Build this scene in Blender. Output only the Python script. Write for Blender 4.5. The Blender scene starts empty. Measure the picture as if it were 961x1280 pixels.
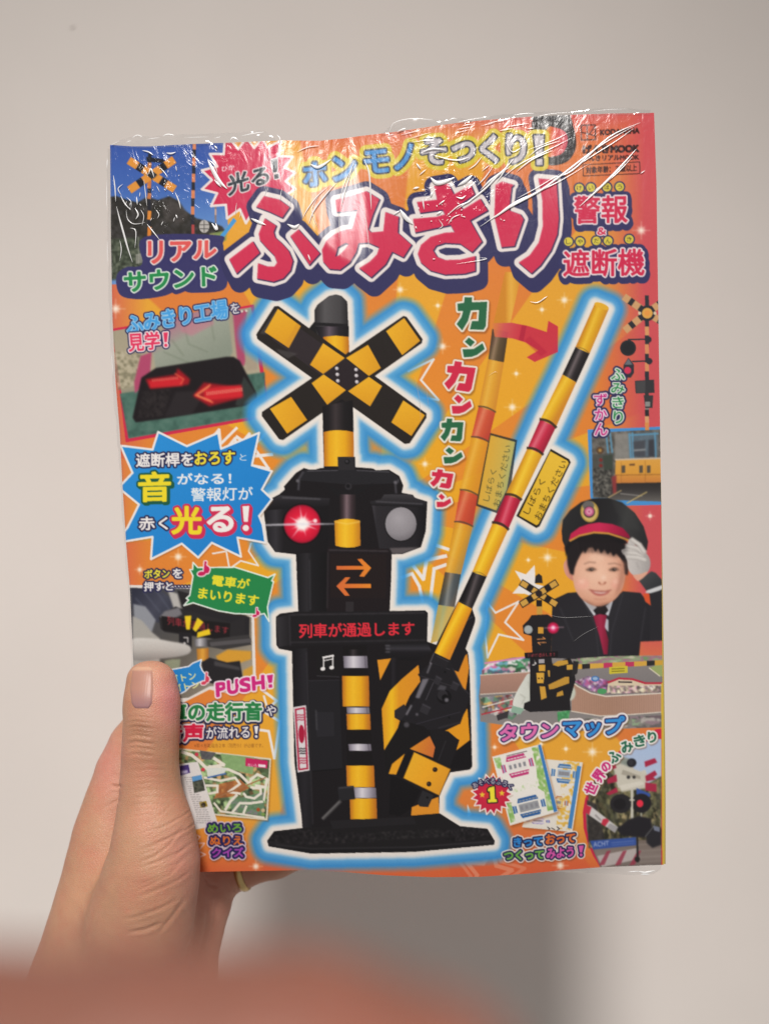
import bpy, math, random
import numpy as np

# ------------------------------------------------------------------ camera, world, lamps, exposure
SC = bpy.context.scene
COL = SC.collection
FPX = 1215.0                      # focal length in photo pixels (photo 961 x 1280)
CX, CY = 480.5, 640.0

cam_data = bpy.data.cameras.new("camera")
cam = bpy.data.objects.new("camera", cam_data)
COL.objects.link(cam)
cam.rotation_euler = (math.radians(90), 0, 0)      # at the origin, looking along +Y
cam_data.sensor_fit = 'VERTICAL'
cam_data.sensor_height = 24.0
cam_data.lens = 24.0 * FPX / 1280.0
cam_data.clip_start = 0.005
cam_data.clip_end = 50.0
cam_data.dof.use_dof = True
cam_data.dof.focus_distance = 0.388
cam_data.dof.aperture_fstop = 3.7
SC.camera = cam

world = bpy.data.worlds.new("World")
SC.world = world
world.use_nodes = True
bg = world.node_tree.nodes["Background"]
bg.inputs[0].default_value = (1.0, 0.95, 0.91, 1)
bg.inputs[1].default_value = 0.305

def look_at(o, target):
    import mathutils
    d = mathutils.Vector(target) - o.location
    o.rotation_euler = d.to_track_quat('-Z', 'Y').to_euler()

key_d = bpy.data.lights.new("ceiling_downlight", 'SPOT')
key_d.energy = 415.0
key_d.color = (1.0, 0.96, 0.922)
key_d.shadow_soft_size = 0.30
key_d.spot_size = math.radians(30)
key_d.spot_blend = 1.0
key = bpy.data.objects.new("ceiling_downlight", key_d)
COL.objects.link(key)
key.location = (-0.16, -1.70, 2.0)
look_at(key, (-0.08, 0.66, -0.37))

SC.view_settings.view_transform = 'Standard'
SC.view_settings.look = 'None'
SC.view_settings.exposure = 0.0
SC.view_settings.gamma = 1.0
SC.render.engine = 'CYCLES'
SC.cycles.use_denoising = True
SC.cycles.max_bounces = 8
SC.cycles.transparent_max_bounces = 16

# ------------------------------------------------------------------ helpers
def s2l(c):
    c = np.asarray(c, dtype=np.float64)
    return np.where(c <= 0.04045, c / 12.92, ((np.maximum(c, 0) + 0.055) / 1.055) ** 2.4)

def hexc(h):
    if not isinstance(h, str):
        return np.array(h, dtype=np.float32)
    h = h.lstrip('#')
    return np.array([int(h[i:i + 2], 16) / 255.0 for i in (0, 2, 4)], dtype=np.float32)

def lin(h):
    return tuple(float(v) for v in s2l(hexc(h))) + (1.0,)

def P(px, py, d):
    """photo pixel + distance in front of the camera (m) -> point in the room"""
    px = np.asarray(px, dtype=np.float64); py = np.asarray(py, dtype=np.float64)
    d = np.asarray(d, dtype=np.float64)
    return np.stack(np.broadcast_arrays((px - CX) / FPX * d, d, (CY - py) / FPX * d), axis=-1)

def new_mat(name):
    m = bpy.data.materials.new(name)
    m.use_nodes = True
    nt = m.node_tree
    return m, nt, nt.nodes["Principled BSDF"], nt.nodes["Material Output"]

def empty(name, loc, label, cat, group=None):
    o = bpy.data.objects.new(name, None)
    COL.objects.link(o)
    o.location = loc
    o.empty_display_size = 0.02
    tag(o, label, cat, group)
    return o

def tag(o, label=None, cat=None, group=None, kind=None):
    if label: o['label'] = label
    if cat: o['category'] = cat
    if group: o['group'] = group
    if kind: o['kind'] = kind
    return o

def add_mesh(name, verts, faces, mat, parent=None, smooth=True, origin=None, uv=None, colors=None, face_sizes=None):
    """verts Nx3 in room coordinates; faces MxK int array (K = 3 or 4)"""
    verts = np.asarray(verts, dtype=np.float32)
    faces = np.asarray(faces, dtype=np.int32)
    org = np.zeros(3)
    if origin is not None:
        org = np.asarray(origin, dtype=np.float64)
    me = bpy.data.meshes.new(name)
    k = faces.shape[1]
    me.vertices.add(len(verts)); me.loops.add(faces.size); me.polygons.add(len(faces))
    me.vertices.foreach_set("co", (verts - org).astype(np.float32).ravel())
    me.loops.foreach_set("vertex_index", faces.ravel())
    me.polygons.foreach_set("loop_start", np.arange(0, faces.size, k, dtype=np.int32))
    me.update(calc_edges=True)
    me.polygons.foreach_set("use_smooth", np.full(len(faces), bool(smooth)))
    if uv is not None:
        l = me.uv_layers.new(name="UVMap")
        l.data.foreach_set("uv", np.asarray(uv, dtype=np.float32)[faces.ravel()].ravel())
    if colors is not None:
        a = me.color_attributes.new("Col", 'FLOAT_COLOR', 'POINT')
        c4 = np.ones((len(verts), 4), dtype=np.float32); c4[:, :3] = colors
        a.data.foreach_set("color", c4.ravel())
    if mat is not None:
        me.materials.append(mat)
    o = bpy.data.objects.new(name, me)
    COL.objects.link(o)
    o.location = org
    if parent is not None:
        o.parent = parent
        ploc = np.array(parent.location)
        q = parent.parent
        while q is not None:
            ploc = ploc + np.array(q.location); q = q.parent
        o.location = org - ploc
    return o

# ------------------------------------------------------------------ print shop: the ink on the cover
# The cover art is laid out flat, as its printer did it (units: photo pixels), as ink colours on a
# fine sheet; a second raster says which printed element owns each spot, so that every element
# becomes a mesh of its own.
AX, AY, AS = 118, 128, 2
AW, AH = (842 - AX) * AS, (1112 - AY) * AS
INK = np.zeros((AH, AW, 3), dtype=np.float32)
OWN = np.zeros((AH, AW), dtype=np.uint8)
PARTS = ['front_cover']
CUR = [0]

def part(name, again=False):
    if again and name in PARTS:
        CUR[0] = PARTS.index(name)
        return
    PARTS.append(name); CUR[0] = len(PARTS) - 1

def base_part():
    CUR[0] = 0

def smooth_poly(pts, n=6):
    """closed Catmull-Rom curve through the points"""
    p = np.asarray(pts, dtype=np.float64); m = len(p); out = []
    for i in range(m):
        a, b, c, d = p[i - 1], p[i], p[(i + 1) % m], p[(i + 2) % m]
        for k in range(n):
            t = k / n
            out.append(0.5 * ((2 * b) + (c - a) * t + (2 * a - 5 * b + 4 * c - d) * t * t + (3 * b - a - 3 * c + d) * t ** 3))
    return np.array(out)

def raster(polys, pad=0.0, ss=2):
    """even-odd mask at ss x canvas resolution -> (x0, y0, mask) with x0, y0 in canvas cells"""
    ps = [np.asarray(p, dtype=np.float64) for p in polys if len(p) > 2]
    allp = np.concatenate(ps)
    x0 = int(max(0, math.floor((allp[:, 0].min() - AX - pad) * AS) - 2)); x1 = int(min(AW, math.ceil((allp[:, 0].max() - AX + pad) * AS) + 2))
    y0 = int(max(0, math.floor((allp[:, 1].min() - AY - pad) * AS) - 2)); y1 = int(min(AH, math.ceil((allp[:, 1].max() - AY + pad) * AS) + 2))
    if x1 <= x0 or y1 <= y0:
        return None
    w, h = (x1 - x0) * ss, (y1 - y0) * ss
    flip = np.zeros((h, w + 1), dtype=np.int32)
    k = AS * ss
    for p in ps:
        q = np.stack([(p[:, 0] - AX) * k - x0 * ss, (p[:, 1] - AY) * k - y0 * ss], 1)
        r = np.roll(q, -1, 0)
        for (ax, ay), (bx, by) in zip(q, r):
            if ay == by: continue
            if ay > by: ax, ay, bx, by = bx, by, ax, ay
            r0 = max(0, int(math.ceil(ay - 0.5))); r1 = min(h - 1, int(math.ceil(by - 0.5)) - 1)
            if r1 < r0: continue
            rows = np.arange(r0, r1 + 1)
            xs = ax + (rows + 0.5 - ay) * (bx - ax) / (by - ay)
            cols = np.clip(np.ceil(xs - 0.5).astype(int), 0, w)
            np.add.at(flip, (rows, cols), 1)
    m = (np.cumsum(flip, 1)[:, :w] & 1).astype(np.float32)
    return x0, y0, m

def down(m, ss=2):
    if ss == 1: return m
    h, w = m.shape
    return m.reshape(h // ss, ss, w // ss, ss).mean((1, 3))

def edt(m, R):
    """distance (cells) from the inside of m, capped at R"""
    R = int(R) + 1
    big = float(R + 1)
    g = np.where(m > 0.5, 0.0, big).astype(np.float32)
    for i in range(1, g.shape[0]):
        np.minimum(g[i], g[i - 1] + 1, out=g[i])
    for i in range(g.shape[0] - 2, -1, -1):
        np.minimum(g[i], g[i + 1] + 1, out=g[i])
    g2 = g * g
    o = g2.copy()
    W_ = g.shape[1]
    for d in range(1, R + 1):
        if d >= W_: break
        o[:, d:] = np.minimum(o[:, d:], g2[:, :-d] + d * d)
        o[:, :-d] = np.minimum(o[:, :-d], g2[:, d:] + d * d)
    return np.sqrt(o)

def box1(m, r, ax):
    n = 2 * r + 1
    pad = [(0, 0), (0, 0)]; pad[ax] = (r + 1, r)
    c = np.cumsum(np.pad(m, pad, mode='edge'), axis=ax, dtype=np.float64)
    if ax == 0: return ((c[n:] - c[:-n]) / n).astype(np.float32)
    return ((c[:, n:] - c[:, :-n]) / n).astype(np.float32)

def blur(m, px):
    r = max(1, int(round(px * AS * 0.55)))
    for _ in range(3):
        m = box1(box1(m, r, 0), r, 1)
    return m

def coords(x0, y0, h, w):
    xs = AX + (x0 + np.arange(w) + 0.5) / AS; ys = AY + (y0 + np.arange(h) + 0.5) / AS
    return np.meshgrid(xs, ys)

def put(x0, y0, a, color, own=True):
    """lay ink of coverage a"""
    h, w = a.shape
    if callable(color):
        X, Y = coords(x0, y0, h, w); c = color(X, Y)
    else:
        c = hexc(color)
    sub = INK[y0:y0 + h, x0:x0 + w]
    sub += (c - sub) * a[..., None]
    if own:
        OWN[y0:y0 + h, x0:x0 + w][a > 0.5] = CUR[0]

def fill(pts, color, a=1.0, soft=0.0, own=True, curve=False, multi=False, holes=None):
    polys = pts if multi else [pts]
    if curve: polys = [smooth_poly(p) for p in polys]
    if holes: polys = list(polys) + list(holes)
    r = raster(polys, pad=soft * 2 + 1)
    if r is None: return
    x0, y0, m = r
    m = down(m)
    if soft > 0: m = blur(m, soft)
    put(x0, y0, m * a, color, own)

def grow(polys, color, r, soft=0.0, dx=0, dy=0, a=1.0, own=True, steps=1, x0dx=0, x0dy=0):
    """polys widened by r px (an outline), optionally swept from (x0dx, x0dy) to (dx, dy) for a block shadow"""
    q = raster(polys, pad=r + abs(dx) + abs(dy) + soft * 2 + 1)
    if q is None: return
    x0, y0, m = q
    d = edt(m, r * AS * 2 + 2)
    al = np.clip(r * AS * 2 - d + 0.5, 0, 1)
    if dx or dy:
        tot = al.copy() if steps > 1 else np.zeros_like(al)
        for s in range(1, steps + 1):
            t = s / steps
            sx, sy = int(round(dx * t * AS * 2)), int(round(dy * t * AS * 2))
            tot = np.maximum(tot, np.roll(np.roll(al, sx, 1), sy, 0))
        al = tot
    al = down(al)
    if soft > 0: al = blur(al, soft)
    put(x0, y0, al * a, color, own)

def line(pts, w, color, a=1.0, closed=False, soft=0.0, own=True):
    polys = stroke_polys(pts, w, closed)
    # union of the segment quads: rasterise each and keep the maximum
    rs = [raster([p], pad=soft * 2 + 1) for p in polys]
    rs = [r for r in rs if r is not None]
    if not rs: return
    x0 = min(r[0] for r in rs); y0 = min(r[1] for r in rs)
    x1 = max(r[0] + r[2].shape[1] // 2 for r in rs); y1 = max(r[1] + r[2].shape[0] // 2 for r in rs)
    tot = np.zeros((y1 - y0, x1 - x0), dtype=np.float32)
    for rx, ry, m in rs:
        m = down(m); h, wd = m.shape
        v = tot[ry - y0:ry - y0 + h, rx - x0:rx - x0 + wd]
        np.maximum(v, m, out=v)
    if soft > 0: tot = blur(tot, soft)
    put(x0, y0, tot * a, color, own)

def stroke_polys(pts, w, closed=False):
    p = [np.array(q, dtype=float) for q in pts]
    if closed: p = p + [p[0]]
    out = []
    for a, b in zip(p[:-1], p[1:]):
        d = b - a; L = np.hypot(*d)
        if L < 1e-6: continue
        d /= L; n = np.array([-d[1], d[0]]) * w / 2
        e = d * w * 0.35
        out.append([a - e + n, b + e + n, b + e - n, a - e - n])
    return out

def ellipse(cx, cy, rx, ry=None, rot=0, n=28):
    ry = rx if ry is None else ry
    t = np.linspace(0, 2 * math.pi, n, endpoint=False)
    x, y = rx * np.cos(t), ry * np.sin(t)
    c, s = math.cos(rot), math.sin(rot)
    return np.stack([cx + x * c - y * s, cy + x * s + y * c], 1)

def disc(cx, cy, rx, color, ry=None, rot=0, **k):
    fill(ellipse(cx, cy, rx, ry, rot), color, **k)

def star_pts(cx, cy, R, r, n=5, rot=-math.pi / 2):
    out = []
    for i in range(2 * n):
        q = R if i % 2 == 0 else r
        t = rot + i * math.pi / n
        out.append((cx + q * math.cos(t), cy + q * math.sin(t)))
    return out

def grad(p0, p1, *stops):
    """linear gradient along p0 -> p1, stops = (t, colour)"""
    p0 = np.array(p0, float); d = np.array(p1, float) - p0; L2 = (d * d).sum()
    ts = [s[0] for s in stops]; cs = np.array([hexc(s[1]) for s in stops])
    def f(X, Y):
        t = ((X - p0[0]) * d[0] + (Y - p0[1]) * d[1]) / L2
        return np.stack([np.interp(t, ts, cs[:, i]) for i in range(3)], -1).astype(np.float32)
    return f

def radial(c, R, *stops):
    ts = [s[0] for s in stops]; cs = np.array([hexc(s[1]) for s in stops])
    def f(X, Y):
        t = np.hypot(X - c[0], Y - c[1]) / R
        return np.stack([np.interp(t, ts, cs[:, i]) for i in range(3)], -1).astype(np.float32)
    return f

def vnoise(shape, cell, seed):
    """smooth value noise 0..1 on an array, cell size in cells"""
    rg = np.random.RandomState(seed)
    gh, gw = int(shape[0] / cell) + 3, int(shape[1] / cell) + 3
    g = rg.rand(gh, gw).astype(np.float32)
    y = np.arange(shape[0]) / cell; x = np.arange(shape[1]) / cell
    yi = y.astype(int); xi = x.astype(int)
    fy = (y - yi)[:, None]; fx = (x - xi)[None, :]
    fy = fy * fy * (3 - 2 * fy); fx = fx * fx * (3 - 2 * fx)
    a = g[yi][:, xi]; b = g[yi][:, xi + 1]; c = g[yi + 1][:, xi]; d = g[yi + 1][:, xi + 1]
    return (a * (1 - fx) + b * fx) * (1 - fy) + (c * (1 - fx) + d * fx) * fy

def mottle(pts, colors, cell=3.0, seed=1, a=1.0, soft=0.0, own=True, stretch=(1, 1), contrast=1.6):
    """a photograph's busy texture inside a polygon: noise run through a list of colours"""
    r = raster([pts], pad=soft * 2 + 1)
    if r is None: return
    x0, y0, m = r
    m = down(m)
    if soft > 0: m = blur(m, soft)
    h, w = m.shape
    def layer(c, s):
        return vnoise((int(h / stretch[1]) + 4, int(w / stretch[0]) + 4), c, s)
    n = 0.6 * layer(cell * AS, seed) + 0.4 * layer(max(1.2, cell * AS * 0.45), seed + 7)
    yi = np.minimum((np.arange(h) / stretch[1]).astype(int), n.shape[0] - 1); xi = np.minimum((np.arange(w) / stretch[0]).astype(int), n.shape[1] - 1)
    n = n[yi][:, xi]
    n = blur(n, 0.5)
    n = np.clip((n - 0.5) * contrast + 0.5, 0, 1)
    if len(colors) < 5:
        cs = np.array([hexc(c) for c in sorted(colors, key=lambda q: hexc(q).sum())]); ts = np.linspace(0, 1, len(colors))
        c = np.stack([np.interp(n, ts, cs[:, i]) for i in range(3)], -1).astype(np.float32)
    else:                                    # a jumble of small things: ragged patches, one colour each
        rg = np.random.RandomState(seed); k = cell * AS
        cs = np.array([hexc(q) for q in colors])
        cs = np.concatenate([cs, cs * 0.62, np.clip(cs * 1.25, 0, 1)])
        yy, xx = np.meshgrid(np.arange(h) / stretch[1], np.arange(w) / stretch[0], indexing='ij')
        wx = vnoise((h, w), k * 0.7, seed + 1) * k * 1.3; wy = vnoise((h, w), k * 0.7, seed + 2) * k * 1.3
        gi = rg.randint(0, len(cs), (int(h / stretch[1] / k) + 5, int(w / stretch[0] / k) + 5))
        c = cs[gi[((yy + wy) / k).astype(int), ((xx + wx) / k).astype(int)]].astype(np.float32)
        c = np.stack([blur(c[..., i], 0.5) for i in range(3)], -1)
    sub = INK[y0:y0 + h, x0:x0 + w]
    sub += (c - sub) * (m * a)[..., None]
    if own: OWN[y0:y0 + h, x0:x0 + w][m > 0.5] = CUR[0]

def soften(pts, px, feather=3):
    """a photograph is reproduced softer than line art"""
    r = raster([pts], pad=feather * 2)
    x0, y0, m = r; m = blur(down(m), feather)[..., None]; h, w = m.shape[:2]
    sub = INK[y0:y0 + h, x0:x0 + w]
    s = np.stack([box1(box1(sub[..., i], px, 0), px, 1) for i in range(3)], -1)
    s = np.stack([box1(box1(s[..., i], px, 0), px, 1) for i in range(3)], -1)
    sub += (s - sub) * m

# ---- lettering
_GL = {}
def glyphs(body):
    """outline loops of a line of type (y down, ink box 0..1)"""
    if body in _GL: return _GL[body]
    c = bpy.data.curves.new('type', 'FONT'); c.body = body; c.resolution_u = 5
    o = bpy.data.objects.new('type', c); COL.objects.link(o)
    bpy.context.view_layer.update()
    dg = bpy.context.evaluated_depsgraph_get()
    ev = o.evaluated_get(dg)
    me = ev.to_mesh()
    n = len(me.vertices); co = np.zeros(n * 3, dtype=np.float32); me.vertices.foreach_get('co', co); co = co.reshape(-1, 3)[:, :2].astype(np.float64)
    cnt = {}
    for p in me.polygons:
        v = list(p.vertices)
        for a, b in zip(v, v[1:] + v[:1]):
            cnt[(a, b)] = cnt.get((a, b), 0) + 1
    edges = {}
    for (a, b) in cnt:
        if (b, a) not in cnt: edges.setdefault(a, []).append(b)
    loops = []
    while edges:
        s = next(iter(edges)); cur = s; lp = []
        while cur in edges:
            lp.append(cur); nx = edges[cur].pop()
            if not edges[cur]: del edges[cur]
            cur = nx
            if cur == s: break
        if len(lp) > 2: loops.append(co[lp])
    ev.to_mesh_clear()
    bpy.data.objects.remove(o); bpy.data.curves.remove(c)
    al = np.concatenate(loops)
    lo, hi = al.min(0), al.max(0)
    loops = [np.stack([(l[:, 0] - lo[0]) / (hi[0] - lo[0]), 1 - (l[:, 1] - lo[1]) / (hi[1] - lo[1])], 1) for l in loops]
    _GL[body] = loops
    return loops

def quad(x0, y0, x1, y1, rise=0.0, lean=0.0):
    """upright box whose right end is lifted by rise px and whose top leans right by lean px"""
    return [(x0 + lean, y0 + 0), (x1 + lean, y0 - rise), (x1, y1 - rise), (x0, y1)]

def tdir(ox, oy, ang, L, h):
    """box for a line of type that starts at the baseline point (ox, oy) and runs at ang degrees (up = positive)"""
    t = math.radians(ang); u = np.array([math.cos(t), -math.sin(t)]); n = np.array([-math.sin(t), -math.cos(t)])
    o = np.array([ox, oy], float)
    return [tuple(o + n * h), tuple(o + u * L + n * h), tuple(o + u * L), tuple(o)]

def text(body, q, color, bold=0.0, strokes=(), own=True, a=1.0):
    """q = corners TL, TR, BR, BL of the ink box; strokes = (r, colour[, dx, dy, soft]) from the outermost in"""
    tl, tr, br, bl = [np.array(p, float) for p in q]
    polys = []
    for l in glyphs(body):
        u, v = l[:, :1], l[:, 1:]
        polys.append(tl * (1 - u) * (1 - v) + tr * u * (1 - v) + br * u * v + bl * (1 - u) * v)
    ink(polys, color, bold, strokes, own, a)
    return polys

def ink(polys, color, bold=0.0, strokes=(), own=True, a=1.0):
    for s in strokes:
        r, c = s[0], s[1]
        dx, dy = (s[2], s[3]) if len(s) > 3 else (0, 0)
        soft = s[4] if len(s) > 4 else 0
        al = s[5] if len(s) > 5 else 1.0
        grow(polys, c, r + bold, soft=soft, dx=dx, dy=dy, steps=max(1, int(max(abs(dx), abs(dy)))), own=own and soft == 0, a=al)
    if bold > 0:
        grow(polys, color, bold, own=own, a=a)
    else:
        r = raster(polys, pad=1)
        if r is not None: put(r[0], r[1], down(r[2]) * a, color, own)

def sparkle(x, y, R, a=0.9, col='#fff4e2'):
    disc(x, y, R * 0.30, col, a=a * 0.75, soft=R * 0.16, own=False)
    for t, k in ((0, 1.0), (math.pi / 2, 1.0), (math.pi / 4, 0.55), (-math.pi / 4, 0.55)):
        c, s = math.cos(t) * R * k, math.sin(t) * R * k
        n = np.array([-math.sin(t), math.cos(t)]) * max(0.5, R * 0.035)
        fill([(x - c, y - s), (x + n[0], y + n[1]), (x + c, y + s), (x - n[0], y - n[1])], col, a=a, soft=0.35, own=False)

# ------------------------------------------------------------------ the cover art
WHITE = '#ece6e2'; NAVY = '#35345f'; DARK = '#201d24'; YEL = '#e6b42a'; ORN = '#e0792f'
RED = '#cf3355'; BLUE = '#2a86d0'; GRN = '#2f7a48'; MAG = '#c8307e'

# -- orange sunburst ground
def ground(X, Y):
    c0 = (470.0, 640.0)
    dx, dy = X - c0[0], Y - c0[1]
    ang = np.arctan2(dy, dx); rad = np.hypot(dx, dy)
    k = np.sin(ang * 11 + 0.9) + 0.45 * np.sin(ang * 5 + 2.0)
    ray = np.clip(k * 14 + 0.5, 0, 1)[..., None]
    t = np.clip((rad - 130) / 330, 0, 1)[..., None]
    yel = hexc('#eaa828') * (1 - t) + hexc('#e3a33e') * t
    org = hexc('#e58e30') * (1 - t) + hexc('#da7a40') * t
    c = yel * (1 - ray) + org * ray
    edge = np.clip((X - 745) / 60, 0, 1) * np.clip((900 - Y) / 120, 0, 1)
    edge = np.maximum(edge, np.clip((185 - X) / 45, 0, 1) * 0.7)
    edge = np.maximum(edge, np.clip((185 - Y) / 40, 0, 1) * 0.8)[..., None]
    c = c * (1 - edge) + hexc('#cf545a') * edge
    low = (np.clip((Y - 1020) / 70, 0, 1) * 0.85)[..., None]
    c = c * (1 - low) + hexc('#d95d3c') * low
    return c.astype(np.float32)
put(0, 0, np.ones((AH, AW), dtype=np.float32), ground)

# -- white star outlines scattered over the sunburst
def star_line(cx, cy, R, r, w, rot=-math.pi / 2, a=0.95, col=WHITE):
    line(star_pts(cx, cy, R, r, 5, rot), w, col, a=a, closed=True)
part('star_print')
line([(510, 464), (542, 449), (526, 475), (548, 500), (508, 494)], 2.6, WHITE)
part('star_print')
line([(502, 722), (515, 717), (524, 733), (528, 752)], 4, WHITE)
line([(517, 708), (529, 724), (533, 700), (557, 695)], 4.5, WHITE)
line([(546, 682), (561, 687)], 4, WHITE)
line([(538, 748), (542.5, 711), (557, 706)], 4.2, WHITE)
part('star_print')
line([(609, 753), (619, 766), (648, 752), (631, 778), (654, 800), (623, 793), (609, 822), (606, 790)], 2.4, WHITE, closed=True)
part('star_print')
fill([(668, 706), (669, 730), (690, 735), (672, 748), (655, 742), (640, 742), (652, 728), (643, 713), (657, 718)], WHITE)
part('star_print')
for k, (y, x) in enumerate(((541, 262), (552, 282), (546, 300))):
    line([(x - 10, y + 22), (x + 12, y - 4), (x + 14, y + 14), (x + 34, y - 6)], 3.4, WHITE)
line([(296, 546), (310, 556), (300, 572), (340, 568)], 4, WHITE)
line([(318, 560), (336, 586), (316, 582)], 3.5, WHITE)
part('star_print')
line([(266, 692), (283, 689), (287, 711), (301, 701), (323, 707), (311, 689), (314, 679)], 2.0, WHITE)
part('star_print')
line([(327, 862), (346, 876), (331, 890), (350, 902), (343, 948), (336, 914), (322, 912)], 3.2, WHITE)
line([(330, 870), (334, 884), (322, 898)], 2.6, WHITE)
part('star_print')
line([(240, 1040), (250, 1046), (244, 1054), (256, 1054), (248, 1064), (257, 1068), (240, 1076)], 1.6, '#efc0b0')
part('star_print')
star_line(610, 1092, 30, 14, 5, rot=-1.4, a=0.45, col='#f0b59a')
star_line(610, 1092, 46, 22, 4, rot=-1.4, a=0.35, col='#f0b59a')
part('star_print')
fill([(584, 1005), (589, 1018), (584, 1022)], WHITE)
base_part()
for x, y, R in ((145, 386, 16), (553, 433, 13), (531, 580, 11), (640, 509, 14), (705, 375, 13), (801, 288, 15), (500, 362, 12), (684, 697, 15),
                (740, 940, 16), (223, 696, 14), (700, 1082, 14), (320, 1083, 12), (660, 700, 6), (547, 382, 8), (677, 387, 8), (645, 467, 8),
                (812, 645, 8), (618, 934, 7), (707, 936, 8), (175, 712, 9), (676, 930, 7)):
    sparkle(x, y, R, a=0.85)

# factory visit, workshop photo with LED direction board
part('factory_photo_print')
FQ = [(140, 411), (317.5, 380.5), (338, 521), (157.5, 553)]
fill(FQ, '#cf2d4c')
FI = [(140, 414), (314, 384), (332.5, 518), (161, 548)]
fill(FI, grad((150, 400), (160, 550), (0, '#a39a84'), (0.5, '#b0a68e'), (0.62, '#8e8a78'), (1, '#8e8a78')))
mottle([(141, 440), (176, 436), (180, 480), (148, 488)], ['#8a846c', '#b3aa90', '#6f6b58', '#c2b9a2'], cell=4, seed=21, a=0.8, soft=1)
mottle([(150, 492), (331, 465), (333, 518), (161, 548)], ['#3f5f55', '#4b6f63', '#58796d'], cell=8, seed=22, a=1, soft=0.6)
fill([(190, 430), (214, 400), (250, 388), (284, 384), (291, 440), (285, 452), (196, 468)], grad((200, 390), (240, 460), (0, '#b06a80'), (0.35, '#a8848c'), (0.55, '#9aa092'), (1, '#8a9284')), soft=1.2)
for p in ([(205, 440), (240, 455), (270, 450)], [(230, 405), (236, 430), (260, 440)], [(262, 392), (268, 425)], [(215, 425), (230, 445)]):
    line(p, 2.0, '#77806f', a=0.5, soft=1.2)
fill([(228, 400), (262, 392), (268, 405), (240, 420), (226, 414)], '#c27a8c', a=0.6, soft=2)
fill([(176, 445), (190, 440), (188, 466), (180, 480), (169, 492), (168, 478)], '#b04a6c', soft=1.0)
fill([(291, 388), (309, 388), (306, 420), (309, 446), (305, 458), (297, 452), (294, 425)], '#ad4c6c', soft=1.0)
fill([(305, 432), (320, 428), (322, 462), (308, 464)], '#a89a86', soft=0.8)
fill([(177, 472), (195, 460), (283, 446), (292, 446), (300, 451), (321, 492), (321, 498), (308, 507), (200, 524), (170, 528), (166, 522)], '#1d181b', soft=0.5)
mottle([(178, 490), (215, 486), (205, 520), (172, 524)], ['#1a1618', '#2c2728', '#3a3434'], cell=3, seed=30, a=0.7, soft=1.5)
fill([(220, 490), (258, 488), (240, 518), (206, 521)], '#3a3537', a=0.45, soft=1.5); fill([(305, 470), (320, 492), (318, 500), (300, 508), (294, 506)], '#3a4440', a=0.7, soft=1)
fill([(182, 474), (220, 468), (222, 460), (238, 474), (236, 481), (188, 486)], '#9c1420', soft=1.8)
fill([(241, 495), (255, 478), (300, 484), (303, 497), (262, 508)], '#981420', soft=2.2)
fill([(255, 486), (302, 481), (304, 496), (256, 501)], '#d0242e', soft=1.4)
fill([(186, 476), (228, 471), (229, 482), (188, 485)], '#cc232d', soft=1.4)
for x in np.arange(191, 222, 2.2): line([(x, 474 - (x - 191) * 0.1), (x + 0.3, 477 - (x - 191) * 0.1)], 0.8, '#e98a70')
line([(219, 467), (230, 474), (226, 480)], 1.4, '#e86a48', soft=0.4)
for x in np.arange(259, 303, 2.4): line([(x, 490 - (x - 259) * 0.12), (x + 0.3, 494 - (x - 259) * 0.12)], 0.9, '#f0b08e')
line([(263, 481), (244.5, 494), (266, 503)], 2.2, '#ea6a48', soft=0.4); line([(262, 483), (247, 494), (264, 501)], 0.8, '#f2b478', soft=0.3)

soften([(146, 420), (314, 388), (331, 516), (162, 546)], 1)

# -- outline of the toy signal with its barrier, and the glow printed round it
ARM_A = [(343, 383), (348, 382.5), (533, 517), (533, 522), (512, 554), (506, 555), (322, 424), (320.5, 418)]
ARM_B = [(504, 395), (508, 396), (528, 424), (527, 429), (354, 550), (349, 549), (327.5, 520), (327.5, 515)]
CAPP = [(385, 412), (393, 402), (393, 388), (396.6, 381), (411, 370), (420, 368), (427, 370), (434, 377), (435.5, 408), (436.5, 445), (400, 445)]
POLE = [(402, 470), (440, 470), (442.5, 590), (405, 590)]
HEAD = [(325.6, 630), (349, 618), (356, 612), (355, 608), (370, 591), (380, 585), (390, 588), (401, 585), (422, 584), (422, 571), (444, 571), (444, 584), (466, 585.5), (470, 588), (486, 587),
        (499, 595), (504, 607), (502, 616), (516, 618.5), (518, 622), (534, 627), (532, 664), (526, 684), (503, 692.5), (489.5, 692.7), (489, 720), (487, 764), (531, 763), (534.5, 766), (533.7, 802),
        (545, 806), (572, 752), (590, 761), (594, 773), (593, 779), (581.6, 811), (585, 818), (586.6, 835), (590, 958), (587, 962), (562.6, 965.6), (549, 994), (549, 1017),
        (574.6, 1032.6), (609, 1036), (618, 1051.5), (617.5, 1056), (516, 1065), (389, 1067), (336, 1058), (334, 1051), (342.6, 1039), (378, 1035), (377, 1020), (368, 952), (366.7, 883), (365, 814), (349, 811),
        (345.5, 806), (345, 771), (350, 767), (373, 764), (370, 693), (344, 690), (334.7, 677), (329.5, 638)]
BL_ = [(743, 379), (718.7, 434), (702.6, 468), (675, 524), (659, 560), (631.6, 618), (615.5, 653), (590, 715), (572.5, 752), (543, 816)]
BR_ = [(760.6, 386), (736.5, 442), (720, 478), (694.5, 534), (678, 568), (651, 624.5), (635, 661.6), (608, 721), (590, 761), (562, 825)]
BARR = BL_ + BR_[::-1]
SIGN = [(688, 561), (711, 574), (713, 578), (674, 658), (670, 660), (645, 645)]
sil = [ARM_A, ARM_B, CAPP, POLE, HEAD, BARR, SIGN]
part('blue_glow_print')
tot = np.zeros((AH, AW), dtype=np.float32)
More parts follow.
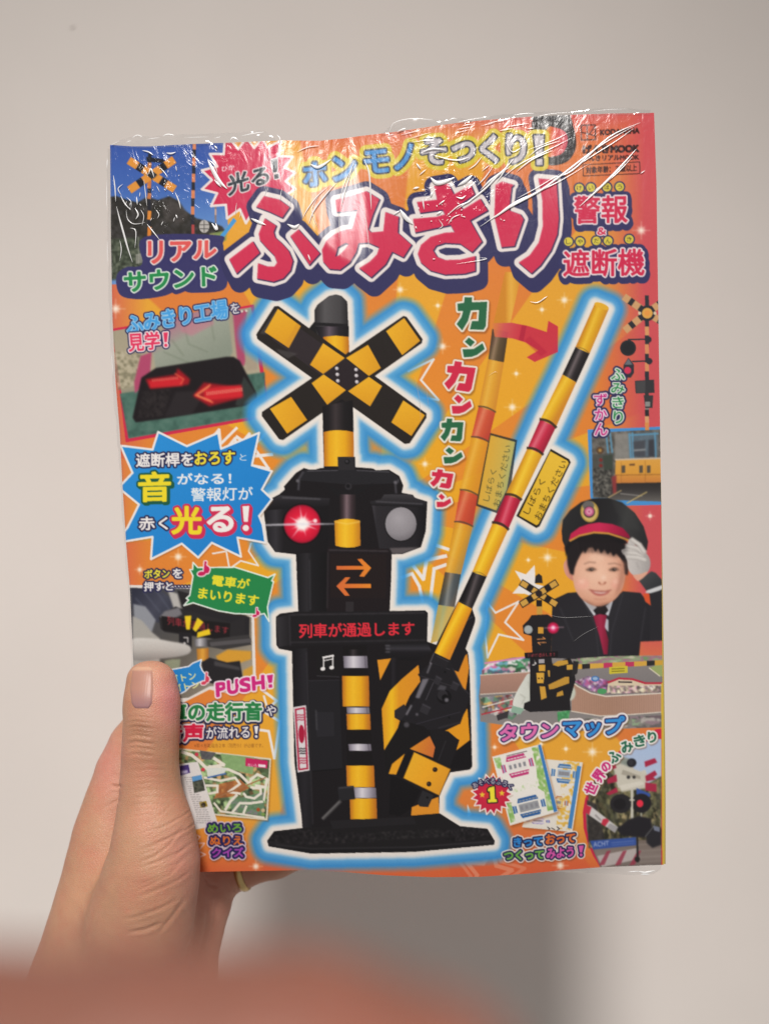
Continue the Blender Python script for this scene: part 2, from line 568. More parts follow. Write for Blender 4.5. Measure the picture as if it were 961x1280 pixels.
for p in sil:
    x0, y0, m = raster([p]); m = down(m); h, w = m.shape
    tot[y0:y0 + h, x0:x0 + w] = np.maximum(tot[y0:y0 + h, x0:x0 + w], m)
dist = edt(tot, 32 * AS) / AS
dist = blur(dist, 1.5)
t = dist
al = np.interp(t, [0, 17, 26.5], [1, 0.92, 0]).astype(np.float32)
gc = np.stack([np.interp(t, [3.5, 6.2, 10, 16, 25], [c0, c1, c2, c3, c4]) for c0, c1, c2, c3, c4 in
               zip(hexc('#ebe5de'), hexc('#cfdbe2'), hexc('#58a8e0'), hexc('#3292da'), hexc('#4f9fc8'))], -1).astype(np.float32)
INK += (gc - INK) * al[..., None]
OWN[al > 0.45] = CUR[0]

# -- faint barrier at its raised position, and the red swing arrow
part('raised_barrier_print')
gl = [(631, 340), (615, 411), (610, 449), (598, 508), (589, 546), (575, 612), (568, 652), (556, 715), (547.5, 756), (538, 804)]
gr = [(652, 340), (635, 415), (629.5, 453), (619, 515), (610, 552), (597, 619), (590.6, 658), (576, 718), (568, 759), (552, 800)]
def lg(a, b): return a, b
def bar_grad(i, L, R, lo, hi, dk):
    return grad(L[i], R[i], (0, dk), (0.18, lo), (0.36, hi), (0.62, lo), (1.0, dk))
gcol = [('#dfa63a', '#e8b64a', '#cf8a2a'), ('#4a4038', '#877468', '#322a28'), ('#dda035', '#e8b44a', '#d08a30'), ('#cc4a3e', '#de7a68', '#b83a34'), ('#e0a02a', '#ecb846', '#d88f28'),
        ('#cc4a38', '#de7a60', '#b83a30'), ('#dd9f2c', '#e9bb4e', '#c8892c'), ('#56504a', '#8f8578', '#3c3834'), ('#c9a94e', '#b9b06a', '#c3a24a')]
fill([(612, 541), (646, 550), (634, 640), (622, 642), (594, 632)], '#262a2a', a=0.8)
fill([(613, 544), (643.5, 552.5), (633, 612), (620, 638), (597, 630)], grad((600, 580), (650, 590), (0, '#dfa836'), (0.55, '#cdb052'), (1, '#86b39a')))
for i in range(9):
    a = 0.86
    fill([gl[i], gr[i], gr[i + 1], gl[i + 1]], bar_grad(i, gl, gr, *gcol[i]), a=a)
for i in (3, 4, 5, 6):
    n = np.array(gr[i]) - np.array(gl[i])
    line([np.array(gl[i]) + n * u + (0, -2.0 * math.sin(math.pi * u)) for u in np.linspace(0, 1, 9)], 2.2, '#5a4634', a=0.8)
text('しばらく', tdir(611, 627, 76, 40, 8.2), '#3a4230', bold=0.1, a=0.85)
text('おまちください', tdir(624, 634, 79, 78, 8.6), '#3a4230', bold=0.1, a=0.85)
part('swing_arrow_print')
fill([(615, 404), (640, 403.5), (660, 407.5), (683, 415), (685, 401), (697, 408), (697, 440), (668, 452.5), (658, 446.6), (672.5, 438), (656.6, 428), (640, 423), (618, 421)],
     grad((612, 412), (650, 420), (0, '#dd8a40'), (0.45, '#d0535a'), (1, '#c93048')), a=0.93)
fill([(652, 406), (658, 407), (654, 427), (648, 425)], '#a81f3c', a=0.6)
fill([(662, 420), (684, 440), (676, 446), (655, 426)], '#b3203c', a=0.45, soft=1)

# -- toy crossing signal
part('toy_signal_print')
for p in sil[:5]:
    fill(p, '#191619')
def cyl(x0, x1, lo, hi, dk):
    return grad((x0, 0), (x1, 0), (0, dk), (0.2, lo), (0.42, hi), (0.7, lo), (1, dk))
YC = ('#e6a81e', '#f0bb2a', '#b96c20')
SV = ('#a9a4b0', '#d6d2d8', '#6e6874')
BK = ('#241f24', '#54484c', '#161418')
fill(CAPP, grad((393, 0), (436, 0), (0, '#2a282a'), (0.3, '#565456'), (0.75, '#454345'), (1, '#222022')))
fill([(393, 403), (435.5, 405), (435.7, 409), (393, 407)], '#1d1b1e')
fill([(394, 408), (436, 408), (436, 424), (400, 424)], cyl(394, 436, '#262228', '#625660', '#141216'))
fill([(385, 412), (393, 403), (397, 420), (392, 424)], '#1a191b')
fill([(404, 421), (420, 419.5), (436, 421), (436.5, 439), (432, 443), (404, 424)], cyl(404, 437, *YC))
fill(ARM_A, '#26211f'); fill(ARM_B, '#26211f')
fill([(346, 386), (352, 388), (334, 418), (325, 417)], '#4a4748', a=0.7, soft=0.8)
fill([(360, 400), (434, 452), (405, 472), (340, 424)], '#332b30', a=0.8)
fill([(345, 436), (372, 442), (360, 448), (350, 442)], '#4a4646', a=0.7, soft=1)
SQ = [[(347.5, 386), (376, 407.5), (361, 435), (331, 415)], [(404, 429), (431, 447.5), (404, 467.5), (387.5, 456)], [(482.5, 414), (505, 397.5), (525, 426), (502.5, 444)],
      [(432.5, 447.5), (460, 431), (476, 460), (461, 470)], [(404.5, 468), (432.5, 487.5), (409, 506), (389.5, 479)], [(461, 471), (477.5, 482.5), (462.5, 508), (435, 489)],
      [(337.5, 511), (364, 496), (384, 525), (359, 542)], [(504, 500.5), (531, 519), (514, 545), (489, 528)]]
for i, p in enumerate(SQ):
    fill(p, grad((p[0][0], p[0][1]), (p[2][0], p[2][1]), (0, '#eab02a'), (0.6, '#e2a324'), (1, '#d99a22')))
fill([(371, 404), (376, 407.5), (361, 435), (356, 431)], '#d0902a', a=0.5, soft=0.6)
fill([(432, 449), (460, 470), (433, 488), (406, 468)], '#2a2226')
for x, y in ((421, 460.5), (421.7, 468), (422.3, 476), (445, 462), (445.4, 469.5), (446, 477.3)):
    disc(x, y, 2.3, '#b9b2b6'); disc(x - 0.5, y - 0.6, 1.1, '#e6e2e4')
fill([(403, 508), (441, 500), (442, 540), (404, 540)], cyl(403, 442, '#1d1a1c', '#3c3436', '#141214'))
fill([(404.5, 540), (413, 538.3), (423, 537.6), (433, 538.3), (442, 540), (442.5, 583), (405, 583)], cyl(404, 443, *YC))
# cross head and its two lamps
fill([(422, 571), (443.5, 571), (444, 600), (423, 600)], '#2b292c'); disc(434, 577, 3.4, '#161518'); disc(433.5, 576.5, 1.8, '#3a383c')
fill([(382, 587), (486, 588), (498, 597), (500, 604), (440, 606), (372, 600)], '#232226')
line([(384, 589), (422, 588)], 1.2, '#4a484e'); line([(446, 588), (486, 590)], 1.2, '#4a484e')
line([(379, 590), (374, 598), (373, 612)], 2.6, '#45434a', soft=0.5); line([(498, 600), (494, 606), (495, 616)], 2.4, '#45434a', soft=0.5)
disc(372, 601, 2, '#69666c', soft=0.5); disc(494, 603, 2, '#69666c', soft=0.5)
fill([(404, 603), (424, 612), (444, 612), (468, 603), (444, 622), (424, 622)], '#18171a')
disc(435.5, 608, 4.4, '#2e2c30'); disc(435, 607.5, 2.4, '#141316')
fill([(326, 631), (350, 619), (412, 623), (411, 632), (330, 638)], grad((0, 618), (0, 638), (0, '#3a383c'), (0.4, '#242226'), (1, '#141316')))
fill([(330, 638), (411, 632), (410, 690), (345, 690), (335, 677)], grad((330, 0), (412, 0), (0, '#1b1a1e'), (0.18, '#333136'), (0.3, '#1c1a1d'), (1, '#161417')))
fill([(462, 627), (476, 624), (480, 618), (514, 618), (520, 623), (534, 628), (533, 634), (464, 631)], grad((0, 618), (0, 634), (0, '#3c3a3e'), (0.5, '#2a282c'), (1, '#18171a')))
fill([(465, 632), (532, 634), (531, 664), (525, 682), (505, 690), (474, 686)], grad((464, 0), (532, 0), (0, '#413e44'), (0.1, '#2b292d'), (0.8, '#211f23'), (1, '#141316')))
fill([(487, 685), (524, 684), (503, 692), (490, 692)], '#5a5456', soft=0.6)
line([(353, 622), (400, 624)], 1.4, '#58565c', soft=0.6); line([(470, 627), (528, 630)], 1.2, '#5a585e', soft=0.5)
fill([(424, 618), (444.5, 618), (445, 649), (425, 649)], cyl(424, 446, '#3c3034', '#7a666c', '#1d181a'))
fill([(418, 651), (426, 649), (434, 648.3), (442, 649), (450, 650.5), (450.5, 682), (443, 684), (435, 684.6), (427, 684), (419, 682)], cyl(417, 451, '#e9ac20', '#f3c22e', '#c07a22'))
line([(418, 652), (434, 655), (450, 652)], 1.0, '#f6d268', soft=0.4)
disc(501, 655.5, 20.5, '#171618', ry=22); disc(501, 655, 19.5, radial((498, 648), 28, (0, '#a5a1a6'), (0.7, '#8f8b90'), (1, '#747075')), ry=21)
disc(377.8, 655, 25.5, '#0f0d10', ry=26, a=0.8)
disc(377.8, 655, 23, radial((378, 655), 23, (0, '#ff6a6e'), (0.45, '#e6203f'), (0.85, '#cc1436'), (1, '#a81030')), ry=24, soft=0.8)
for k, (ln, wd) in enumerate(((17, 2.0), (14, 1.4), (19, 1.6), (13, 1.2), (16, 1.8), (20, 1.4), (14, 1.4), (17, 1.6))):
    t = 0.35 + k * math.pi / 4 + (k % 3) * 0.15
    fill([(378 - math.sin(t) * wd, 655 + math.cos(t) * wd), (378 + math.cos(t) * ln * 1.2, 655 + math.sin(t) * ln * 1.2), (378 + math.sin(t) * wd, 655 - math.cos(t) * wd)], '#f8d8da', a=0.8, soft=0.5)
disc(378, 655, 8.5, '#fff0ee', soft=3.0); disc(378, 655, 5.5, '#fffaf6', soft=1.2); disc(394, 651, 2.6, '#fbe2e2', soft=1.0)
fill([(308, 656.4), (378, 653.6), (418, 654.4), (418, 655.4), (378, 656.8), (308, 657.4)], '#e8e6ee', a=0.75, soft=0.4, own=False)
# arrow box
fill([(370, 692), (410, 690), (410, 764), (373, 765)], grad((370, 0), (410, 0), (0, '#151417'), (0.35, '#2b292d'), (0.5, '#1a191c'), (1, '#121113')))
line([(387, 700), (388, 762)], 1.0, '#3f3d42', soft=0.5)
fill([(409, 686), (411, 684), (486, 686), (488.5, 690), (488, 722), (486, 764), (408, 764)], '#1d171a')
line([(411, 687.5), (485, 689)], 1.2, '#4c464a', soft=0.5); line([(410, 690), (409, 760)], 1.0, '#3c373b', soft=0.5)
fill([(413, 692), (483, 693), (482, 748), (413, 747)], '#21191a')
OR2 = grad((420, 0), (464, 0), (0, '#d56a38'), (0.5, '#e07832'), (1, '#e88a2c'))
fill([(420.6, 707.5), (454, 707.5), (446.5, 699), (452, 698.5), (464, 709.8), (455, 721), (449, 720.5), (455, 712), (420.6, 712)], OR2)
fill([(463.6, 729.8), (431, 729.8), (438, 721.5), (432, 721.5), (420.4, 732.6), (431, 744.5), (437, 744.5), (430, 735), (463.6, 735)], OR2)
fill([(432, 752), (442, 752), (442, 766), (432, 766)], '#2e2a2d')
# LED board
part('led_board_print')
fill([(345, 771), (350, 767.5), (366, 765.5), (531, 763), (534.5, 766), (533.7, 803), (365, 808), (349, 811), (345.5, 806)], '#1b191c')
fill([(346, 772), (362, 768), (363, 806), (348, 809)], grad((345, 0), (364, 0), (0, '#353337'), (1, '#1d1b1e')))
line([(364, 768.5), (530, 766)], 1.4, '#39363a', soft=0.5); line([(364, 803), (531, 800)], 1.4, '#343135', soft=0.5); line([(362, 768), (363, 807)], 1.0, '#3e3b40', soft=0.4)
text('列車が通過します', [(374, 780), (517.5, 777), (518, 794), (374, 797.5)], '#e0303f', bold=0.55)
# lower column
part('toy_signal_print', again=True)
fill([(365, 812), (384, 810), (390, 1036), (379, 1036), (377, 1020), (368, 952)], grad((365, 0), (392, 0), (0, '#141316'), (0.6, '#252328'), (1, '#19181b')))
line([(383, 815), (391, 1030)], 1.2, '#343237', soft=0.5)
fill([(396, 814), (423, 814), (424, 846), (396, 845)], '#191719'); line([(396, 845), (424, 846)], 1, '#39373b')
line([(404.5, 822), (404.5, 834)], 1.6, '#e8e5e4'); line([(416, 820), (416, 832.5)], 1.6, '#e8e5e4'); line([(404, 822), (416.6, 819.5)], 2.4, '#e8e5e4'); line([(404.5, 826), (416.4, 823.5)], 1.2, '#e8e5e4')
disc(405 - 1.4, 836, 3.0, '#e8e5e4', ry=2.3, rot=-0.3); disc(416 - 1.4, 834.5, 3.0, '#e8e5e4', ry=2.3, rot=-0.3)
fill([(386, 850), (424, 850), (428, 962), (390, 964)], '#1f1e22'); fill([(394, 890), (417, 890), (418, 920), (396, 921)], '#26252a'); line([(395, 888), (396, 912)], 1.4, '#47464b', soft=0.5)
line([(391, 964), (428, 961)], 1.2, '#0e0d0f'); line([(386, 851), (424, 850)], 1, '#2d2b30')
fill([(428, 808), (458, 806), (470, 1030), (437, 1030)], '#161315')
fill([(433, 812), (452, 812), (452, 820), (433, 820)], cyl(433, 453, '#1b181a', '#3c3638', '#101011'))
def post(y0, y1, x0, x1, cols):
    fill([(x0, y0), (x1, y0), (x1 + 0.8, y1), (x0 + 0.8, y1)], cyl(x0, x1, *cols))
post(820, 835, 429, 459, SV); line([(456, 820), (457, 835)], 0.8, '#56505c')
post(845, 883, 427.5, 461, YC); post(884, 891.7, 433, 461.5, SV); post(892, 912, 433, 462.5, YC)
post(930, 938.4, 435.4, 463.6, SV); post(957, 984, 432.7, 467.5, YC); post(984.5, 997.5, 440, 469.8, SV); post(998, 1024, 437, 470.5, YC)
line([(433, 884), (461, 884)], 0.8, '#4a4652'); line([(433, 892), (462, 892)], 0.8, '#4a4652'); line([(458, 884), (459, 892)], 0.7, '#56505c'); line([(460, 930), (461, 938)], 0.7, '#56505c')
fill([(422, 984), (442, 982), (444, 999), (424, 1001)], '#242327'); line([(424, 985), (442, 983.5)], 1.2, '#4c4a50', soft=0.4)
line([(425, 1002), (404, 1023)], 4.2, '#4a4849', soft=0.6); line([(424, 1002), (403, 1023)], 1.2, '#7a7878', soft=0.5)
# ribbed housing above the striped panel
fill([(481, 806), (534, 803), (540, 815), (520, 826), (486, 824)], grad((0, 804), (0, 826), (0, '#19181b'), (0.3, '#36343a'), (0.5, '#1c1a1e'), (1, '#131215')))
for y in (807, 811, 815): line([(482, y), (487, y)], 1.6, '#57555b', soft=0.4)
fill([(487, 822), (497, 822), (497, 1015), (489, 1015)], grad((487, 0), (497, 0), (0, '#151316'), (0.4, '#252227'), (1, '#151316')))
YP = grad((476, 0), (590, 0), (0, '#d98f22'), (0.12, '#eebb22'), (0.2, '#dd9422'), (0.6, '#d8892a'), (1, '#df9a26'))
fill([(471.5, 825), (488.7, 823), (475, 850.5)], '#df9426')
fill([(523, 831), (503, 848), (487, 864), (477, 886), (480, 938), (497, 910), (503, 890), (512, 870), (525, 852)], YP)
fill([(566, 840), (583, 812), (586, 835), (582, 862), (570, 872)], '#d98a26')
fill([(555, 914), (572, 906), (584, 885), (587, 925), (570, 938), (574, 925)], '#e0961f')
fill([(512, 936), (532, 918), (537, 920), (543.6, 934), (541, 947)], grad((512, 930), (544, 940), (0, '#d98d28'), (1, '#c96a34')))
fill([(506, 942), (490, 955), (485.6, 967.5), (495, 968)], '#e29c22')
fill([(514.6, 1009), (548, 996), (549, 1016.7), (513.7, 1019.5)], '#dc8f2a')
# base plate
fill([(334, 1051), (343, 1040), (378, 1035), (470, 1030), (516, 1021), (550, 1017), (575, 1033), (609, 1036), (618, 1051), (617, 1056), (516, 1065), (389, 1067), (336, 1058)], '#1b191b')
mottle([(338, 1048), (345, 1040), (376, 1036), (420, 1040), (470, 1042), (470, 1052), (390, 1056), (345, 1054)], ['#121113', '#242124', '#1a181a', '#393535'], cell=2.6, seed=4, a=0.8, soft=0.8)
mottle([(545, 1040), (575, 1034), (608, 1037), (615, 1048), (560, 1052)], ['#121113', '#262326', '#1a181a', '#454040'], cell=2.6, seed=9, a=0.9, soft=0.8)
mottle([(470, 1040), (550, 1036), (560, 1046), (470, 1050)], ['#151415', '#222022', '#3a3737'], cell=2.2, seed=12, a=0.8, soft=0.8)
fill([(412, 1026), (516, 1021), (520, 1030), (416, 1036)], '#211f22')
fill([(334, 1051), (389, 1060), (516, 1058), (618, 1050), (617, 1056), (516, 1065), (389, 1067), (336, 1058)], grad((0, 1050), (0, 1067), (0, '#2a282b'), (0.4, '#1d1b1e'), (1, '#121113')))
line([(345, 1056), (389, 1061), (516, 1059), (612, 1052)], 1.0, '#3a383b', soft=0.4)
# lever joint
part('barrier_joint_print')
fill([(572, 780), (588, 768), (594, 773), (593, 779), (581.6, 811), (585, 816), (581, 820), (573, 840), (560, 835)], '#1d1b1f'); line([(574, 782), (590, 771)], 1.2, '#3a383d')
fill([(495, 893), (503, 905), (520, 912), (551, 912), (575, 905), (588, 869), (578, 859), (566, 835), (562, 825), (543, 815), (538, 828), (522, 843), (527, 850), (520, 872), (507, 890)], '#1f1d21')
fill([(493, 888), (505, 880), (510, 890), (500, 901), (493, 897)], '#29272b')
fill([(528, 849), (536, 848), (524, 873), (519, 872)], '#6f6c74', soft=0.6); line([(543, 850), (532, 875)], 0.9, '#4c4950')
line([(539, 828), (534, 841)], 2.0, '#6a676e', soft=0.5); line([(543, 817), (538, 829)], 2.2, '#77747b', soft=0.5); line([(514, 882), (508, 893)], 2.2, '#77747b', soft=0.6)
disc(555, 871, 9, '#121013'); disc(553, 869, 6.5, '#2b292d'); disc(556, 872, 4, '#0c0b0d'); disc(558, 875, 2.6, '#6b686f', soft=0.7)
line([(541, 829), (562, 837)], 1.0, '#3c393e'); line([(526, 845), (566, 858)], 0.9, '#343136'); line([(520, 905), (575, 890)], 0.9, '#34313a'); disc(521, 893, 1.8, '#5c5960', soft=0.4)
fill([(500, 900), (530, 908), (540, 918), (512, 936), (490, 955), (482, 966), (480, 940), (497, 912)], '#171517')
fill([(537, 912), (560, 914), (573, 925), (562, 958), (543, 950), (544, 934)], '#1b191c'); line([(557, 926), (548, 950)], 1, '#2f2d31')
fill([(562, 960), (571, 938), (588, 925), (590, 958), (587, 962)], '#141215')
for q_ in ([(545, 845), (552, 849), (548, 857), (541, 853)], [(566, 852), (574, 856), (570, 864), (562, 860)], [(528, 880), (538, 885), (534, 894), (524, 889)]):
    fill(q_, '#2e2c31'); line(q_[:2], 0.9, '#55525a', soft=0.3)
for q_ in ([(566, 836), (578, 860), (587, 868)], [(548, 910), (574, 903)]): line(q_, 0.9, '#3e3b42', soft=0.5)
for x_, y_ in ((556, 840), (561, 897)): disc(x_, y_, 1.3, '#0e0d0f')
fill([(546, 862), (550, 856), (558, 858), (556, 863)], '#47454b', soft=0.8)
disc(508, 906, 3.4, '#4a474d', soft=0.7)
fill([(510, 939), (518, 940), (504, 973), (496, 969)], '#151316')
fill([(517.4, 940), (563, 961.5), (549, 994.5), (504, 972.7)], grad((504, 950), (560, 985), (0, '#e6ad2c'), (0.5, '#e8a425'), (1, '#d9932a')))
line([(517.4, 940), (563, 961.5), (549, 994.5), (504, 972.7)], 0.9, '#6a4a18', closed=True)
disc(543.6, 962, 3.1, '#241a16'); disc(536, 980, 3.1, '#241a16'); disc(543, 961.4, 1.2, '#5a4430'); disc(535.4, 979.4, 1.2, '#5a4430')
fill([(528, 988), (542, 994), (535, 1009), (524, 1008), (522, 1003)], '#29282b'); fill([(503, 975), (526, 988), (514, 1010), (500, 1020), (486, 1018), (488, 968)], '#121013')
disc(534, 997, 1.6, '#111111')
# instruction sticker on the column
part('sticker_print')
fill([(366.7, 884), (382.5, 881.5), (387, 963), (372, 965.6)], '#d9d4d6')
line([(369.5, 887), (380.5, 885), (384.3, 960.5), (374, 962)], 2.2, '#b02a48', closed=True)
disc(377, 917.5, 3.8, '#a81c3c', ry=11.5, rot=-0.03)
for y, w, c in ((894, 9, '#b2445c'), (897, 8, '#b2445c'), (900, 9, '#b2445c'), (936, 7, '#3a3438'), (939, 8, '#3a3438'), (942, 6, '#3a3438'), (948, 8, '#b2445c'), (951, 7, '#b2445c'), (954, 8, '#b2445c')):
    x = 377 + (y - 917) * 0.05
    line([(x - w / 2, y), (x - w / 6, y - 0.6)], 1.8, c, a=0.85); line([(x, y), (x + w / 2, y - 0.4)], 1.8, c, a=0.85)

# -- barrier pole with its wait sign
part('wait_sign_print')
fill(SIGN, '#26231d')
fill([(687.5, 564), (709, 576), (710.5, 579), (672.8, 655), (670, 656.5), (648.5, 644.5)], grad((650, 640), (705, 580), (0, '#e0b430'), (1, '#e9be3c')))
text('しばらく', tdir(660.5, 643.5, 63, 47, 8.6), '#3a2f14', bold=0.12)
text('おまちください', tdir(674.5, 650.5, 64.5, 80, 8.8), '#3a2f14', bold=0.12)
part('barrier_pole_print')
bc = [('#e0a824', '#eec03a', '#cd8a28'), ('#2e2a2c', '#6e6466', '#1a181a'), ('#e6b026', '#f2c63a', '#d08a2a'), ('#c62f4a', '#e06a7c', '#9c2038'), ('#e8b228', '#f4ca3c', '#cf9228'),
      ('#c42844', '#dd6074', '#981c36'), ('#eab322', '#f6cc38', '#d68e26'), ('#2c282a', '#5a5254', '#171517'), ('#ecae1c', '#f8cb30', '#d88a24')]
for i in range(9):
    fill([BL_[i], BR_[i], BR_[i + 1], BL_[i + 1]], bar_grad(i, BL_, BR_, *bc[i]))
fill(ellipse(751.6, 382.6, 9.6, 3.6, 0.38), '#e6b030')
for i in (1, 2, 3, 4, 5, 6, 7, 8):
    p, q = np.array(BL_[i]), np.array(BR_[i]); mid = (p + q) / 2 + np.array((-0.35, 0.93)) * -2.2
    cl = '#3a2c22' if i in (3, 4, 5, 6) else '#4a4038'
    line([p + (q - p) * u + np.array((0.35, -0.93)) * math.sin(math.pi * u) * 2.4 for u in np.linspace(0, 1, 9)], 3.2 if i in (3, 4, 5, 6) else 1.0, cl, a=0.9 if i in (3, 4, 5, 6) else 0.5)
fill([(543, 816), (562, 825), (557, 836), (538, 828)], '#232125')
line([(546, 820), (560, 827)], 1, '#3c393f')

# ------------------------------------------------------------------ photographs printed on the cover
# crossing by the wood, top left
part('crossing_photo_print')
PH1 = [(130, 170), (281, 170), (285, 282), (262, 312), (230, 352), (130, 356)]
fill(PH1, grad((0, 180), (0, 290), (0, '#3a57a4'), (0.5, '#4468b2'), (1, '#6a95cf')))
mottle([(130, 247), (146, 245), (160, 250), (172, 253), (184, 246), (198, 250), (212, 245), (223, 251), (231, 263), (246, 273), (262, 277), (278, 283), (284, 292), (262, 300), (240, 310), (130, 320)],
       ['#2e2d2c', '#3d3b3a', '#484543', '#35332f'], cell=5, seed=3, soft=1.2)
mottle([(203, 250), (224, 252), (236, 268), (228, 280), (206, 276)], ['#4a4543', '#5a5553', '#3a3735'], cell=4, seed=5, a=0.7, soft=2)
mottle([(130, 300), (180, 296), (186, 330), (160, 350), (130, 350)], ['#3d4438', '#525a4c', '#6b7160', '#34382f'], cell=3, seed=8, soft=1.5)
mottle([(262, 292), (284, 288), (283, 300), (262, 312)], ['#5f7a3e', '#86985a', '#a59060'], cell=3, seed=2, soft=0.8)
line([(187.5, 194), (186.5, 290)], 4.4, '#2a2b33')
for y0, y1, c in ((205, 212, '#c97f42'), (227, 234, '#c97a42'), (243, 247, '#c47a4a'), (265, 273, '#d98a3c'), (285, 297, '#d98438')):
    line([(187.2, y0), (186.6, y1)], 4.6, c)
fill([(183, 196), (205, 199), (206, 204), (184, 202)], '#25262e')
for ang, ln in ((0.56, 34), (-0.60, 34)):
    c, s = math.cos(ang), math.sin(ang); o = np.array((190, 218.5)); u = np.array((c, s)); n = np.array((-s, c)) * 5.0
    fill([o - u * ln - n, o + u * ln - n, o + u * ln + n, o - u * ln + n], '#23242c')
    for a0, a1 in ((-ln, -21), (-13, -3.5), (3.5, 13), (21, ln)):
        fill([o + u * a0 - n, o + u * a1 - n, o + u * a1 + n, o + u * a0 + n], '#dd9440')
fill([(183, 218.5), (190, 213), (197, 218.5), (190, 224)], '#2a2b2e')
for i in range(10):
    y = 178 + i * 10.2
    line([(243.2 - i * 0.25, y), (243 - i * 0.25, y + 10.2)], 4.2, '#d9855a' if i % 2 == 0 else '#30303a')
line([(241.5, 282), (241.5, 291)], 3.5, '#b04a4a')
disc(255.5, 283, 6.4, '#b8b4b0', ry=8); line([(255.5, 276), (255.5, 290)], 1.0, '#5a5856'); line([(250, 281), (261, 281)], 1.0, '#5a5856'); line([(250, 286), (261, 286)], 0.8, '#5a5856')
line([(269.5, 258), (269.8, 278)], 2.2, '#8a7a78'); line([(269.5, 262), (269.7, 268)], 2.2, '#c8a894')
line([(173, 296), (174, 330)], 1.2, '#8d8f88', a=0.7); fill([(170, 318), (178, 316), (180, 328), (170, 330)], '#a9a7a0', a=0.6)
fill([(283, 285), (292, 272), (296, 276), (268, 312), (264, 308)], '#4a9ad8')
# train at the station
part('train_photo_print')
fill([(734, 537), (822, 533.5), (828, 533), (828, 631), (782, 632), (737.5, 623)], '#4a92d2')
TQ = [(739, 541), (828, 536.5), (828, 627), (741, 622)]
mottle(TQ, ['#55534f', '#6e6b66', '#8a8680', '#413f3e'], cell=4, seed=41, contrast=1.2)
fill([(768, 543), (790, 541), (786, 572), (768, 574)], '#8f8d88', a=0.8, soft=1)
fill([(785, 542), (822, 540), (821, 570), (786, 573)], '#5d7486', a=0.7, soft=0.5)
for p in ([(757, 541), (760, 570)], [(762, 541), (765, 568)], [(786, 542), (788, 572)], [(790, 541), (791, 572)], [(786, 544), (822, 542)], [(818, 541), (819, 572)]):
    line(p, 2.0, '#5f95b4')
fill([(791, 552), (806, 550), (806, 571), (792, 571)], '#4a4d54', soft=0.5); fill([(810, 550), (817, 549), (818, 571), (810, 571)], '#3d3f46', soft=0.5)
line([(792, 563), (806, 562)], 1.5, '#a8aeb0', soft=0.4)
fill([(740, 568), (766, 566), (766, 622), (741, 622)], '#4c4d49', a=0.8)
mottle([(740, 585), (764, 585), (764, 622), (741, 622)], ['#2f2f2d', '#66645e', '#8d897f', '#3a3937'], cell=1.6, seed=44, soft=0.4)
disc(749.5, 563, 4.6, '#5d4634'); disc(749.5, 563, 2.0, '#b08a4a'); fill([(753, 570), (765, 568), (765, 586), (755, 588)], '#3f473f')
for y in (575, 582): disc(750.5, y, 2.2, '#7d2f2c')
fill([(766, 603), (828, 602), (828, 627), (760, 625)], grad((0, 602), (0, 628), (0, '#2d2a2a'), (0.4, '#3a3737'), (1, '#6a6763')))
fill([(769, 575), (828, 573), (828, 603), (768, 604)], grad((0, 573), (0, 604), (0, '#dca24a'), (0.6, '#d99b3e'), (0.75, '#d18c40'), (1, '#c67f3e')))
line([(769, 574.5), (828, 572.6)], 2.0, '#c9b9a6'); line([(769, 594), (828, 593)], 0.8, '#8c5a2c'); line([(776, 578), (776, 603)], 0.6, '#9a6a30'); line([(806, 576), (806, 602)], 0.7, '#8a5a2a')
for x in (776.5, 798.5, 808): fill([(x, 582), (x + 4.6, 581.7), (x + 4.6, 591), (x, 591.3)], '#5a4f42')
fill([(786, 580), (793, 579.5), (793, 582), (786, 582)], '#6a4a30')
fill([(764, 596), (770, 594), (770, 616), (766, 618)], '#8c3a3c', soft=0.8)
for p, c in (([(760, 622), (776, 613)], '#b9a070'), ([(775, 617), (802, 620)], '#8d8a86'), ([(783, 629), (808, 615)], '#c7b070')): line(p, 1.2, c)
soften(TQ, 1)
# little signal, right edge
part('signal_drawing_print')
for y0, y1, c in ((371, 380, '#33343a'), (401, 410, '#33343a'), (410, 421, '#d99a66'), (421, 432, '#33343a'), (432, 444, '#d98f62'), (444, 455, '#33343a'), (455, 466, '#d99062'), (466, 478, '#33343a'), (492, 506, '#3a3838'),
                  (506, 514, '#8a7c78'), (514, 522, '#302e30'), (522, 530, '#d9a070'), (530, 536, '#d98f50')):
    line([(808, y0), (808.3, y1)], 5.0, c)
for pts in ([(781, 372), (808, 391)], [(782, 412), (808, 391)], [(830, 376), (808, 391)], [(830, 404), (808, 391)]):
    a_, b_ = np.array(pts[0], float), np.array(pts[1], float)
    for k, c in ((0, '#cfa070'), (0.26, '#2f3036'), (0.44, '#cfa070'), (0.70, '#2f3036')):
        line([a_ + (b_ - a_) * (k + 0.03), a_ + (b_ - a_) * (k + (0.26 if k in (0, 0.44) else 0.18))], 9.0 if k < 0.6 else 8, c)
disc(808.5, 391.5, 10, '#2e2f36'); disc(808.5, 391.5, 6.6, '#e0a850'); disc(808.5, 391.5, 3.6, '#e69a48')
for x in (799, 818): disc(x, 391.5, 2, '#d8c8a8')
line([(785, 424.5), (811, 424)], 1.8, '#33343a'); disc(810, 424.5, 4, '#303138'); disc(784.5, 435, 10, '#2b2c31'); disc(784.5, 435, 7.5, '#26272b')
line([(790, 452), (812, 451)], 1.8, '#33343a'); disc(811, 451.5, 4, '#303138')
fill([(785, 447), (792, 456), (792, 466), (788, 472), (782, 472), (778, 466), (779, 456)], '#33343c'); fill([(785, 448), (790, 456), (780, 456)], '#6a7078'); disc(784, 463, 4.4, '#d0385a')
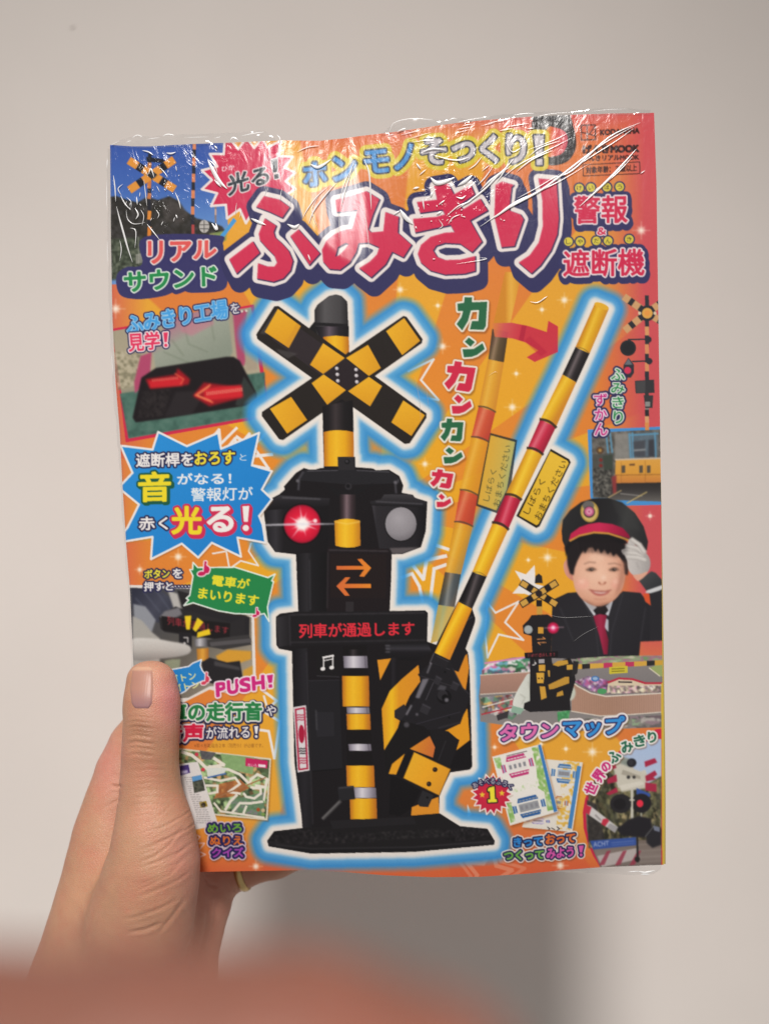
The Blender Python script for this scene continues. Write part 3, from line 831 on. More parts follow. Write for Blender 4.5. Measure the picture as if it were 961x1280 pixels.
fill([(793, 476), (817, 474.5), (817.5, 491), (794, 492)], '#37373a'); fill([(794, 477), (806, 476), (806, 491), (795, 491.5)], '#48484a')
fill([(804, 494), (816, 494), (815, 510), (806, 510)], '#3a3a3c'); fill([(806, 502), (812, 502), (812, 508), (806, 508)], '#8d8d8a')

# -- play mat town with a small toy signal, and the young station master
part('young_station_master_print')
SK = '#e4b096'
# jacket and raised arm
fill([(690, 750), (709, 741), (724, 740), (742, 748), (765, 750), (778, 739), (800, 741), (812, 757), (812, 740), (826, 735), (828, 735), (828, 801), (800, 802), (798, 824), (688, 824)],
     grad((690, 740), (820, 820), (0, '#262429'), (0.5, '#2b2a2f'), (1, '#222126')))
fill([(798, 725.6), (813.5, 714), (819, 716), (827, 725), (828, 737), (820, 742), (810, 742)], grad((800, 715), (822, 740), (0, '#4a4c4e'), (1, '#2e2f33')))
fill([(808, 738), (828, 731), (828, 736), (816, 742), (806, 741)], '#cfd0d2')
fill([(811, 742), (828, 737), (828, 801), (812, 801)], '#29282d')
fill([(803, 742), (811, 742), (813, 757), (806, 752)], '#d9552f')
for p in ([(724, 742), (744, 782), (748, 820)], [(778, 742), (764, 790), (762, 820)], [(700, 760), (716, 800)], [(806, 760), (800, 800)]): line(p, 1.2, '#39383e', soft=0.6)
fill([(726, 747), (736, 752), (750, 762), (742, 770)], '#d6d8de'); fill([(766, 750), (750, 763), (760, 770)], '#cdd0d8'); fill([(756, 772), (760, 775), (760, 790), (754, 783)], '#b9bcc6')
fill([(741, 763), (748, 757), (757, 758), (760, 763), (755, 769), (746, 770)], '#1d1b1f')
fill([(741, 770), (749, 767.5), (758, 769), (755.5, 783), (760, 800), (759, 818), (754, 818), (749, 796)], grad((741, 0), (760, 0), (0, '#8c1f3c'), (0.5, '#a32a4a'), (1, '#7a1832')))
# head
fill([(716, 700), (709, 698), (704, 706), (706, 717), (712, 724), (717, 724)], grad((704, 0), (718, 0), (0, '#d89a86'), (1, '#c9826e')), curve=True)
FACE = [(717, 700), (715.5, 718), (716.5, 729), (719.5, 739), (727, 749), (736, 755), (745, 757.5), (753, 757), (761, 754), (770, 747.5), (777, 737), (780.5, 724), (781.5, 710), (781, 690), (760, 684), (735, 684)]
fill(FACE, radial((747, 716), 44, (0, '#f0c4aa'), (0.5, '#e8b69c'), (0.8, '#dba388'), (1, '#c68a70')), curve=True)
disc(728, 730, 8, '#f0b09c', ry=7, a=0.75, soft=3); disc(770, 730, 7, '#ecaa96', ry=7, a=0.75, soft=3); disc(727, 727, 4, '#f6cab4', ry=3, a=0.6, soft=2); disc(769, 727, 4, '#f4c6b0', ry=3, a=0.6, soft=2)
fill([(778, 700), (783, 700), (779, 724), (774, 737), (768, 744), (773, 728)], '#c28a72', a=0.6, soft=2)
fill([(732, 750), (745, 755), (760, 752), (752, 758), (742, 758)], '#c48a72', a=0.7, soft=1.5)
disc(754, 722, 3.2, '#f6d4be', a=0.7, soft=1.5); disc(746, 697, 10, '#f2cbb2', ry=5, a=0.5, soft=3)
fill([(747, 727), (752, 730.5), (758, 727), (755, 730.8), (750, 731.2)], '#b8745e', soft=0.5); disc(748.6, 728.6, 1.1, '#9a5a48', soft=0.3); disc(755.8, 728.4, 1.1, '#9a5a48', soft=0.3)
for x, s in ((738.5, 1), (767, 1)):
    disc(x, 712, 8, '#cf9478', ry=4, a=0.45, soft=2)
    fill([(x - 6, 712.8), (x - 2, 710.4), (x + 2.4, 710.4), (x + 5.6, 712.4), (x + 2, 713.8), (x - 3, 714)], '#7d6458', curve=True, soft=0.3)
    disc(x + 0.2, 712, 2.4, '#332825', ry=1.9, soft=0.3); disc(x + 0.9, 711.4, 0.6, '#cfc2bc')
    line([(x - 6.4, 712.6), (x - 2, 710), (x + 3, 710), (x + 6.4, 712.2)], 0.8, '#5a443a', soft=0.35)
line([(730, 705), (736, 702.6), (744, 703.4)], 1.8, '#9a7462', a=0.7, soft=0.6); line([(760, 705), (768, 704), (776, 706.6)], 1.8, '#9a7462', a=0.7, soft=0.6)
fill([(737, 737.6), (743, 739), (750, 739.6), (757, 739.4), (762, 738.4), (758, 742.6), (750, 744.8), (742.5, 743)], '#b5615a', curve=True, soft=0.3)
fill([(740, 739), (750, 740.4), (759, 739.6), (755, 741.6), (750, 742.2), (744, 741.2)], '#ead6cc', soft=0.3)
line([(736, 737), (743, 738.6), (756, 739.2), (763.5, 737.4)], 0.9, '#8a3e38', soft=0.3); line([(742, 748.4), (750, 749.6), (757, 748.2)], 1.0, '#c88872', soft=0.6)
# hair
fill([(705, 684), (708, 694), (709, 706), (712, 717), (716.5, 719), (718, 710), (721, 702), (726, 692), (729, 688), (731, 692), (735, 685), (740, 684), (744, 690), (747, 685.5), (751, 692), (755, 687), (759, 693), (763, 690), (766, 695.5),
      (770, 692), (775, 698), (779, 704), (780.5, 718), (784, 719), (786, 704), (786, 684), (760, 668), (720, 670)], '#221d1f', soft=0.7)
for k in range(22):
    x = 722 + k * 2.7
    line([(x - 2, 678), (x + random.Random(k).uniform(-2, 2), 691)], 0.7, '#3b3335', a=0.5, soft=0.3)
# cap
fill([(701.5, 664), (703, 650), (712, 638), (726, 627.5), (741, 623), (760, 622.6), (777, 628), (793, 641), (804, 658), (809.5, 677), (808, 688), (800, 686), (790, 678), (780, 672), (750, 664), (720, 668), (710, 680), (706, 684), (702.5, 676)],
     grad((705, 640), (805, 670), (0, '#2a2a2c'), (0.35, '#222123'), (0.62, '#2a2a2c'), (0.72, '#3b3c3c'), (1, '#2b2b2d')), curve=False)
fill([(764, 624), (776, 628), (792, 642), (800, 664), (786, 660), (770, 640)], '#3d3e3e', a=0.5, soft=3)
fill([(706, 684.5), (711, 676), (722, 669), (745, 665), (766, 667), (780, 674), (785, 680), (776, 680), (760, 673), (738, 672), (720, 676), (711, 684), (707, 696)], '#1b191c', soft=0.4)
fill([(710.5, 675.5), (713, 667), (724, 659), (735, 655), (748, 653), (765, 655), (778, 660), (786, 669), (787, 673.5), (776, 670), (760, 665.4), (741, 664.4), (724, 668.5)], grad((712, 0), (787, 0), (0, '#c2244c'), (0.5, '#c92a55'), (0.8, '#a81d42'), (1, '#8c1838')))
line([(712, 676), (724, 669.6), (742, 665.6), (760, 666.8), (775, 671.6), (787, 676)], 2.4, '#cf9440')
disc(736.5, 639.5, 11.4, '#b99a4a', ry=13.4, rot=-0.1); disc(736.5, 640, 9.4, '#d9c27a', ry=11, rot=-0.1, a=0.7); disc(735, 632, 7.2, '#6a6664', ry=6); disc(736, 640, 7.2, '#3a2a30'); disc(736, 639.5, 6.0, '#c9648c'); disc(736, 639.5, 3.4, '#e6a4bc'); disc(736, 639.5, 1.3, '#b04870')
# saluting glove
fill([(779, 690), (783, 682), (786, 674), (790, 674), (794, 682), (800, 684), (806, 690), (811, 697), (812.5, 706), (809, 715), (800, 718), (791.5, 719), (785, 712), (783, 700)], grad((780, 0), (813, 0), (0, '#cfcac6'), (0.5, '#bdb8b5'), (1, '#a29d9b')), curve=True)
fill([(777, 687), (788, 685), (797, 689), (793, 694), (783, 694), (777.5, 691.5)], '#d9d5d0', curve=True)
for p in ([(803, 696), (794, 692), (780, 690.5)], [(804, 692), (797, 686), (783, 682.5)], [(805, 690), (799, 681), (789.5, 674.5)], [(806, 700), (796, 697), (784, 696)]):
    line(p, 5.4, '#97928f', soft=0.3); line(p, 4.6, '#cbc6c1', soft=0.3); line([(x - 0.4, y - 0.9) for x, y in p], 1.6, '#dcd8d3', soft=0.4)
line([(795, 703), (798, 711)], 1.0, '#9a9593', a=0.7, soft=0.5)
fill([(791, 719), (800, 717.5), (809, 714.5), (806, 720), (798, 726), (794, 724)], '#e0a890', curve=True)

fill([(720, 672), (782, 674), (784, 690), (770, 697), (740, 690), (722, 692)], '#140f12', a=0.35, soft=2.5, own=False)
fill([(772, 700), (784, 702), (782, 726), (776, 740), (768, 748), (772, 726)], '#a8705c', a=0.35, soft=3, own=False)
fill([(728, 748), (745, 758), (764, 752), (760, 764), (746, 768), (734, 760)], '#3a2a28', a=0.25, soft=2, own=False)
soften([(700, 640), (730, 622), (780, 625), (812, 665), (828, 720), (828, 800), (798, 822), (690, 822), (690, 750), (716, 738), (704, 700)], 1)
part('town_mat_print')
MAT = [(602, 838), (612, 828), (640, 822), (664, 821), (720, 824), (760, 821), (828, 820), (828, 909), (770, 911), (700, 915), (640, 908), (600, 902), (598, 870)]
fill(MAT, grad((0, 820), (0, 910), (0, '#8c8684'), (0.4, '#7f7a7a'), (1, '#8a8583')))
mottle([(602, 838), (612, 828), (662, 820), (663, 842), (604, 846)], ['#c77aa4', '#6fb0c8', '#d8c8d0', '#3f8a5a', '#b05a8a', '#e0d8d0'], cell=4.6, seed=51, stretch=(2.2, 0.8), contrast=2.2, a=0.85)
line([(606, 829), (660, 821)], 2.0, '#d98ab8')
mottle([(720, 823), (762, 820), (828, 819), (828, 828), (720, 831)], ['#8fae7a', '#cfc8b0', '#a8708a', '#6f9a62'], cell=4.5, seed=52, a=0.8, stretch=(2.5, 0.8), contrast=2)
fill([(600, 844), (662, 840), (664, 862), (640, 866), (600, 868)], grad((0, 842), (0, 868), (0, '#b08878'), (1, '#9d7a6c')))
line([(600, 844), (662, 840)], 1.2, '#d0c4b8'); line([(600, 868), (662, 864)], 1.2, '#d0c4b8')
mottle([(600, 872), (640, 868), (650, 890), (640, 900), (602, 890)], ['#8c8a92', '#b04a50', '#5a8a6a', '#d8d0c8', '#6a6a78', '#c9a05a'], cell=4.5, seed=53, contrast=2, a=0.8)
line([(602, 893), (640, 884)], 1.8, '#b03a44'); line([(603, 884), (640, 874)], 1.6, '#d8d2ca'); fill([(620, 894), (636, 888), (634, 897), (622, 901)], '#3a3639')
mottle([(718, 852), (734, 845), (758, 850), (770, 856), (758, 866), (738, 864)], ['#b57ab0', '#d2a8d0', '#7a5a90', '#e2d0de', '#a04a78'], cell=3.0, seed=54, contrast=2.2, a=0.85)
disc(743.5, 848.5, 5.2, '#4a78b4', ry=3.6); disc(743.5, 848.2, 3.2, '#9cb8d8', ry=2.0); disc(752, 864, 6, '#4f9a62', ry=3.6)
fill([(760, 852), (773, 847), (790, 848), (806, 853), (828, 853), (828, 866), (758, 866)], '#d8c8ac')
line([(760, 853), (773, 848), (790, 849), (806, 854), (828, 854)], 2.6, '#b83246')
mottle([(761, 857), (828, 857), (828, 866), (760, 867)], ['#d8c8ac', '#8a6a70', '#e6dcc8', '#5a5058', '#c090a8'], cell=2.8, seed=55, contrast=2.2, a=0.75)
line([(773, 852.5), (789, 852.8)], 1.8, '#3a3034')
fill([(714, 852), (722, 858), (738, 866), (757, 870), (828, 866), (828, 890), (790, 893), (750, 895), (714, 889)], grad((714, 0), (828, 0), (0, '#b08a76'), (0.4, '#a8836f'), (1, '#b59180')))
for k in range(40): line([(716 + k * 2.85, 858 + min(10, k * 0.9)), (716 + k * 2.85, 892)], 0.5, '#8a6a5c', a=0.35)
line([(714, 852), (722, 858), (738, 866.4), (757, 870.4), (828, 866.4)], 1.6, '#dcd2c4'); line([(714, 889), (750, 895), (790, 893), (828, 890)], 1.4, '#d5cabc')
mottle([(696, 890), (712, 888), (710, 902), (697, 902)], ['#4f9a62', '#6ab07a', '#3f7a50'], cell=2, seed=56)
mottle([(730, 898), (828, 894), (828, 909), (730, 912)], ['#7d7878', '#8c8888', '#d0c8c0', '#7a9a70', '#9a7a8a'], cell=5, seed=57, a=0.6, stretch=(2, 0.9), contrast=1.8)
fill([(811, 835), (828, 828), (828, 846), (822, 844)], '#9aa86a'); line([(811, 835), (824, 845)], 1.4, '#d8d0b8')
# puppet hand behind the toy
fill([(660, 842), (668, 846), (672, 860), (672, 876), (664, 884), (652, 888), (642, 884), (641, 876), (646, 864), (653, 852)], grad((640, 0), (672, 0), (0, '#dcded6'), (0.6, '#cfd2c9'), (1, '#a9ac9f')), curve=True)
for p in ([(650, 868), (656, 872), (652, 880)], [(660, 852), (662, 862)]): line(p, 1.2, '#b2b4aa', soft=0.6)
fill([(640, 882), (655, 886), (650, 893), (638, 890)], '#8fb09c')
disc(711, 866, 8, '#c3c8ba', ry=10, soft=0.6)
part('small_toy_signal_print')
for ang in (0.56, -0.56):
    c, s = math.cos(ang), math.sin(ang); o = np.array((673.2, 742)); u = np.array((c, s)); n = np.array((-s, c)) * 4.6
    fill([o - u * 27 - n, o + u * 27 - n, o + u * 27 + n, o - u * 27 + n], '#221e1f')
    n = n * 0.74
    for a0, a1 in ((-26, -17), (-9.5, -2.5), (2.5, 9.5), (17, 26)):
        fill([o + u * a0 - n, o + u * a1 - n, o + u * a1 + n, o + u * a0 + n], '#cfa04a')
fill([(668, 729), (669, 720), (673, 717), (677, 720), (678, 729)], '#2a2728'); disc(673.2, 742, 4.2, '#2a2224')
fill([(670, 750), (677, 750), (677, 758), (670, 758)], '#221e20'); fill([(670.5, 758), (677.5, 758), (677.5, 768), (670.5, 768)], '#c79a44')
fill([(660, 775), (664, 769), (684, 768), (690, 772), (697, 780), (696, 791), (689, 795), (688, 815), (690, 830), (712, 822), (716, 830), (719, 850), (712, 875), (713, 888), (662, 890), (654, 886), (655, 879), (662, 876), (662, 823), (665, 815), (664, 795), (654, 792), (653, 782)], '#222023')
disc(660, 787, 5.4, '#9aa0a0'); disc(660, 786.6, 4.2, '#a9b0b0'); disc(691, 785, 7, '#c01c48', soft=0.8); disc(691, 785, 4, '#e6508a', soft=0.8); disc(691, 784.6, 2, '#ffe4ee', soft=0.5)
line([(680, 785), (704, 784)], 0.8, '#f0c0d0', a=0.8, soft=0.3); fill([(672, 784), (679, 784), (679, 792), (672, 792)], '#d09a3a')
line([(671, 799), (681, 798.4), (678, 796.4)], 1.1, '#cf8a50'); line([(682, 803), (672, 803.4), (675, 805.8)], 1.1, '#cf8a50')
fill([(655, 816), (697, 814), (697, 822), (656, 823)], '#1a181a'); text('列車が通過します', [(659, 817), (694, 815.4), (694, 820.4), (659, 821.6)], '#b0404a')
text('♪', [(665, 825), (670, 825), (670, 832), (665, 832)], '#c8c4c2')
fill([(673, 824), (680, 824), (680, 829), (673, 829)], '#a8a4a8'); fill([(673, 831), (681, 831), (681, 839), (673, 839)], '#d3a03e'); fill([(670, 841), (680, 841), (679, 854), (671, 854)], '#d8a640'); disc(673, 848, 1, '#2a2220'); disc(677, 848, 1, '#2a2220'); fill([(674, 858), (681, 858), (683, 872), (676, 875)], '#cf9c3c')
fill([(690, 831), (697, 826), (709, 825), (710, 830), (697, 833)], '#c8993c'); fill([(685, 856), (706, 846), (711, 846), (711, 854), (692, 861), (686, 862)], '#c2933a'); fill([(696, 866), (703, 863), (704, 869), (695, 871)], '#c2933a')
fill([(684, 838), (687, 838), (687, 846), (685, 846)], '#c2933a')
for x0, x1, c in ((708, 727, '#d0a040'), (727, 737, '#2c2829'), (737, 754, '#d6a948'), (754, 765, '#c03a62'), (765, 781, '#d4a748'), (781, 792, '#bf3860'), (792, 808, '#d4a648'), (808, 818, '#2e2c2c'), (818, 830, '#d0a23f')):
    y0, y1 = 834.4 - (x0 - 708) * 0.05, 834.4 - (x1 - 708) * 0.05
    fill([(x0, y0 - 3.4), (x1, y1 - 3.2), (x1, y1 + 2.6), (x0, y0 + 3.0)], c)
fill([(761, 834), (784, 832.4), (784, 841), (761, 842.6)], '#cfc03c')
for y in (835.6, 838.6): line([(764, y + 0.6), (780, y)], 1.0, '#6a5e20')
fill([(716, 826), (723, 827), (721, 842), (714, 846)], '#2a282a')

# crossing abroad, bottom right
part('foreign_crossing_photo_print')
ARC = [(817, 921), (800, 925), (786, 930), (772, 940), (760, 952), (748, 966), (738, 982), (731, 998), (728, 1015), (729, 1035), (734, 1054), (741, 1070), (751, 1086)]
fill(ARC + [(770, 1100), (832, 1100), (832, 910), (818, 912)], '#cb2a48')
ARC2 = [(x + 4.0, y + 2.4) for x, y in ARC]
IN = ARC2 + [(770, 1100), (826, 1100), (826, 924)]
fill(IN, grad((0, 925), (0, 1090), (0, '#a9bede'), (0.35, '#b6c4da'), (0.36, '#8a8878'), (0.7, '#6a6658'), (0.85, '#6d6760'), (1, '#7a716a')))
mottle([(735, 985), (752, 965), (770, 955), (800, 985), (826, 970), (826, 1060), (735, 1060)], ['#4a4a36', '#6a6648', '#8a7d5c', '#5a5844', '#3a3a30'], cell=4, seed=61, stretch=(0.7, 1.6), soft=1.0)
mottle([(776, 945), (790, 950), (792, 985), (770, 985), (764, 962)], ['#5a6048', '#787c64', '#8a8a74'], cell=3, seed=62, a=0.7, soft=1)
mottle([(733, 1000), (745, 1005), (756, 1050), (735, 1052)], ['#2e2c2c', '#45413e', '#3a3634'], cell=3, seed=63, soft=1)
fill([(742, 1062), (800, 1050), (826, 1050), (826, 1100), (755, 1100)], grad((0, 1050), (0, 1090), (0, '#776a62'), (0.5, '#8a7e78'), (1, '#6f635c')))
for y in (1056, 1064, 1072, 1078): line([(796, y), (826, y - 2)], 1.0, '#a0968e', a=0.7, soft=0.4)
line([(789.5, 960), (789.5, 1024)], 3.4, '#c3c0b2'); line([(801, 1010), (801, 1024)], 2.2, '#a9a898')
for q, tips in (([(768, 962), (772, 956), (806, 966), (806, 976), (790, 974)], None), ([(772, 985), (770, 976), (806, 962), (808, 968)], None)):
    fill(q, '#cfcabd')
fill([(766, 958), (774, 954), (808, 968), (808, 985), (776, 990), (770, 978)], '#c9c4b6', soft=0.4)
fill([(778, 962), (800, 970), (800, 974), (776, 968)], '#a8a294'); fill([(774, 982), (800, 976), (806, 980), (776, 988)], '#d6d1c4')
for p in ([(805, 952), (818, 947.6), (821, 953), (806, 959)], [(806, 970), (818, 963), (821, 968), (816, 972), (820, 974), (807, 977)], [(806, 978), (820, 980), (820, 990), (806, 988)], [(758, 974), (770, 968), (771, 977), (759, 980)], [(757, 992), (770, 984), (772, 990), (761, 994)], [(762, 956), (768, 953), (770, 960), (764, 962)]):
    fill(p, '#a82c48')
disc(789, 953.5, 6, '#26262c', ry=5.6); disc(788, 953, 3.6, '#34343a'); disc(785, 971.5, 2.2, '#3a3838'); disc(792, 971.5, 2, '#3a3838')
fill([(795, 985), (812, 992), (812, 996), (795, 995)], '#3a56a0')
disc(775.5, 1004.5, 13.5, '#29272a', ry=12); disc(774, 1005, 8, '#1f1d20', ry=7); disc(801, 1004, 12.5, '#242226', ry=12); disc(799.4, 1004.4, 4.2, '#e8334a', ry=4.6)
line([(787, 1000), (792, 1000)], 2, '#c8c4b6'); line([(789.6, 990), (789.6, 1022)], 2.4, '#cdc9bb')
fill([(786, 1024), (798, 1020), (813, 1023), (815, 1036), (806, 1047), (790, 1046), (776, 1044), (770, 1036)], '#252328', soft=0.5)
fill([(806, 1042), (818, 1032), (826, 1038), (826, 1056), (815, 1060), (808, 1054)], '#2b2a2f', soft=0.5); fill([(816, 1032), (824, 1034), (824, 1040), (817, 1038)], '#8a92a8', a=0.8)
line([(806, 1046), (818, 1031)], 0.8, '#7a7a7a')
fill([(732, 1006), (737, 1007), (772, 1034), (768, 1041), (733, 1017)], '#cfcbca'); fill([(732, 1006), (739, 1009), (736, 1019), (731, 1015)], '#c03248'); fill([(753, 1024), (757.5, 1023), (761, 1026), (756, 1033), (751, 1030)], '#c4344a')
line([(744, 1019), (750, 1025)], 2.2, '#8a8484', a=0.7)
fill([(762, 1029), (772, 1034), (768, 1041), (758, 1034)], '#a3a0a2')
fill([(737, 1051), (794.5, 1046.5), (794.8, 1056.5), (741, 1062)], '#3a569f'); line([(764, 1053.5), (792, 1051)], 0.8, '#7a90c4', a=0.8); line([(764, 1056.5), (792, 1054)], 0.7, '#7a90c4', a=0.6)
text('ACHT', [(741, 1052.6), (760.5, 1051), (760.5, 1057), (741.5, 1058.8)], '#b9c2dc', bold=0.15)
fill([(746, 1070), (796, 1060), (797, 1074), (752, 1084)], '#b9afac')
for x in (748, 768, 786): fill([(x, 1082), (x + 10, 1064), (x + 15, 1063), (x + 7, 1081)], '#9c3a4e', a=0.85)
fill([(795, 1046), (797, 1046), (798, 1078), (795, 1078)], '#2a2828'); disc(796, 1074, 3.4, '#262424')
line([(827.6, 855), (829, 1092)], 3.4, '#d8b63a', own=False)

soften(IN, 1)
# push-button demonstration, left edge
part('push_button_photo_print')
fill([(150, 731), (240, 733), (318, 771), (320, 846), (290, 868), (262, 862), (230, 878), (150, 880)], '#e4ded8')
fill([(150, 734.5), (240, 736), (314.5, 772), (316, 843), (288, 856), (262, 858), (236, 872), (150, 880)], grad((160, 730), (310, 850), (0, '#3a3c48'), (0.5, '#56534f'), (1, '#a89c88')))
fill([(165, 735), (200, 737), (214, 748), (219, 765), (205, 780), (186, 775), (166, 758)], grad((165, 735), (215, 775), (0, '#2b2d3c'), (0.6, '#454756'), (1, '#353743')), soft=0.8)
for p in ([(180, 740), (200, 765)], [(170, 748), (190, 770)], [(195, 738), (212, 762)]): line(p, 2, '#565a6a', a=0.6, soft=1)
fill([(167, 755), (182, 758), (195, 775), (190, 790), (168, 775)], '#8f929a', soft=1.2); fill([(210, 738), (222, 742), (228, 765), (218, 762)], '#b5b2ae', soft=0.8)
fill([(222, 738), (260, 748), (312, 772), (312, 800), (300, 800), (230, 765)], '#262427')
fill([(166, 770), (178, 776), (190, 790), (200, 798), (200, 830), (180, 850), (165, 850)], '#a9a6a0', soft=1)
fill([(199, 772), (206, 765), (220, 758), (230, 762), (290, 778), (306, 770), (306, 796), (290, 802), (206, 790), (201, 786)], '#2a282a')
fill([(200, 771), (206, 764), (224, 759), (228, 768), (212, 776)], '#77757a', soft=0.8)
fill([(202, 770), (288, 779), (287, 801), (204, 788)], '#1b1819')
text('列車が通過します', [(209, 770), (286, 783.5), (285.5, 793), (209.5, 781)], '#cf3a48', bold=0.1)
fill([(224, 790), (240, 791), (240, 812), (224, 810)], '#222023'); line([(230, 797), (235, 797), (235, 803)], 1.4, '#c8c4c2'); disc(231, 804, 1.5, '#c8c4c2')
fill([(256, 800), (312, 793), (314, 806), (280, 812), (258, 808)], '#3a3839'); fill([(262, 803), (314, 798), (314, 803), (264, 808)], '#555254')
fill([(243, 799), (259, 797), (260, 808), (244, 808)], grad((243, 0), (260, 0), (0, '#5a585c'), (0.4, '#c4c2c6'), (1, '#4a484c')))
fill([(246, 811), (261, 810), (261, 826), (247, 826)], grad((246, 0), (261, 0), (0, '#b3762c'), (0.5, '#e0a440'), (1, '#a8692a')))
fill([(270, 820), (285, 812), (314, 814), (314, 824), (290, 832), (274, 828)], '#d39a34', soft=0.5); fill([(304, 838), (316, 832), (316, 846), (304, 846)], '#cf9a3a', soft=0.5)
fill([(252, 828), (262, 822), (284, 828), (300, 826), (304, 850), (280, 858), (256, 852)], '#252326'); fill([(268, 826), (300, 834), (300, 838), (268, 832)], '#454346', soft=0.5)
fill([(216, 824), (226, 824), (224, 840), (208, 842), (206, 826)], '#8e947c', soft=0.6)
fill([(164, 800), (190, 798), (215, 802), (232, 805), (239, 810), (236, 817), (222, 821), (196, 824), (176, 826), (164, 822)], grad((0, 798), (0, 826), (0, '#d2cfca'), (0.5, '#bdb9b4'), (1, '#8e8a87')), curve=True, soft=0.4)
for p in ([(231, 770), (239.5, 769.5), (237.5, 787), (233, 787)], [(247, 772), (254.5, 777.5), (245, 790), (241, 786.5)], [(247, 790.5), (262, 786), (263.5, 793), (246.5, 797)]): fill(p, '#ecca24')

soften([(150, 736), (240, 738), (312, 773), (313, 840), (288, 852), (236, 868), (150, 872)], 1)
# maze sheet and quiz sheet, lower left
part('maze_sheet_print')
MZ = [(205, 933), (339, 948), (334.5, 1025.5), (268, 1019), (205, 1008)]
fill([(x + 1.5, y + 1.8) for x, y in MZ], '#7a4a20', a=0.5, soft=1.2, own=False)
fill(MZ, '#dcd3be')
MI = [(206, 935), (337, 950), (332.5, 1023), (269, 1017), (206, 1006)]
mottle(MI, ['#5f7a50', '#7d9464', '#8fa878', '#a9885c', '#556a4c'], cell=5, seed=71, contrast=1.8)
mottle([(276, 942), (318, 947), (316, 968), (280, 960)], ['#7fa06a', '#8fb078'], cell=3, seed=72)
mottle([(274, 980), (300, 974), (312, 985), (290, 996), (268, 998)], ['#a9683c', '#c08a50', '#8c5a38'], cell=3, seed=73)
mottle([(250, 938), (270, 941), (264, 950), (252, 949)], ['#4a4a4e', '#6a686a'], cell=2, seed=74)
mottle([(288, 1000), (330, 990), (330, 1020), (290, 1014)], ['#6a8a68', '#8a7a8c', '#5a7a5c'], cell=2.5, seed=75)
for p, w in (([(228, 940), (240, 944), (250, 952), (258, 960), (280, 956), (268, 948)], 4), ([(262, 958), (286, 962), (300, 968), (312, 980), (314, 974), (322, 968), (334, 974), (332, 984), (320, 982)], 3.4),
             ([(256, 972), (276, 976), (294, 972), (300, 980), (286, 990), (300, 992)], 3), ([(258, 982), (272, 982), (272, 990), (262, 992)], 3), ([(305, 992), (308, 996), (318, 998), (326, 992), (326, 986), (314, 984)], 3),
             ([(296, 994), (288, 1002), (282, 1012)], 3.4), ([(290, 1016), (300, 1004), (314, 1004), (328, 1002)], 3), ([(304, 1018), (308, 1008)], 3), ([(268, 1004), (276, 1014), (330, 1022)], 2.6), ([(316, 986), (332, 984), (330, 1000)], 2.4)):
    line(p, w, '#e6e0d2')
fill([(258, 960), (284, 960), (280, 968), (260, 972)], '#d8dcd4'); line([(260, 972), (282, 967)], 2, '#4a6ea8')
line([(268, 998), (332, 972)], 1.6, '#a0704a')
fill([(307, 947), (335, 951), (334, 960.5), (307, 957.5)], '#c3265e'); text('めいろ', [(310, 954), (321, 955), (321, 959), (310, 958)], '#f2dce2', bold=0.2); fill([(323, 955.2), (332, 956), (332, 959.4), (323, 958.6)], '#f0e0e6')
for x, y, c in ((323, 1012, '#a8502c'), (329, 1013, '#c8b08a'), (329, 1018, '#7a9a52'), (246, 943, '#c83a50'), (254, 962, '#d04050')): disc(x, y, 2.4, c)
part('quiz_sheet_print')
fill([(212, 957), (247, 952.5), (272, 1026), (256, 1034), (246, 1038), (224, 1000)], '#b59a7a', a=0.35, soft=1.2, own=False)
fill([(210, 957), (247.5, 952), (271.5, 1026), (255, 1035), (244, 1037), (220, 1000)], '#dedad8')
fill([(222, 958), (236, 955.5), (238, 966), (224, 970)], '#4a3a78'); fill([(226.5, 964), (234.5, 962.4), (235.2, 966), (227.4, 967.6)], '#c4bcdc', soft=0.4)
fill([(240, 971), (252, 968.5), (256.5, 988), (243, 991.5)], '#3a3f40'); fill([(240, 971), (252, 968.5), (253, 974), (241, 977)], '#5f9ad0')
mottle([(241, 978), (254, 975), (256.5, 988), (243, 991)], ['#2c2f2c', '#4f554a', '#6a6a5c'], cell=1.6, seed=77)
fill([(249, 1003), (258, 1001), (260, 1008), (251, 1010)], '#a08a3a'); disc(254.5, 1006, 3, '#3a3428')
rr = random.Random(3)
for k in range(22):
    y = 972 + k * 2.7; x0 = 226 + (y - 957) * 0.33
    if x0 > 246: x0 = 246
    x1 = min(238 + (y - 957) * 0.30 if y < 992 else 249 + (y - 992) * 0.5, 240 if y < 992 else 266)
    while x0 < x1 - 1:
        L = rr.uniform(1, 3.4); line([(x0, y), (min(x0 + L, x1), y - 0.3)], 0.9, '#8a8688', a=0.8); x0 += L + rr.uniform(0.8, 2)

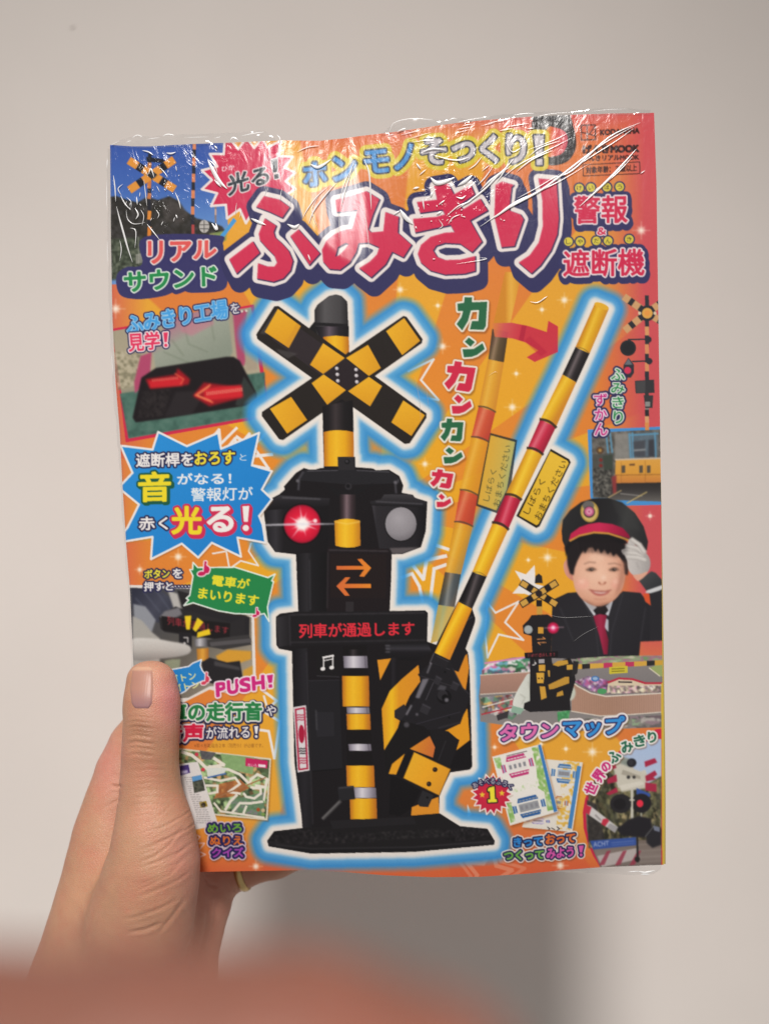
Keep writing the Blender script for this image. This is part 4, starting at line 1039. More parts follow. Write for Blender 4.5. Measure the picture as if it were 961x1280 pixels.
# papercraft sheets, lower right
def car(cx, cy, w, h, rot, c, c2):
    co, si = math.cos(rot), math.sin(rot)
    R = lambda pts: [(cx + x * co - y * si, cy + x * si + y * co) for x, y in pts]
    for s in (-1, 1):
        fill(R([(-w / 2, s * h * 0.28), (w / 2, s * h * 0.28), (w / 2 - 2, s * h / 2), (-w / 2 + 2, s * h / 2)]), c)
        for k in range(6): line(R([(-w / 2 + 3 + k * (w - 6) / 5, s * h * 0.36), (-w / 2 + 5.4 + k * (w - 6) / 5, s * h * 0.36)]), 1.4, c2)
    fill(R([(-w / 2 + 1, -h * 0.2), (w / 2 - 1, -h * 0.2), (w / 2 - 1, h * 0.2), (-w / 2 + 1, h * 0.2)]), c2)
    for k in range(4):
        x = -w / 2 + 4 + k * (w - 8) / 3; fill(R([(x - 1.6, -h * 0.1), (x + 1.6, -h * 0.1), (x + 1.6, h * 0.1), (x - 1.6, h * 0.1)]), '#8a8a90')
    for s in (-1, 1):
        fill(R([(s * (w / 2 + 2), -h * 0.17), (s * (w / 2 + 7), -h * 0.2), (s * (w / 2 + 7), h * 0.2), (s * (w / 2 + 2), h * 0.17)]), c)
        line(R([(s * (w / 2 + 4.5), -h * 0.17), (s * (w / 2 + 4.5), h * 0.17)]), 1.6, '#9ab4cc')
part('papercraft_sheet_print')
S2 = [(682, 949), (728, 953), (715, 1040), (652, 1034)]
fill([(x + 1.5, y + 2) for x, y in S2], '#8a4a1a', a=0.5, soft=1.4, own=False)
fill(S2, '#e3ddd2')
mottle([(704, 950), (724, 953), (712, 1038), (694, 1036), (700, 990)], ['#e3ddd2', '#e2bc62', '#dfb04a', '#e3ddd2'], cell=3, seed=81, contrast=2.2)
fill([(721, 957), (726, 958), (714, 1036), (709, 1035)], '#4a86c0')
car(704.5, 967, 18, 24, 0.10, '#4a78ac', '#a9b8c8'); car(698, 1003, 10, 16, 0.1, '#c07a50', '#d8c48a'); car(672, 1026, 16, 8, 0.06, '#8a7ab0', '#c9c0d8')
line([(684, 1034), (687, 1036), (685, 1037.4)], 1.2, '#4a4446'); line([(689, 1035), (693, 1037)], 1.2, '#4a4446'); line([(696, 1033.6), (699, 1036), (696, 1038)], 1.3, '#4a4446')
part('papercraft_sheet_print')
S1 = [(615, 946), (676, 930), (697, 1014.5), (637, 1032)]
fill([(x + 2, y + 2.5) for x, y in S1], '#8a4a1a', a=0.55, soft=1.6, own=False)
fill(S1, '#e8e4dc')
mottle([(617, 948), (625, 946), (628, 962), (621, 960)], ['#8cb866', '#a4c884', '#e8e4dc'], cell=2.5, seed=82)
mottle([(664, 935), (672, 933), (692, 1012), (684, 1014), (680, 990), (672, 985), (670, 960)], ['#9cc076', '#7fb05a', '#e8e4dc'], cell=3, seed=83, contrast=1.8)
mottle([(632, 1004), (638, 1002), (644, 1026), (638, 1029)], ['#9cc076', '#7fb05a', '#e8e4dc'], cell=2.5, seed=84)
mottle([(640, 985), (672, 976), (674, 982), (642, 991)], ['#b4d094', '#e8e4dc', '#e8e4dc'], cell=2.5, seed=85)
fill([(672, 931.5), (675.6, 930.6), (696.4, 1014), (692, 1015.4)], '#3f7cba')
line([(633, 945), (658, 939)], 1.0, '#5a5054')
car(646.5, 957, 26, 27, -0.24, '#c03a76', '#e2dcd8'); car(661, 1008, 27, 25, -0.24, '#2f5f9c', '#9a9ca0')

# ------------------------------------------------------------------ lettering and bursts
# blue burst with the sound and light caption
part('blue_burst')
BB = [(151, 557), (191, 562), (198, 540), (233.7, 557.7), (273, 541), (276.5, 561), (324, 541), (315, 581.7), (340, 589), (327.5, 612), (340, 624), (324, 645), (328.5, 656), (332, 678.5), (297, 672), (301.5, 696),
      (265, 678.5), (248, 697), (227.5, 679.6), (189, 699), (191, 671), (152, 677.5), (153, 668), (160, 659), (174, 630.6), (150, 611), (150, 608), (166, 591)]
fill([(x + 1.5, y + 2.5) for x, y in BB], '#7a4a22', a=0.4, soft=1.2, own=False)
fill(BB, grad((160, 550), (300, 690), (0, '#2d90d8'), (1, '#2080cc')))
line(BB, 2.6, '#ece8e6', closed=True)
part('caption_lettering')
NS = lambda r, w=None: [(r, '#262a52')]
text('遮断桿を', quad(170.5, 567, 241.5, 584, rise=1.5), '#f0ece8', bold=0.6, strokes=[(1.9, '#2a2a50')])
text('おろす', quad(244, 565, 293.5, 581, rise=1.5), '#f0dc3c', bold=0.75, strokes=[(1.9, '#2a2a50')])
text('と', quad(300, 567.5, 308.5, 575.5), '#eceaea', bold=0.15)
text('音', quad(174, 591, 213, 627, rise=1), '#eed92e', bold=1.3, strokes=[(2.2, '#1d5a44', 2, 2), (2.2, '#1d5a44')])
text('がなる！', quad(222, 592, 289, 605.5, rise=1), '#f0eeee', bold=0.5)
text('警報灯が', quad(239, 610, 316, 626.5, rise=1.5), '#f0eeee', bold=0.35)
text('赤く', quad(174, 646.5, 210, 662.5, rise=0.5), '#f0ece8', bold=0.6, strokes=[(2.0, '#2a2a50')])
text('光', quad(215.5, 633.5, 251.5, 667, rise=0), '#eed92e', bold=1.4, strokes=[(2.4, '#cf2f56', 2, 3), (2.4, '#cf2f56')])
text('る', quad(260, 634, 291, 664, rise=0), '#f0ece8', bold=1.5, strokes=[(2.4, '#cf2f56', 2, 3), (2.4, '#cf2f56')])
fill([(302.5, 633), (312, 633), (309.5, 653), (305, 653)], '#cf2f56'); ink([[(303.5, 633), (311.5, 632.5), (309.6, 652), (305.2, 652)], ellipse(307.4, 660, 3.6)], '#f0ece8', bold=0.4, strokes=[(2.4, '#cf2f56', 2, 3), (2.4, '#cf2f56')])
# factory caption
part('caption_lettering')
text('ふみきり工場', [(157, 395), (283, 374.5), (285, 397), (160.5, 418)], '#4aa0e0', bold=0.75, strokes=[(2.6, '#2c2c58'), (1.0, '#9fd0ee')])
text('を', [(288, 379.5), (298.5, 378), (300, 391), (289, 393)], '#ece8e6', bold=0.3, strokes=[(1.6, '#2c2c58')])
text('見学', [(160, 417), (199, 414.5), (200, 436), (162, 439.5)], '#e03a62', bold=0.7, strokes=[(3.0, '#2c2c58'), (1.5, '#f0e0e2')])
ink([[(204.5, 416), (210, 415.5), (208.8, 427.5), (206, 427.8)], ellipse(207.6, 431.6, 1.9)], '#e03a62', bold=0.3, strokes=[(3.0, '#2c2c58'), (1.5, '#f0e0e2')])
text('‥', [(301, 388), (309, 387), (309.4, 389.5), (301.4, 390.5)], '#cfc8bc', bold=0.4)
# push-button captions
part('caption_lettering')
text('ボタン', [(181, 712.5), (212, 711.5), (212, 722), (181, 723)], '#efe03e', bold=0.5, strokes=[(1.9, '#2a2a50')])
text('を', [(216.5, 711), (228, 711), (228, 722.4), (216.5, 722.6)], '#f0ece8', bold=0.5, strokes=[(1.9, '#2a2a50')])
text('押すと', [(180.5, 727.5), (216, 727), (216, 738.4), (180.5, 739)], '#f0ece8', bold=0.5, strokes=[(1.9, '#2a2a50')])
ink([ellipse(219.6 + k * 4.2, 733, 1.0) for k in range(6)], '#f0ece8', bold=0.1, strokes=[(1.5, '#2a2a50')])
part('green_balloon')
GB = [(241.6, 703), (247.5, 709.5), (293.7, 709), (335, 722), (344, 717.5), (339.8, 726), (342, 727), (334.5, 759), (336.5, 777), (330.5, 767), (325, 768), (293.7, 767), (273, 763.5), (241.6, 753.5), (230, 757), (236, 750), (233, 748), (237.5, 744), (241.5, 720), (237.5, 712), (241, 712)]
fill([(x + 1, y + 2) for x, y in GB], '#5a4a22', a=0.4, soft=1.0, own=False)
fill(GB, '#26854a'); line(GB, 1.7, '#e6eee6', closed=True)
text('電車が', [(266.5, 718.5), (313, 724), (310.5, 736.8), (264.5, 731.5)], '#eedf34', bold=0.55)
text('まいります', [(249.5, 734.5), (324, 745), (322, 757.5), (247.8, 747.5)], '#eedf34', bold=0.6)
part('caption_lettering')
text('♪', [(249, 702), (262.5, 702.5), (261, 720), (248, 719)], '#c8205a', bold=0.7, strokes=[(1.4, '#f2dce2')])
part('caption_lettering')
text('♪', [(316.5, 760), (324.5, 760), (324, 771.5), (316, 771)], '#c8205a', bold=0.4, strokes=[(1.2, '#f2dce2')])
part('blue_balloon')
SB = [(180, 846), (206, 838.5), (236, 833), (241, 829), (252, 824.5), (250.5, 832), (253, 838), (257, 843), (264, 850), (254, 851), (238, 858), (232, 864), (216, 872), (196, 876), (180, 876)]
fill(SB, '#2784cc'); line(SB, 1.6, '#e8e8ec', closed=True)
text('ガタンゴトン', [(178, 851.5), (244, 839), (246, 848.5), (180, 861)], '#e8e6a0', bold=0.35)
text('ガタンゴトン', [(182, 864), (248, 850), (250, 859), (184, 873)], '#e8e6a0', bold=0.35)
text('♪', [(253, 841), (262, 840.5), (261, 856), (252, 855.5)], '#d2405a', bold=0.5, strokes=[(1.2, '#f2dce2')])
part('push_lettering')
for ch, x0, x1, y0 in (('P', 270.5, 281.5, 854.5), ('U', 284.5, 297, 851.5), ('S', 300, 313, 849), ('H', 315.5, 329.5, 846.5)):
    text(ch, [(x0, y0), (x1, y0 - 2), (x1 + 1, y0 + 14), (x0 + 1, y0 + 16)], '#cc2a7c', bold=1.3, strokes=[(1.8, '#8a3a20', 1, 1.6, 0.6, 0.4), (1.8, '#f0e2ea')])
ink([[(334, 844.5), (341, 843.5), (340, 853), (336, 853.6)], [(336, 856), (340, 855.5), (340.3, 859), (336.3, 859.6)]], '#cc2a7c', bold=0.5, strokes=[(1.8, '#f0e2ea')])
part('caption_lettering')
text('電車の走行音', [(189, 880), (327, 877.5), (327, 900), (189, 902)], '#2a8048', bold=1.15, strokes=[(3.4, '#2a2c4c', 0.5, 1), (1.7, '#eeeae4')])
text('や', [(333.5, 882), (345, 882), (345, 895), (333.5, 895)], '#f0ece8', bold=0.35, strokes=[(2.0, '#2a2a50')])
text('音声', [(203, 906), (254, 905), (254, 926.5), (203, 927)], '#cf2244', bold=1.1, strokes=[(3.2, '#2a2c4c', 0.5, 1), (1.6, '#f0e4e4')])
text('が流れる', [(258, 909), (312, 907), (312, 922.5), (258, 924)], '#f0ece8', bold=0.35, strokes=[(2.0, '#2a2a50')])
ink([[(318, 908), (323, 907.5), (321.6, 917), (319.4, 917)], ellipse(320.4, 920.6, 1.7)], '#f0ece8', bold=0.2, strokes=[(2.0, '#2a2a50')])
text('※単４形乾電池２本（別売り）が必要です。', [(243, 929.2), (329, 929.2), (329, 934.6), (243, 934.6)], '#6a3c1c', bold=0.05, a=0.9)
part('caption_lettering')
for b, q, c in (('めいろ', [(260, 1030), (302, 1029.5), (302, 1040), (260, 1041)], '#6fae3a'), ('ぬりえ', [(263, 1045.5), (303, 1045), (303.5, 1056), (263, 1056.5)], '#e0742e'), ('クイズ', [(266, 1060), (304, 1059.5), (305, 1071), (265, 1071.5)], '#b04ab8')):
    text(b, q, c, bold=0.5, strokes=[(4.4, '#5a3a20', 1, 1.6, 0.8, 0.4), (4.0, '#d6c6d4'), (2.6, '#2c2658')])
# swing sound
part('sound_lettering')
def ka(x0, y0, x1, y1, rot, c, bold):
    """the katakana of the bell, drawn as fat brush strokes"""
    cx, cy = (x0 + x1) / 2, (y0 + y1) / 2; w, h = x1 - x0, y1 - y0
    co, si = math.cos(rot), math.sin(rot)
    T = lambda pts: [(cx + (u - .5) * w * co - (v - .5) * h * si, cy + (u - .5) * w * si + (v - .5) * h * co) for u, v in pts]
    K = [(0.24, 0.02), (0.48, 0.02), (0.47, 0.17), (0.98, 0.14), (0.95, 0.86), (0.88, 0.97), (0.44, 0.97), (0.50, 0.73), (0.71, 0.72), (0.73, 0.38), (0.45, 0.40), (0.36, 0.72), (0.18, 1.0), (0.0, 0.82), (0.15, 0.62), (0.21, 0.42), (0.03, 0.43), (0.01, 0.22), (0.23, 0.19)]
    ink([T(K)], c, bold=bold, strokes=[(2.6, '#6a3a1a', 1.4, 2.2, 0.9, 0.45), (2.2, '#ede6da')])
def nn(x0, y0, x1, y1, rot, c, bold):
    cx, cy = (x0 + x1) / 2, (y0 + y1) / 2; w, h = x1 - x0, y1 - y0
    co, si = math.cos(rot), math.sin(rot)
    T = lambda pts: [(cx + (u - .5) * w * co - (v - .5) * h * si, cy + (u - .5) * w * si + (v - .5) * h * co) for u, v in pts]
    ink([T([(0.28, 0.02), (0.55, 0.24), (0.36, 0.46), (0.10, 0.22)]), T([(0.0, 0.60), (0.50, 0.58), (0.90, 0.30), (1.0, 0.58), (0.66, 0.86), (0.40, 0.96), (0.06, 0.98)])], c, bold=bold, strokes=[(2.6, '#6a3a1a', 1.4, 2.2, 0.9, 0.45), (2.2, '#ede6da')])
G2, R2 = '#2a6846', '#cf2c4a'
ka(571, 371, 609, 413, 0.02, G2, 0.4); nn(578, 421.5, 605.5, 447, 0.0, G2, 0.3)
ka(557, 452, 593, 489, 0.16, R2, 0.4); nn(564.5, 493, 589.5, 518, 0.04, R2, 0.3)
ka(551, 523, 579, 552, 0.05, G2, 0.3); nn(554, 558.5, 578.5, 580, 0.0, G2, 0.2)
ka(538.5, 587, 566, 610, 0.16, R2, 0.3); nn(545.5, 617, 564, 635, 0.08, R2, 0.2)
# signal guide caption, vertical
part('caption_lettering')
SG = [(3.6, '#2f2f58'), (1.4, '#dfe6dc')]
for ch, b in (('ふ', (763.5, 461, 780, 475)), ('み', (763.5, 479, 780, 492)), ('き', (765, 496, 779, 510)), ('り', (766.5, 514, 778, 529))):
    text(ch, quad(*b), '#2f8a50', bold=0.35, strokes=SG)
part('caption_lettering')
for ch, b in (('ず', (742, 492, 758, 507)), ('か', (743, 511, 758, 525)), ('ん', (743, 529, 758.5, 544))):
    text(ch, quad(*b), '#c42a80', bold=0.35, strokes=[(3.6, '#2f2f58'), (1.4, '#ecd8e4')])
part('caption_lettering')
text('タウン', [(625, 907), (697, 902.5), (697, 921), (625, 926)], '#dd6fae', bold=1.1, strokes=[(4.0, '#5a3a20', 1.5, 2.5, 1.0, 0.45), (4.0, '#eee6e4'), (1.7, '#34305e')])
text('マップ', [(704, 900), (780, 895.5), (778, 917), (704, 922)], '#3a92d8', bold=1.1, strokes=[(4.0, '#5a3a20', 1.5, 2.5, 1.0, 0.45), (4.0, '#eee6e4'), (1.7, '#34305e')])
# crossings of the world, set on an arc
part('caption_lettering')
for ch, x, y, sz, rot, c in (('世', 738, 985.5, 14, -66, '#c9307a'), ('界', 748.5, 969.5, 14.5, -54, '#c9307a'), ('の', 757, 958.5, 10.5, -45, '#c9307a'), ('ふ', 767, 945.5, 14, -38, '#2a6a50'), ('み', 783, 933.5, 14, -22, '#2a6a50'),
                             ('き', 799, 926, 13.5, -12, '#2a6a50'), ('り', 814.5, 921.5, 13, -4, '#2a6a50')):
    t = math.radians(rot); u = np.array((math.cos(t), math.sin(t))); n = np.array((math.sin(t), -math.cos(t))); o = np.array((x, y)); hw, hh = sz / 2, sz / 2
    if ch == 'り': hw *= 0.75
    text(ch, [o - u * hw + n * hh, o + u * hw + n * hh, o + u * hw - n * hh, o - u * hw - n * hh], c, bold=0.75, strokes=[(1.9, '#7a4a2a', 1, 1.5, 0.7, 0.5), (1.9, '#ece6e2')])
# play supplement badge
part('red_burst')
B1 = star_pts(614.5, 993, 26, 19.5, 17, rot=-1.5)
fill([(x + 1, y + 1.6) for x, y in B1], '#7a3a1a', a=0.4, soft=0.8, own=False)
fill(B1, radial((614, 993), 26, (0, '#d8402e'), (0.4, '#cc2a44'), (1, '#bd2040'))); line(B1, 1.6, '#f0e6e0', closed=True)
fill(star_pts(602.5, 993.5, 4.2, 1.8), '#ecc23a'); fill(star_pts(627, 991.5, 4.2, 1.8), '#ecc23a')
ink([[(611.5, 984.5), (617.5, 983), (618.3, 999), (620.5, 999), (620.7, 1002.5), (609.8, 1003), (609.6, 999.6), (612.6, 999.3), (612, 988.8), (609.6, 989.2), (609.4, 986.4)]], '#ecdc3a', bold=0.2, strokes=[(1.5, '#2a2226')])
part('caption_lettering')
for i, ch in enumerate('あそべるふろく'):
    t = (i - 3) * 0.17; x = 615.5 + 45 * math.sin(t) * 1.0; y = 1022.5 - 46 * math.cos(t) + 1.5 * t; u = np.array((math.cos(t), math.sin(t))); n = np.array((math.sin(t), -math.cos(t))); o = np.array((x, y))
    text(ch, [o - u * 2.9 + n * 3.2, o + u * 2.9 + n * 3.2, o + u * 2.9 - n * 3.2, o - u * 2.9 - n * 3.2], '#e9e4e2', bold=0.15, strokes=[(1.5, '#25244a')])
for b, q, c in (('きって', [(642, 1047.5), (677.5, 1046), (677.5, 1056.5), (642, 1058.5)], '#2f86d0'), ('おって', [(682, 1043.5), (718, 1041.5), (718, 1052.5), (682, 1055)], '#e07030')):
    text(b, q, c, bold=0.7, strokes=[(3.6, '#5a3a20', 1, 1.6, 0.8, 0.4), (3.4, '#eae2dc'), (2.0, '#2a2a50')])
for b, q, c in (('つくって', [(630, 1064), (679, 1062.5), (679, 1073.5), (630, 1075.5)], '#6fb04a'), ('みよう', [(683, 1061), (716, 1058.5), (716, 1070.5), (683, 1073.5)], '#d858a8')):
    text(b, q, c, bold=0.7, strokes=[(3.6, '#5a3a20', 1, 1.6, 0.8, 0.4), (3.4, '#eae2dc'), (2.0, '#2a2a50')])
ink([[(723, 1057.5), (729, 1057), (727, 1065.5), (724.4, 1065.5)], ellipse(725.8, 1068.6, 1.7)], '#d858a8', bold=0.3, strokes=[(3.2, '#eae2dc'), (1.9, '#2a2a50')])

# real sound
part('headline_lettering')
fill([(181, 296), (272, 294), (279, 305), (280, 326), (284, 338), (280, 362), (240, 366), (225, 362), (205, 370), (172, 374), (150, 368), (146, 345), (158, 334), (178, 330)], '#3c3a68', curve=True)
RS = [(4.6, '#3a3868', 0, 3), (1.6, '#eadcd8')]
text('リアル', [(186, 302), (270, 301), (270, 321), (186, 329.5)], '#df5c5a', bold=1.3, strokes=RS)
text('サウンド', [(155.5, 341), (270, 332.5), (270.5, 356), (157, 365)], '#2b8c50', bold=1.2, strokes=[(4.6, '#3a3868', 0, 3), (1.6, '#e4ece2')])
# lamp drawing, top right
part('lamp_drawing_print')
fill([(664, 157), (668, 150), (673, 145.5), (688, 144), (702, 146), (714, 154), (719, 170), (719, 186), (711, 200), (698, 206), (684, 206), (672, 200)], '#2d2a2c', curve=True)
fill([(683, 161), (696, 160), (707, 166), (709, 178), (704, 190), (694, 195), (682, 193)], grad((682, 0), (709, 0), (0, '#e0a03a'), (0.35, '#d8604a'), (1, '#c9405c')), curve=True)
fill([(664, 145), (712, 143), (716, 156), (668, 158)], '#262426')
# it lights up burst
part('red_burst')
B2 = [(281, 172), (280, 192.5), (262.5, 192.5), (271.6, 208), (252.5, 213), (265, 225), (252.5, 236.6), (271.6, 241.6), (264, 257.5), (282.5, 256), (284, 273), (300, 261.6), (307.5, 279), (315, 266.6), (334, 282), (342, 262), (366, 262), (358, 244), (369, 236), (357, 226.6), (369, 216), (356, 209.5),
      (366, 196), (347.5, 195), (351, 176), (334, 184.5), (328, 172), (318, 185), (308, 172), (298, 186.6), (288, 174)]
fill(B2, grad((260, 200), (350, 250), (0, '#cc2f52'), (1, '#d2395e'))); line(B2, 3.0, '#eadfdc', closed=True)
text('光る', [(284.5, 219.5), (334, 206), (336.5, 228.5), (286, 245)], '#2c3640', bold=0.9, strokes=[(1.4, '#e4dada')])
ink([[(339, 200), (346.5, 198), (346.4, 214.5), (342, 215.5)], [(343, 218.5), (348, 217.4), (348.6, 222.5), (343.6, 223.6)]], '#2c3640', bold=0.3, strokes=[(1.4, '#e4dada')])
text('ひか', [(277, 208.5), (293, 205.5), (293.4, 211.5), (277.5, 214.5)], '#ecdcdc', bold=0.3)
# big title
part('title_lettering')
FU = [[(330, 245), (349, 249.5), (362, 259), (353, 272), (337, 264.5), (320.5, 258.5)],
      [(331, 273), (345, 282), (342, 290), (344, 297), (352, 304), (361, 314), (366, 326), (363, 338), (354, 348), (342, 352), (321.5, 348), (322.5, 329), (334, 333), (343, 333), (346.5, 328), (343, 319), (333, 309), (325, 300), (323.5, 292), (327, 283)],
      [(316, 301.7), (324.7, 316), (296, 341.7), (286.7, 324)], [(373, 286.7), (363, 295), (386.7, 331), (399.7, 316.7)]]
MI = [[(419, 250), (458, 239), (474, 249), (466, 268), (460, 287), (464, 290.5), (479, 289), (481.5, 265), (498, 271), (497, 291), (514, 306), (504, 321.5), (490, 314.5), (482, 330), (464, 346.5), (449, 335), (462, 327), (471, 318), (474, 309), (460, 303), (448, 304), (445, 315), (437, 328), (425, 337), (412, 336), (404, 327), (402.5, 312), (408, 301), (416, 294), (428, 288), (440, 286), (447, 262), (421, 265)],
      [(419, 321), (422, 309), (432, 303.5), (436, 305), (431, 312), (424, 319)]]
KI = [[(521, 252.5), (546, 249.5), (542.5, 232.5), (560, 229.5), (567, 243), (588, 231.5), (593, 243), (574, 256), (578, 262), (600, 248.5), (609, 263), (587, 275.5), (602, 302), (590, 315), (575, 304.5), (556, 303.5), (545, 307), (541, 313), (546, 321), (556, 325), (575, 324.5), (593.5, 320), (593.5, 338.5), (580, 342), (556, 343), (538, 338), (526, 328), (522, 317), (526, 306), (538, 296), (555, 291), (568, 290), (563, 281), (519, 290.5), (516, 273.5), (545, 271), (556, 268), (553, 262), (525, 266)]]
RI = [[(619, 231), (627.5, 227), (641.6, 231), (639, 234), (637.5, 247), (636, 263), (650, 268), (654, 274), (642.5, 307.5), (626.6, 309), (617.5, 270)],
      [(672.5, 223), (695, 225), (696.6, 250), (698, 273), (696, 293), (688, 313), (675, 331.6), (664, 341.6), (648, 328), (661.6, 319), (673, 303), (678, 283), (677.5, 250)]]
title = FU + MI + KI + RI
grow(title, '#36355f', 12.5, dx=4, dy=12, steps=12)
grow(title, '#36355f', 12.0)
for sp in ([(618, 225), (650, 228), (660, 250), (652, 300), (625, 318), (612, 290)],): fill(sp, '#36355f', curve=True)
grow(title, '#e9e0dc', 6.0)
grow(title, '#43345a', 1.0, dx=1, dy=1, steps=1)
grow(title, '#d03355', 0.2)
x0, y0, m = raster(title); m = down(m)
d_in = edt(1 - m, 6) / AS
hl = np.clip(1 - d_in / 2.2, 0, 1) * m
sh = np.roll(np.roll(m, 3, 0), 3, 1)
put(x0, y0, hl * (1 - sh) * 0.45, '#ee8aa0')
# subtitle
part('subtitle_lettering')
yl = [(7.2, '#d6c23c'), (1.9, '#2a2c40')]
bl, gy = '#3d8ccc', '#c4bec2'
hon = [('ホ', [(379, 205), (407, 202.5), (408, 230), (381, 233)], bl), ('ン', [(416, 197.5), (444, 196), (446, 222), (418, 226)], bl), ('モ', [(455, 190), (484, 187), (486, 214), (457, 216.5)], bl),
       ('ノ', [(494, 183), (515, 180), (515.5, 209), (494, 212)], bl)]
soc = [('そ', [(526, 174.5), (556, 174), (558, 203.5), (528, 206)], gy), ('っ', [(565, 180), (592, 177), (592.5, 200), (566, 203)], gy), ('く', [(600, 170.5), (620, 168.5), (622, 202), (601, 203)], gy), ('り', [(633, 168.5), (656, 168), (656, 203), (634, 204)], gy)]
ex = [[(667, 169.5), (679, 169.5), (677, 195), (670.5, 195)], [(670.5, 199), (677.5, 199), (677.5, 206), (670.5, 206)]]
for st, c in ((yl[0], 0), (yl[1], 0)):
    for b, q, cc in hon + soc: text(b, q, st[1], bold=1.35 + st[0])
    ink(ex, st[1], bold=st[0] + 0.5)
for b, q, cc in hon + soc: text(b, q, cc, bold=1.35)
ink(ex, gy, bold=0.5)
# warning device and barrier machine
part('subtitle_lettering')
KE = [(6.0, '#383763', 1, 4), (1.7, '#efe0e2')]
text('警報', [(717.5, 245.5), (783.5, 244), (783.5, 278), (717.5, 279.5)], '#d02f52', bold=0.9, strokes=KE)
text('遮断機', [(704, 313), (804.5, 310.5), (804.5, 344), (704, 346)], '#d02f52', bold=0.9, strokes=KE)
text('＆', [(746.5, 285), (756.5, 284.6), (756.5, 293), (746.5, 293.4)], '#d02f52', bold=0.5, strokes=[(3.2, '#383763'), (1.3, '#efe0e2')])
for ch, x, y in (('け', 723.6, 235), ('い', 738, 234.5), ('ほ', 758, 234), ('う', 774, 233.5), ('し', 710, 302), ('ゃ', 724.6, 302), ('だ', 745, 301), ('ん', 759.6, 301), ('き', 786, 299)):
    disc(x, y, 7.2, '#3a3960'); disc(x, y, 5.4, '#dcca4a'); s = 3.1
    text(ch, quad(x - s, y - s, x + s, y + s), '#3a3430', bold=0.12)
# publisher marks
part('publisher_mark')
K = '#3a1e1e'
line([(726, 156.6), (743.6, 156.2), (743.8, 174.6), (726.2, 175.2)], 1.4, K, closed=True)
line([(733.4, 157), (733.6, 174.6)], 1.2, K); line([(726, 165.4), (734, 167)], 1.2, K); line([(743.4, 157.4), (736, 168)], 1.2, K); line([(733.6, 167), (743.6, 170)], 1.2, K)
text('KODANSHA', [(750, 162.5), (798.5, 160), (798.5, 166.6), (750, 169)], K, bold=0.6)
text('げんきMOOK', [(728.5, 182), (798, 180), (798, 190.4), (728.5, 192)], K, bold=1.0)
text('げんきリアルMOOK', [(728.5, 194.5), (798, 192.6), (798, 199.8), (728.5, 201.6)], K, bold=0.45)
line([(728.3, 206), (799, 202.4), (799.4, 217), (728.6, 220)], 1.0, K, closed=True)
text('対象年齢：３歳以上', [(732, 208.6), (795.5, 205.2), (795.5, 213.8), (732, 217.2)], K, bold=0.35)
# grain of the printing
INK *= (1.0 + 0.030 * (np.random.RandomState(5).rand(AH // 2 + 1, AW // 2 + 1).repeat(2, 0).repeat(2, 1)[:AH, :AW, None] - 0.5)).astype(np.float32)
INK = np.clip(INK, 0, 1)

# ------------------------------------------------------------------ wall
WALL_Y = 0.66
def build_wall():
    m, nt, b, out = new_mat("matt_wall_paint")
    N = nt.nodes.new; Lk = nt.links.new
    tc = N("ShaderNodeTexCoord")
    n1 = N("ShaderNodeTexNoise"); n1.inputs["Scale"].default_value = 6; n1.inputs["Detail"].default_value = 4
    n2 = N("ShaderNodeTexNoise"); n2.inputs["Scale"].default_value = 420; n2.inputs["Detail"].default_value = 3
    Lk(tc.outputs["Object"], n1.inputs["Vector"]); Lk(tc.outputs["Object"], n2.inputs["Vector"])
    cr = N("ShaderNodeValToRGB"); cr.color_ramp.elements[0].position = 0.35; cr.color_ramp.elements[1].position = 0.65
    cr.color_ramp.elements[0].color = lin('#d7d0ca'); cr.color_ramp.elements[1].color = lin('#dbd4ce')
    Lk(n1.outputs["Fac"], cr.inputs["Fac"]); Lk(cr.outputs["Color"], b.inputs["Base Color"])
    bp = N("ShaderNodeBump"); bp.inputs["Strength"].default_value = 0.12; bp.inputs["Distance"].default_value = 0.0006
    Lk(n2.outputs["Fac"], bp.inputs["Height"]); Lk(bp.outputs["Normal"], b.inputs["Normal"])
    b.inputs["Roughness"].default_value = 0.75
    x0, x1, z0, z1 = -1.6, 1.6, -1.2, 1.4
    v = [(x0, WALL_Y, z0), (x1, WALL_Y, z0), (x1, WALL_Y, z1), (x0, WALL_Y, z1), (x0, WALL_Y + .1, z0), (x1, WALL_Y + .1, z0), (x1, WALL_Y + .1, z1), (x0, WALL_Y + .1, z1)]
    f = [(0, 1, 2, 3), (5, 4, 7, 6), (4, 0, 3, 7), (1, 5, 6, 2), (3, 2, 6, 7), (4, 5, 1, 0)]
    o = add_mesh("wall", v, f, m, smooth=False)
    tag(o, "plain pale beige painted wall behind the magazine", "wall", kind="structure")
    # a small scuff on the paint, upper left
    pts = [(88.5, 36.5), (90.4, 34.8), (92.4, 33.6), (94.4, 32.6)]
    m2, nt2, b2, _ = new_mat("scuff_mark"); b2.inputs["Base Color"].default_value = lin('#8d827a'); b2.inputs["Roughness"].default_value = 0.9
    vv, ff = [], []
    for i, (x, y) in enumerate(pts):
        w = (0.2, 0.5, 0.45, 0.2)[i]
        vv += [P(x - 0.4 * w, y - w, WALL_Y - 0.0004), P(x + 0.4 * w, y + w, WALL_Y - 0.0004)]
        if i: ff.append((2 * i - 2, 2 * i - 1, 2 * i + 1, 2 * i))
    add_mesh("scuff", vv, ff, m2, parent=o)
build_wall()

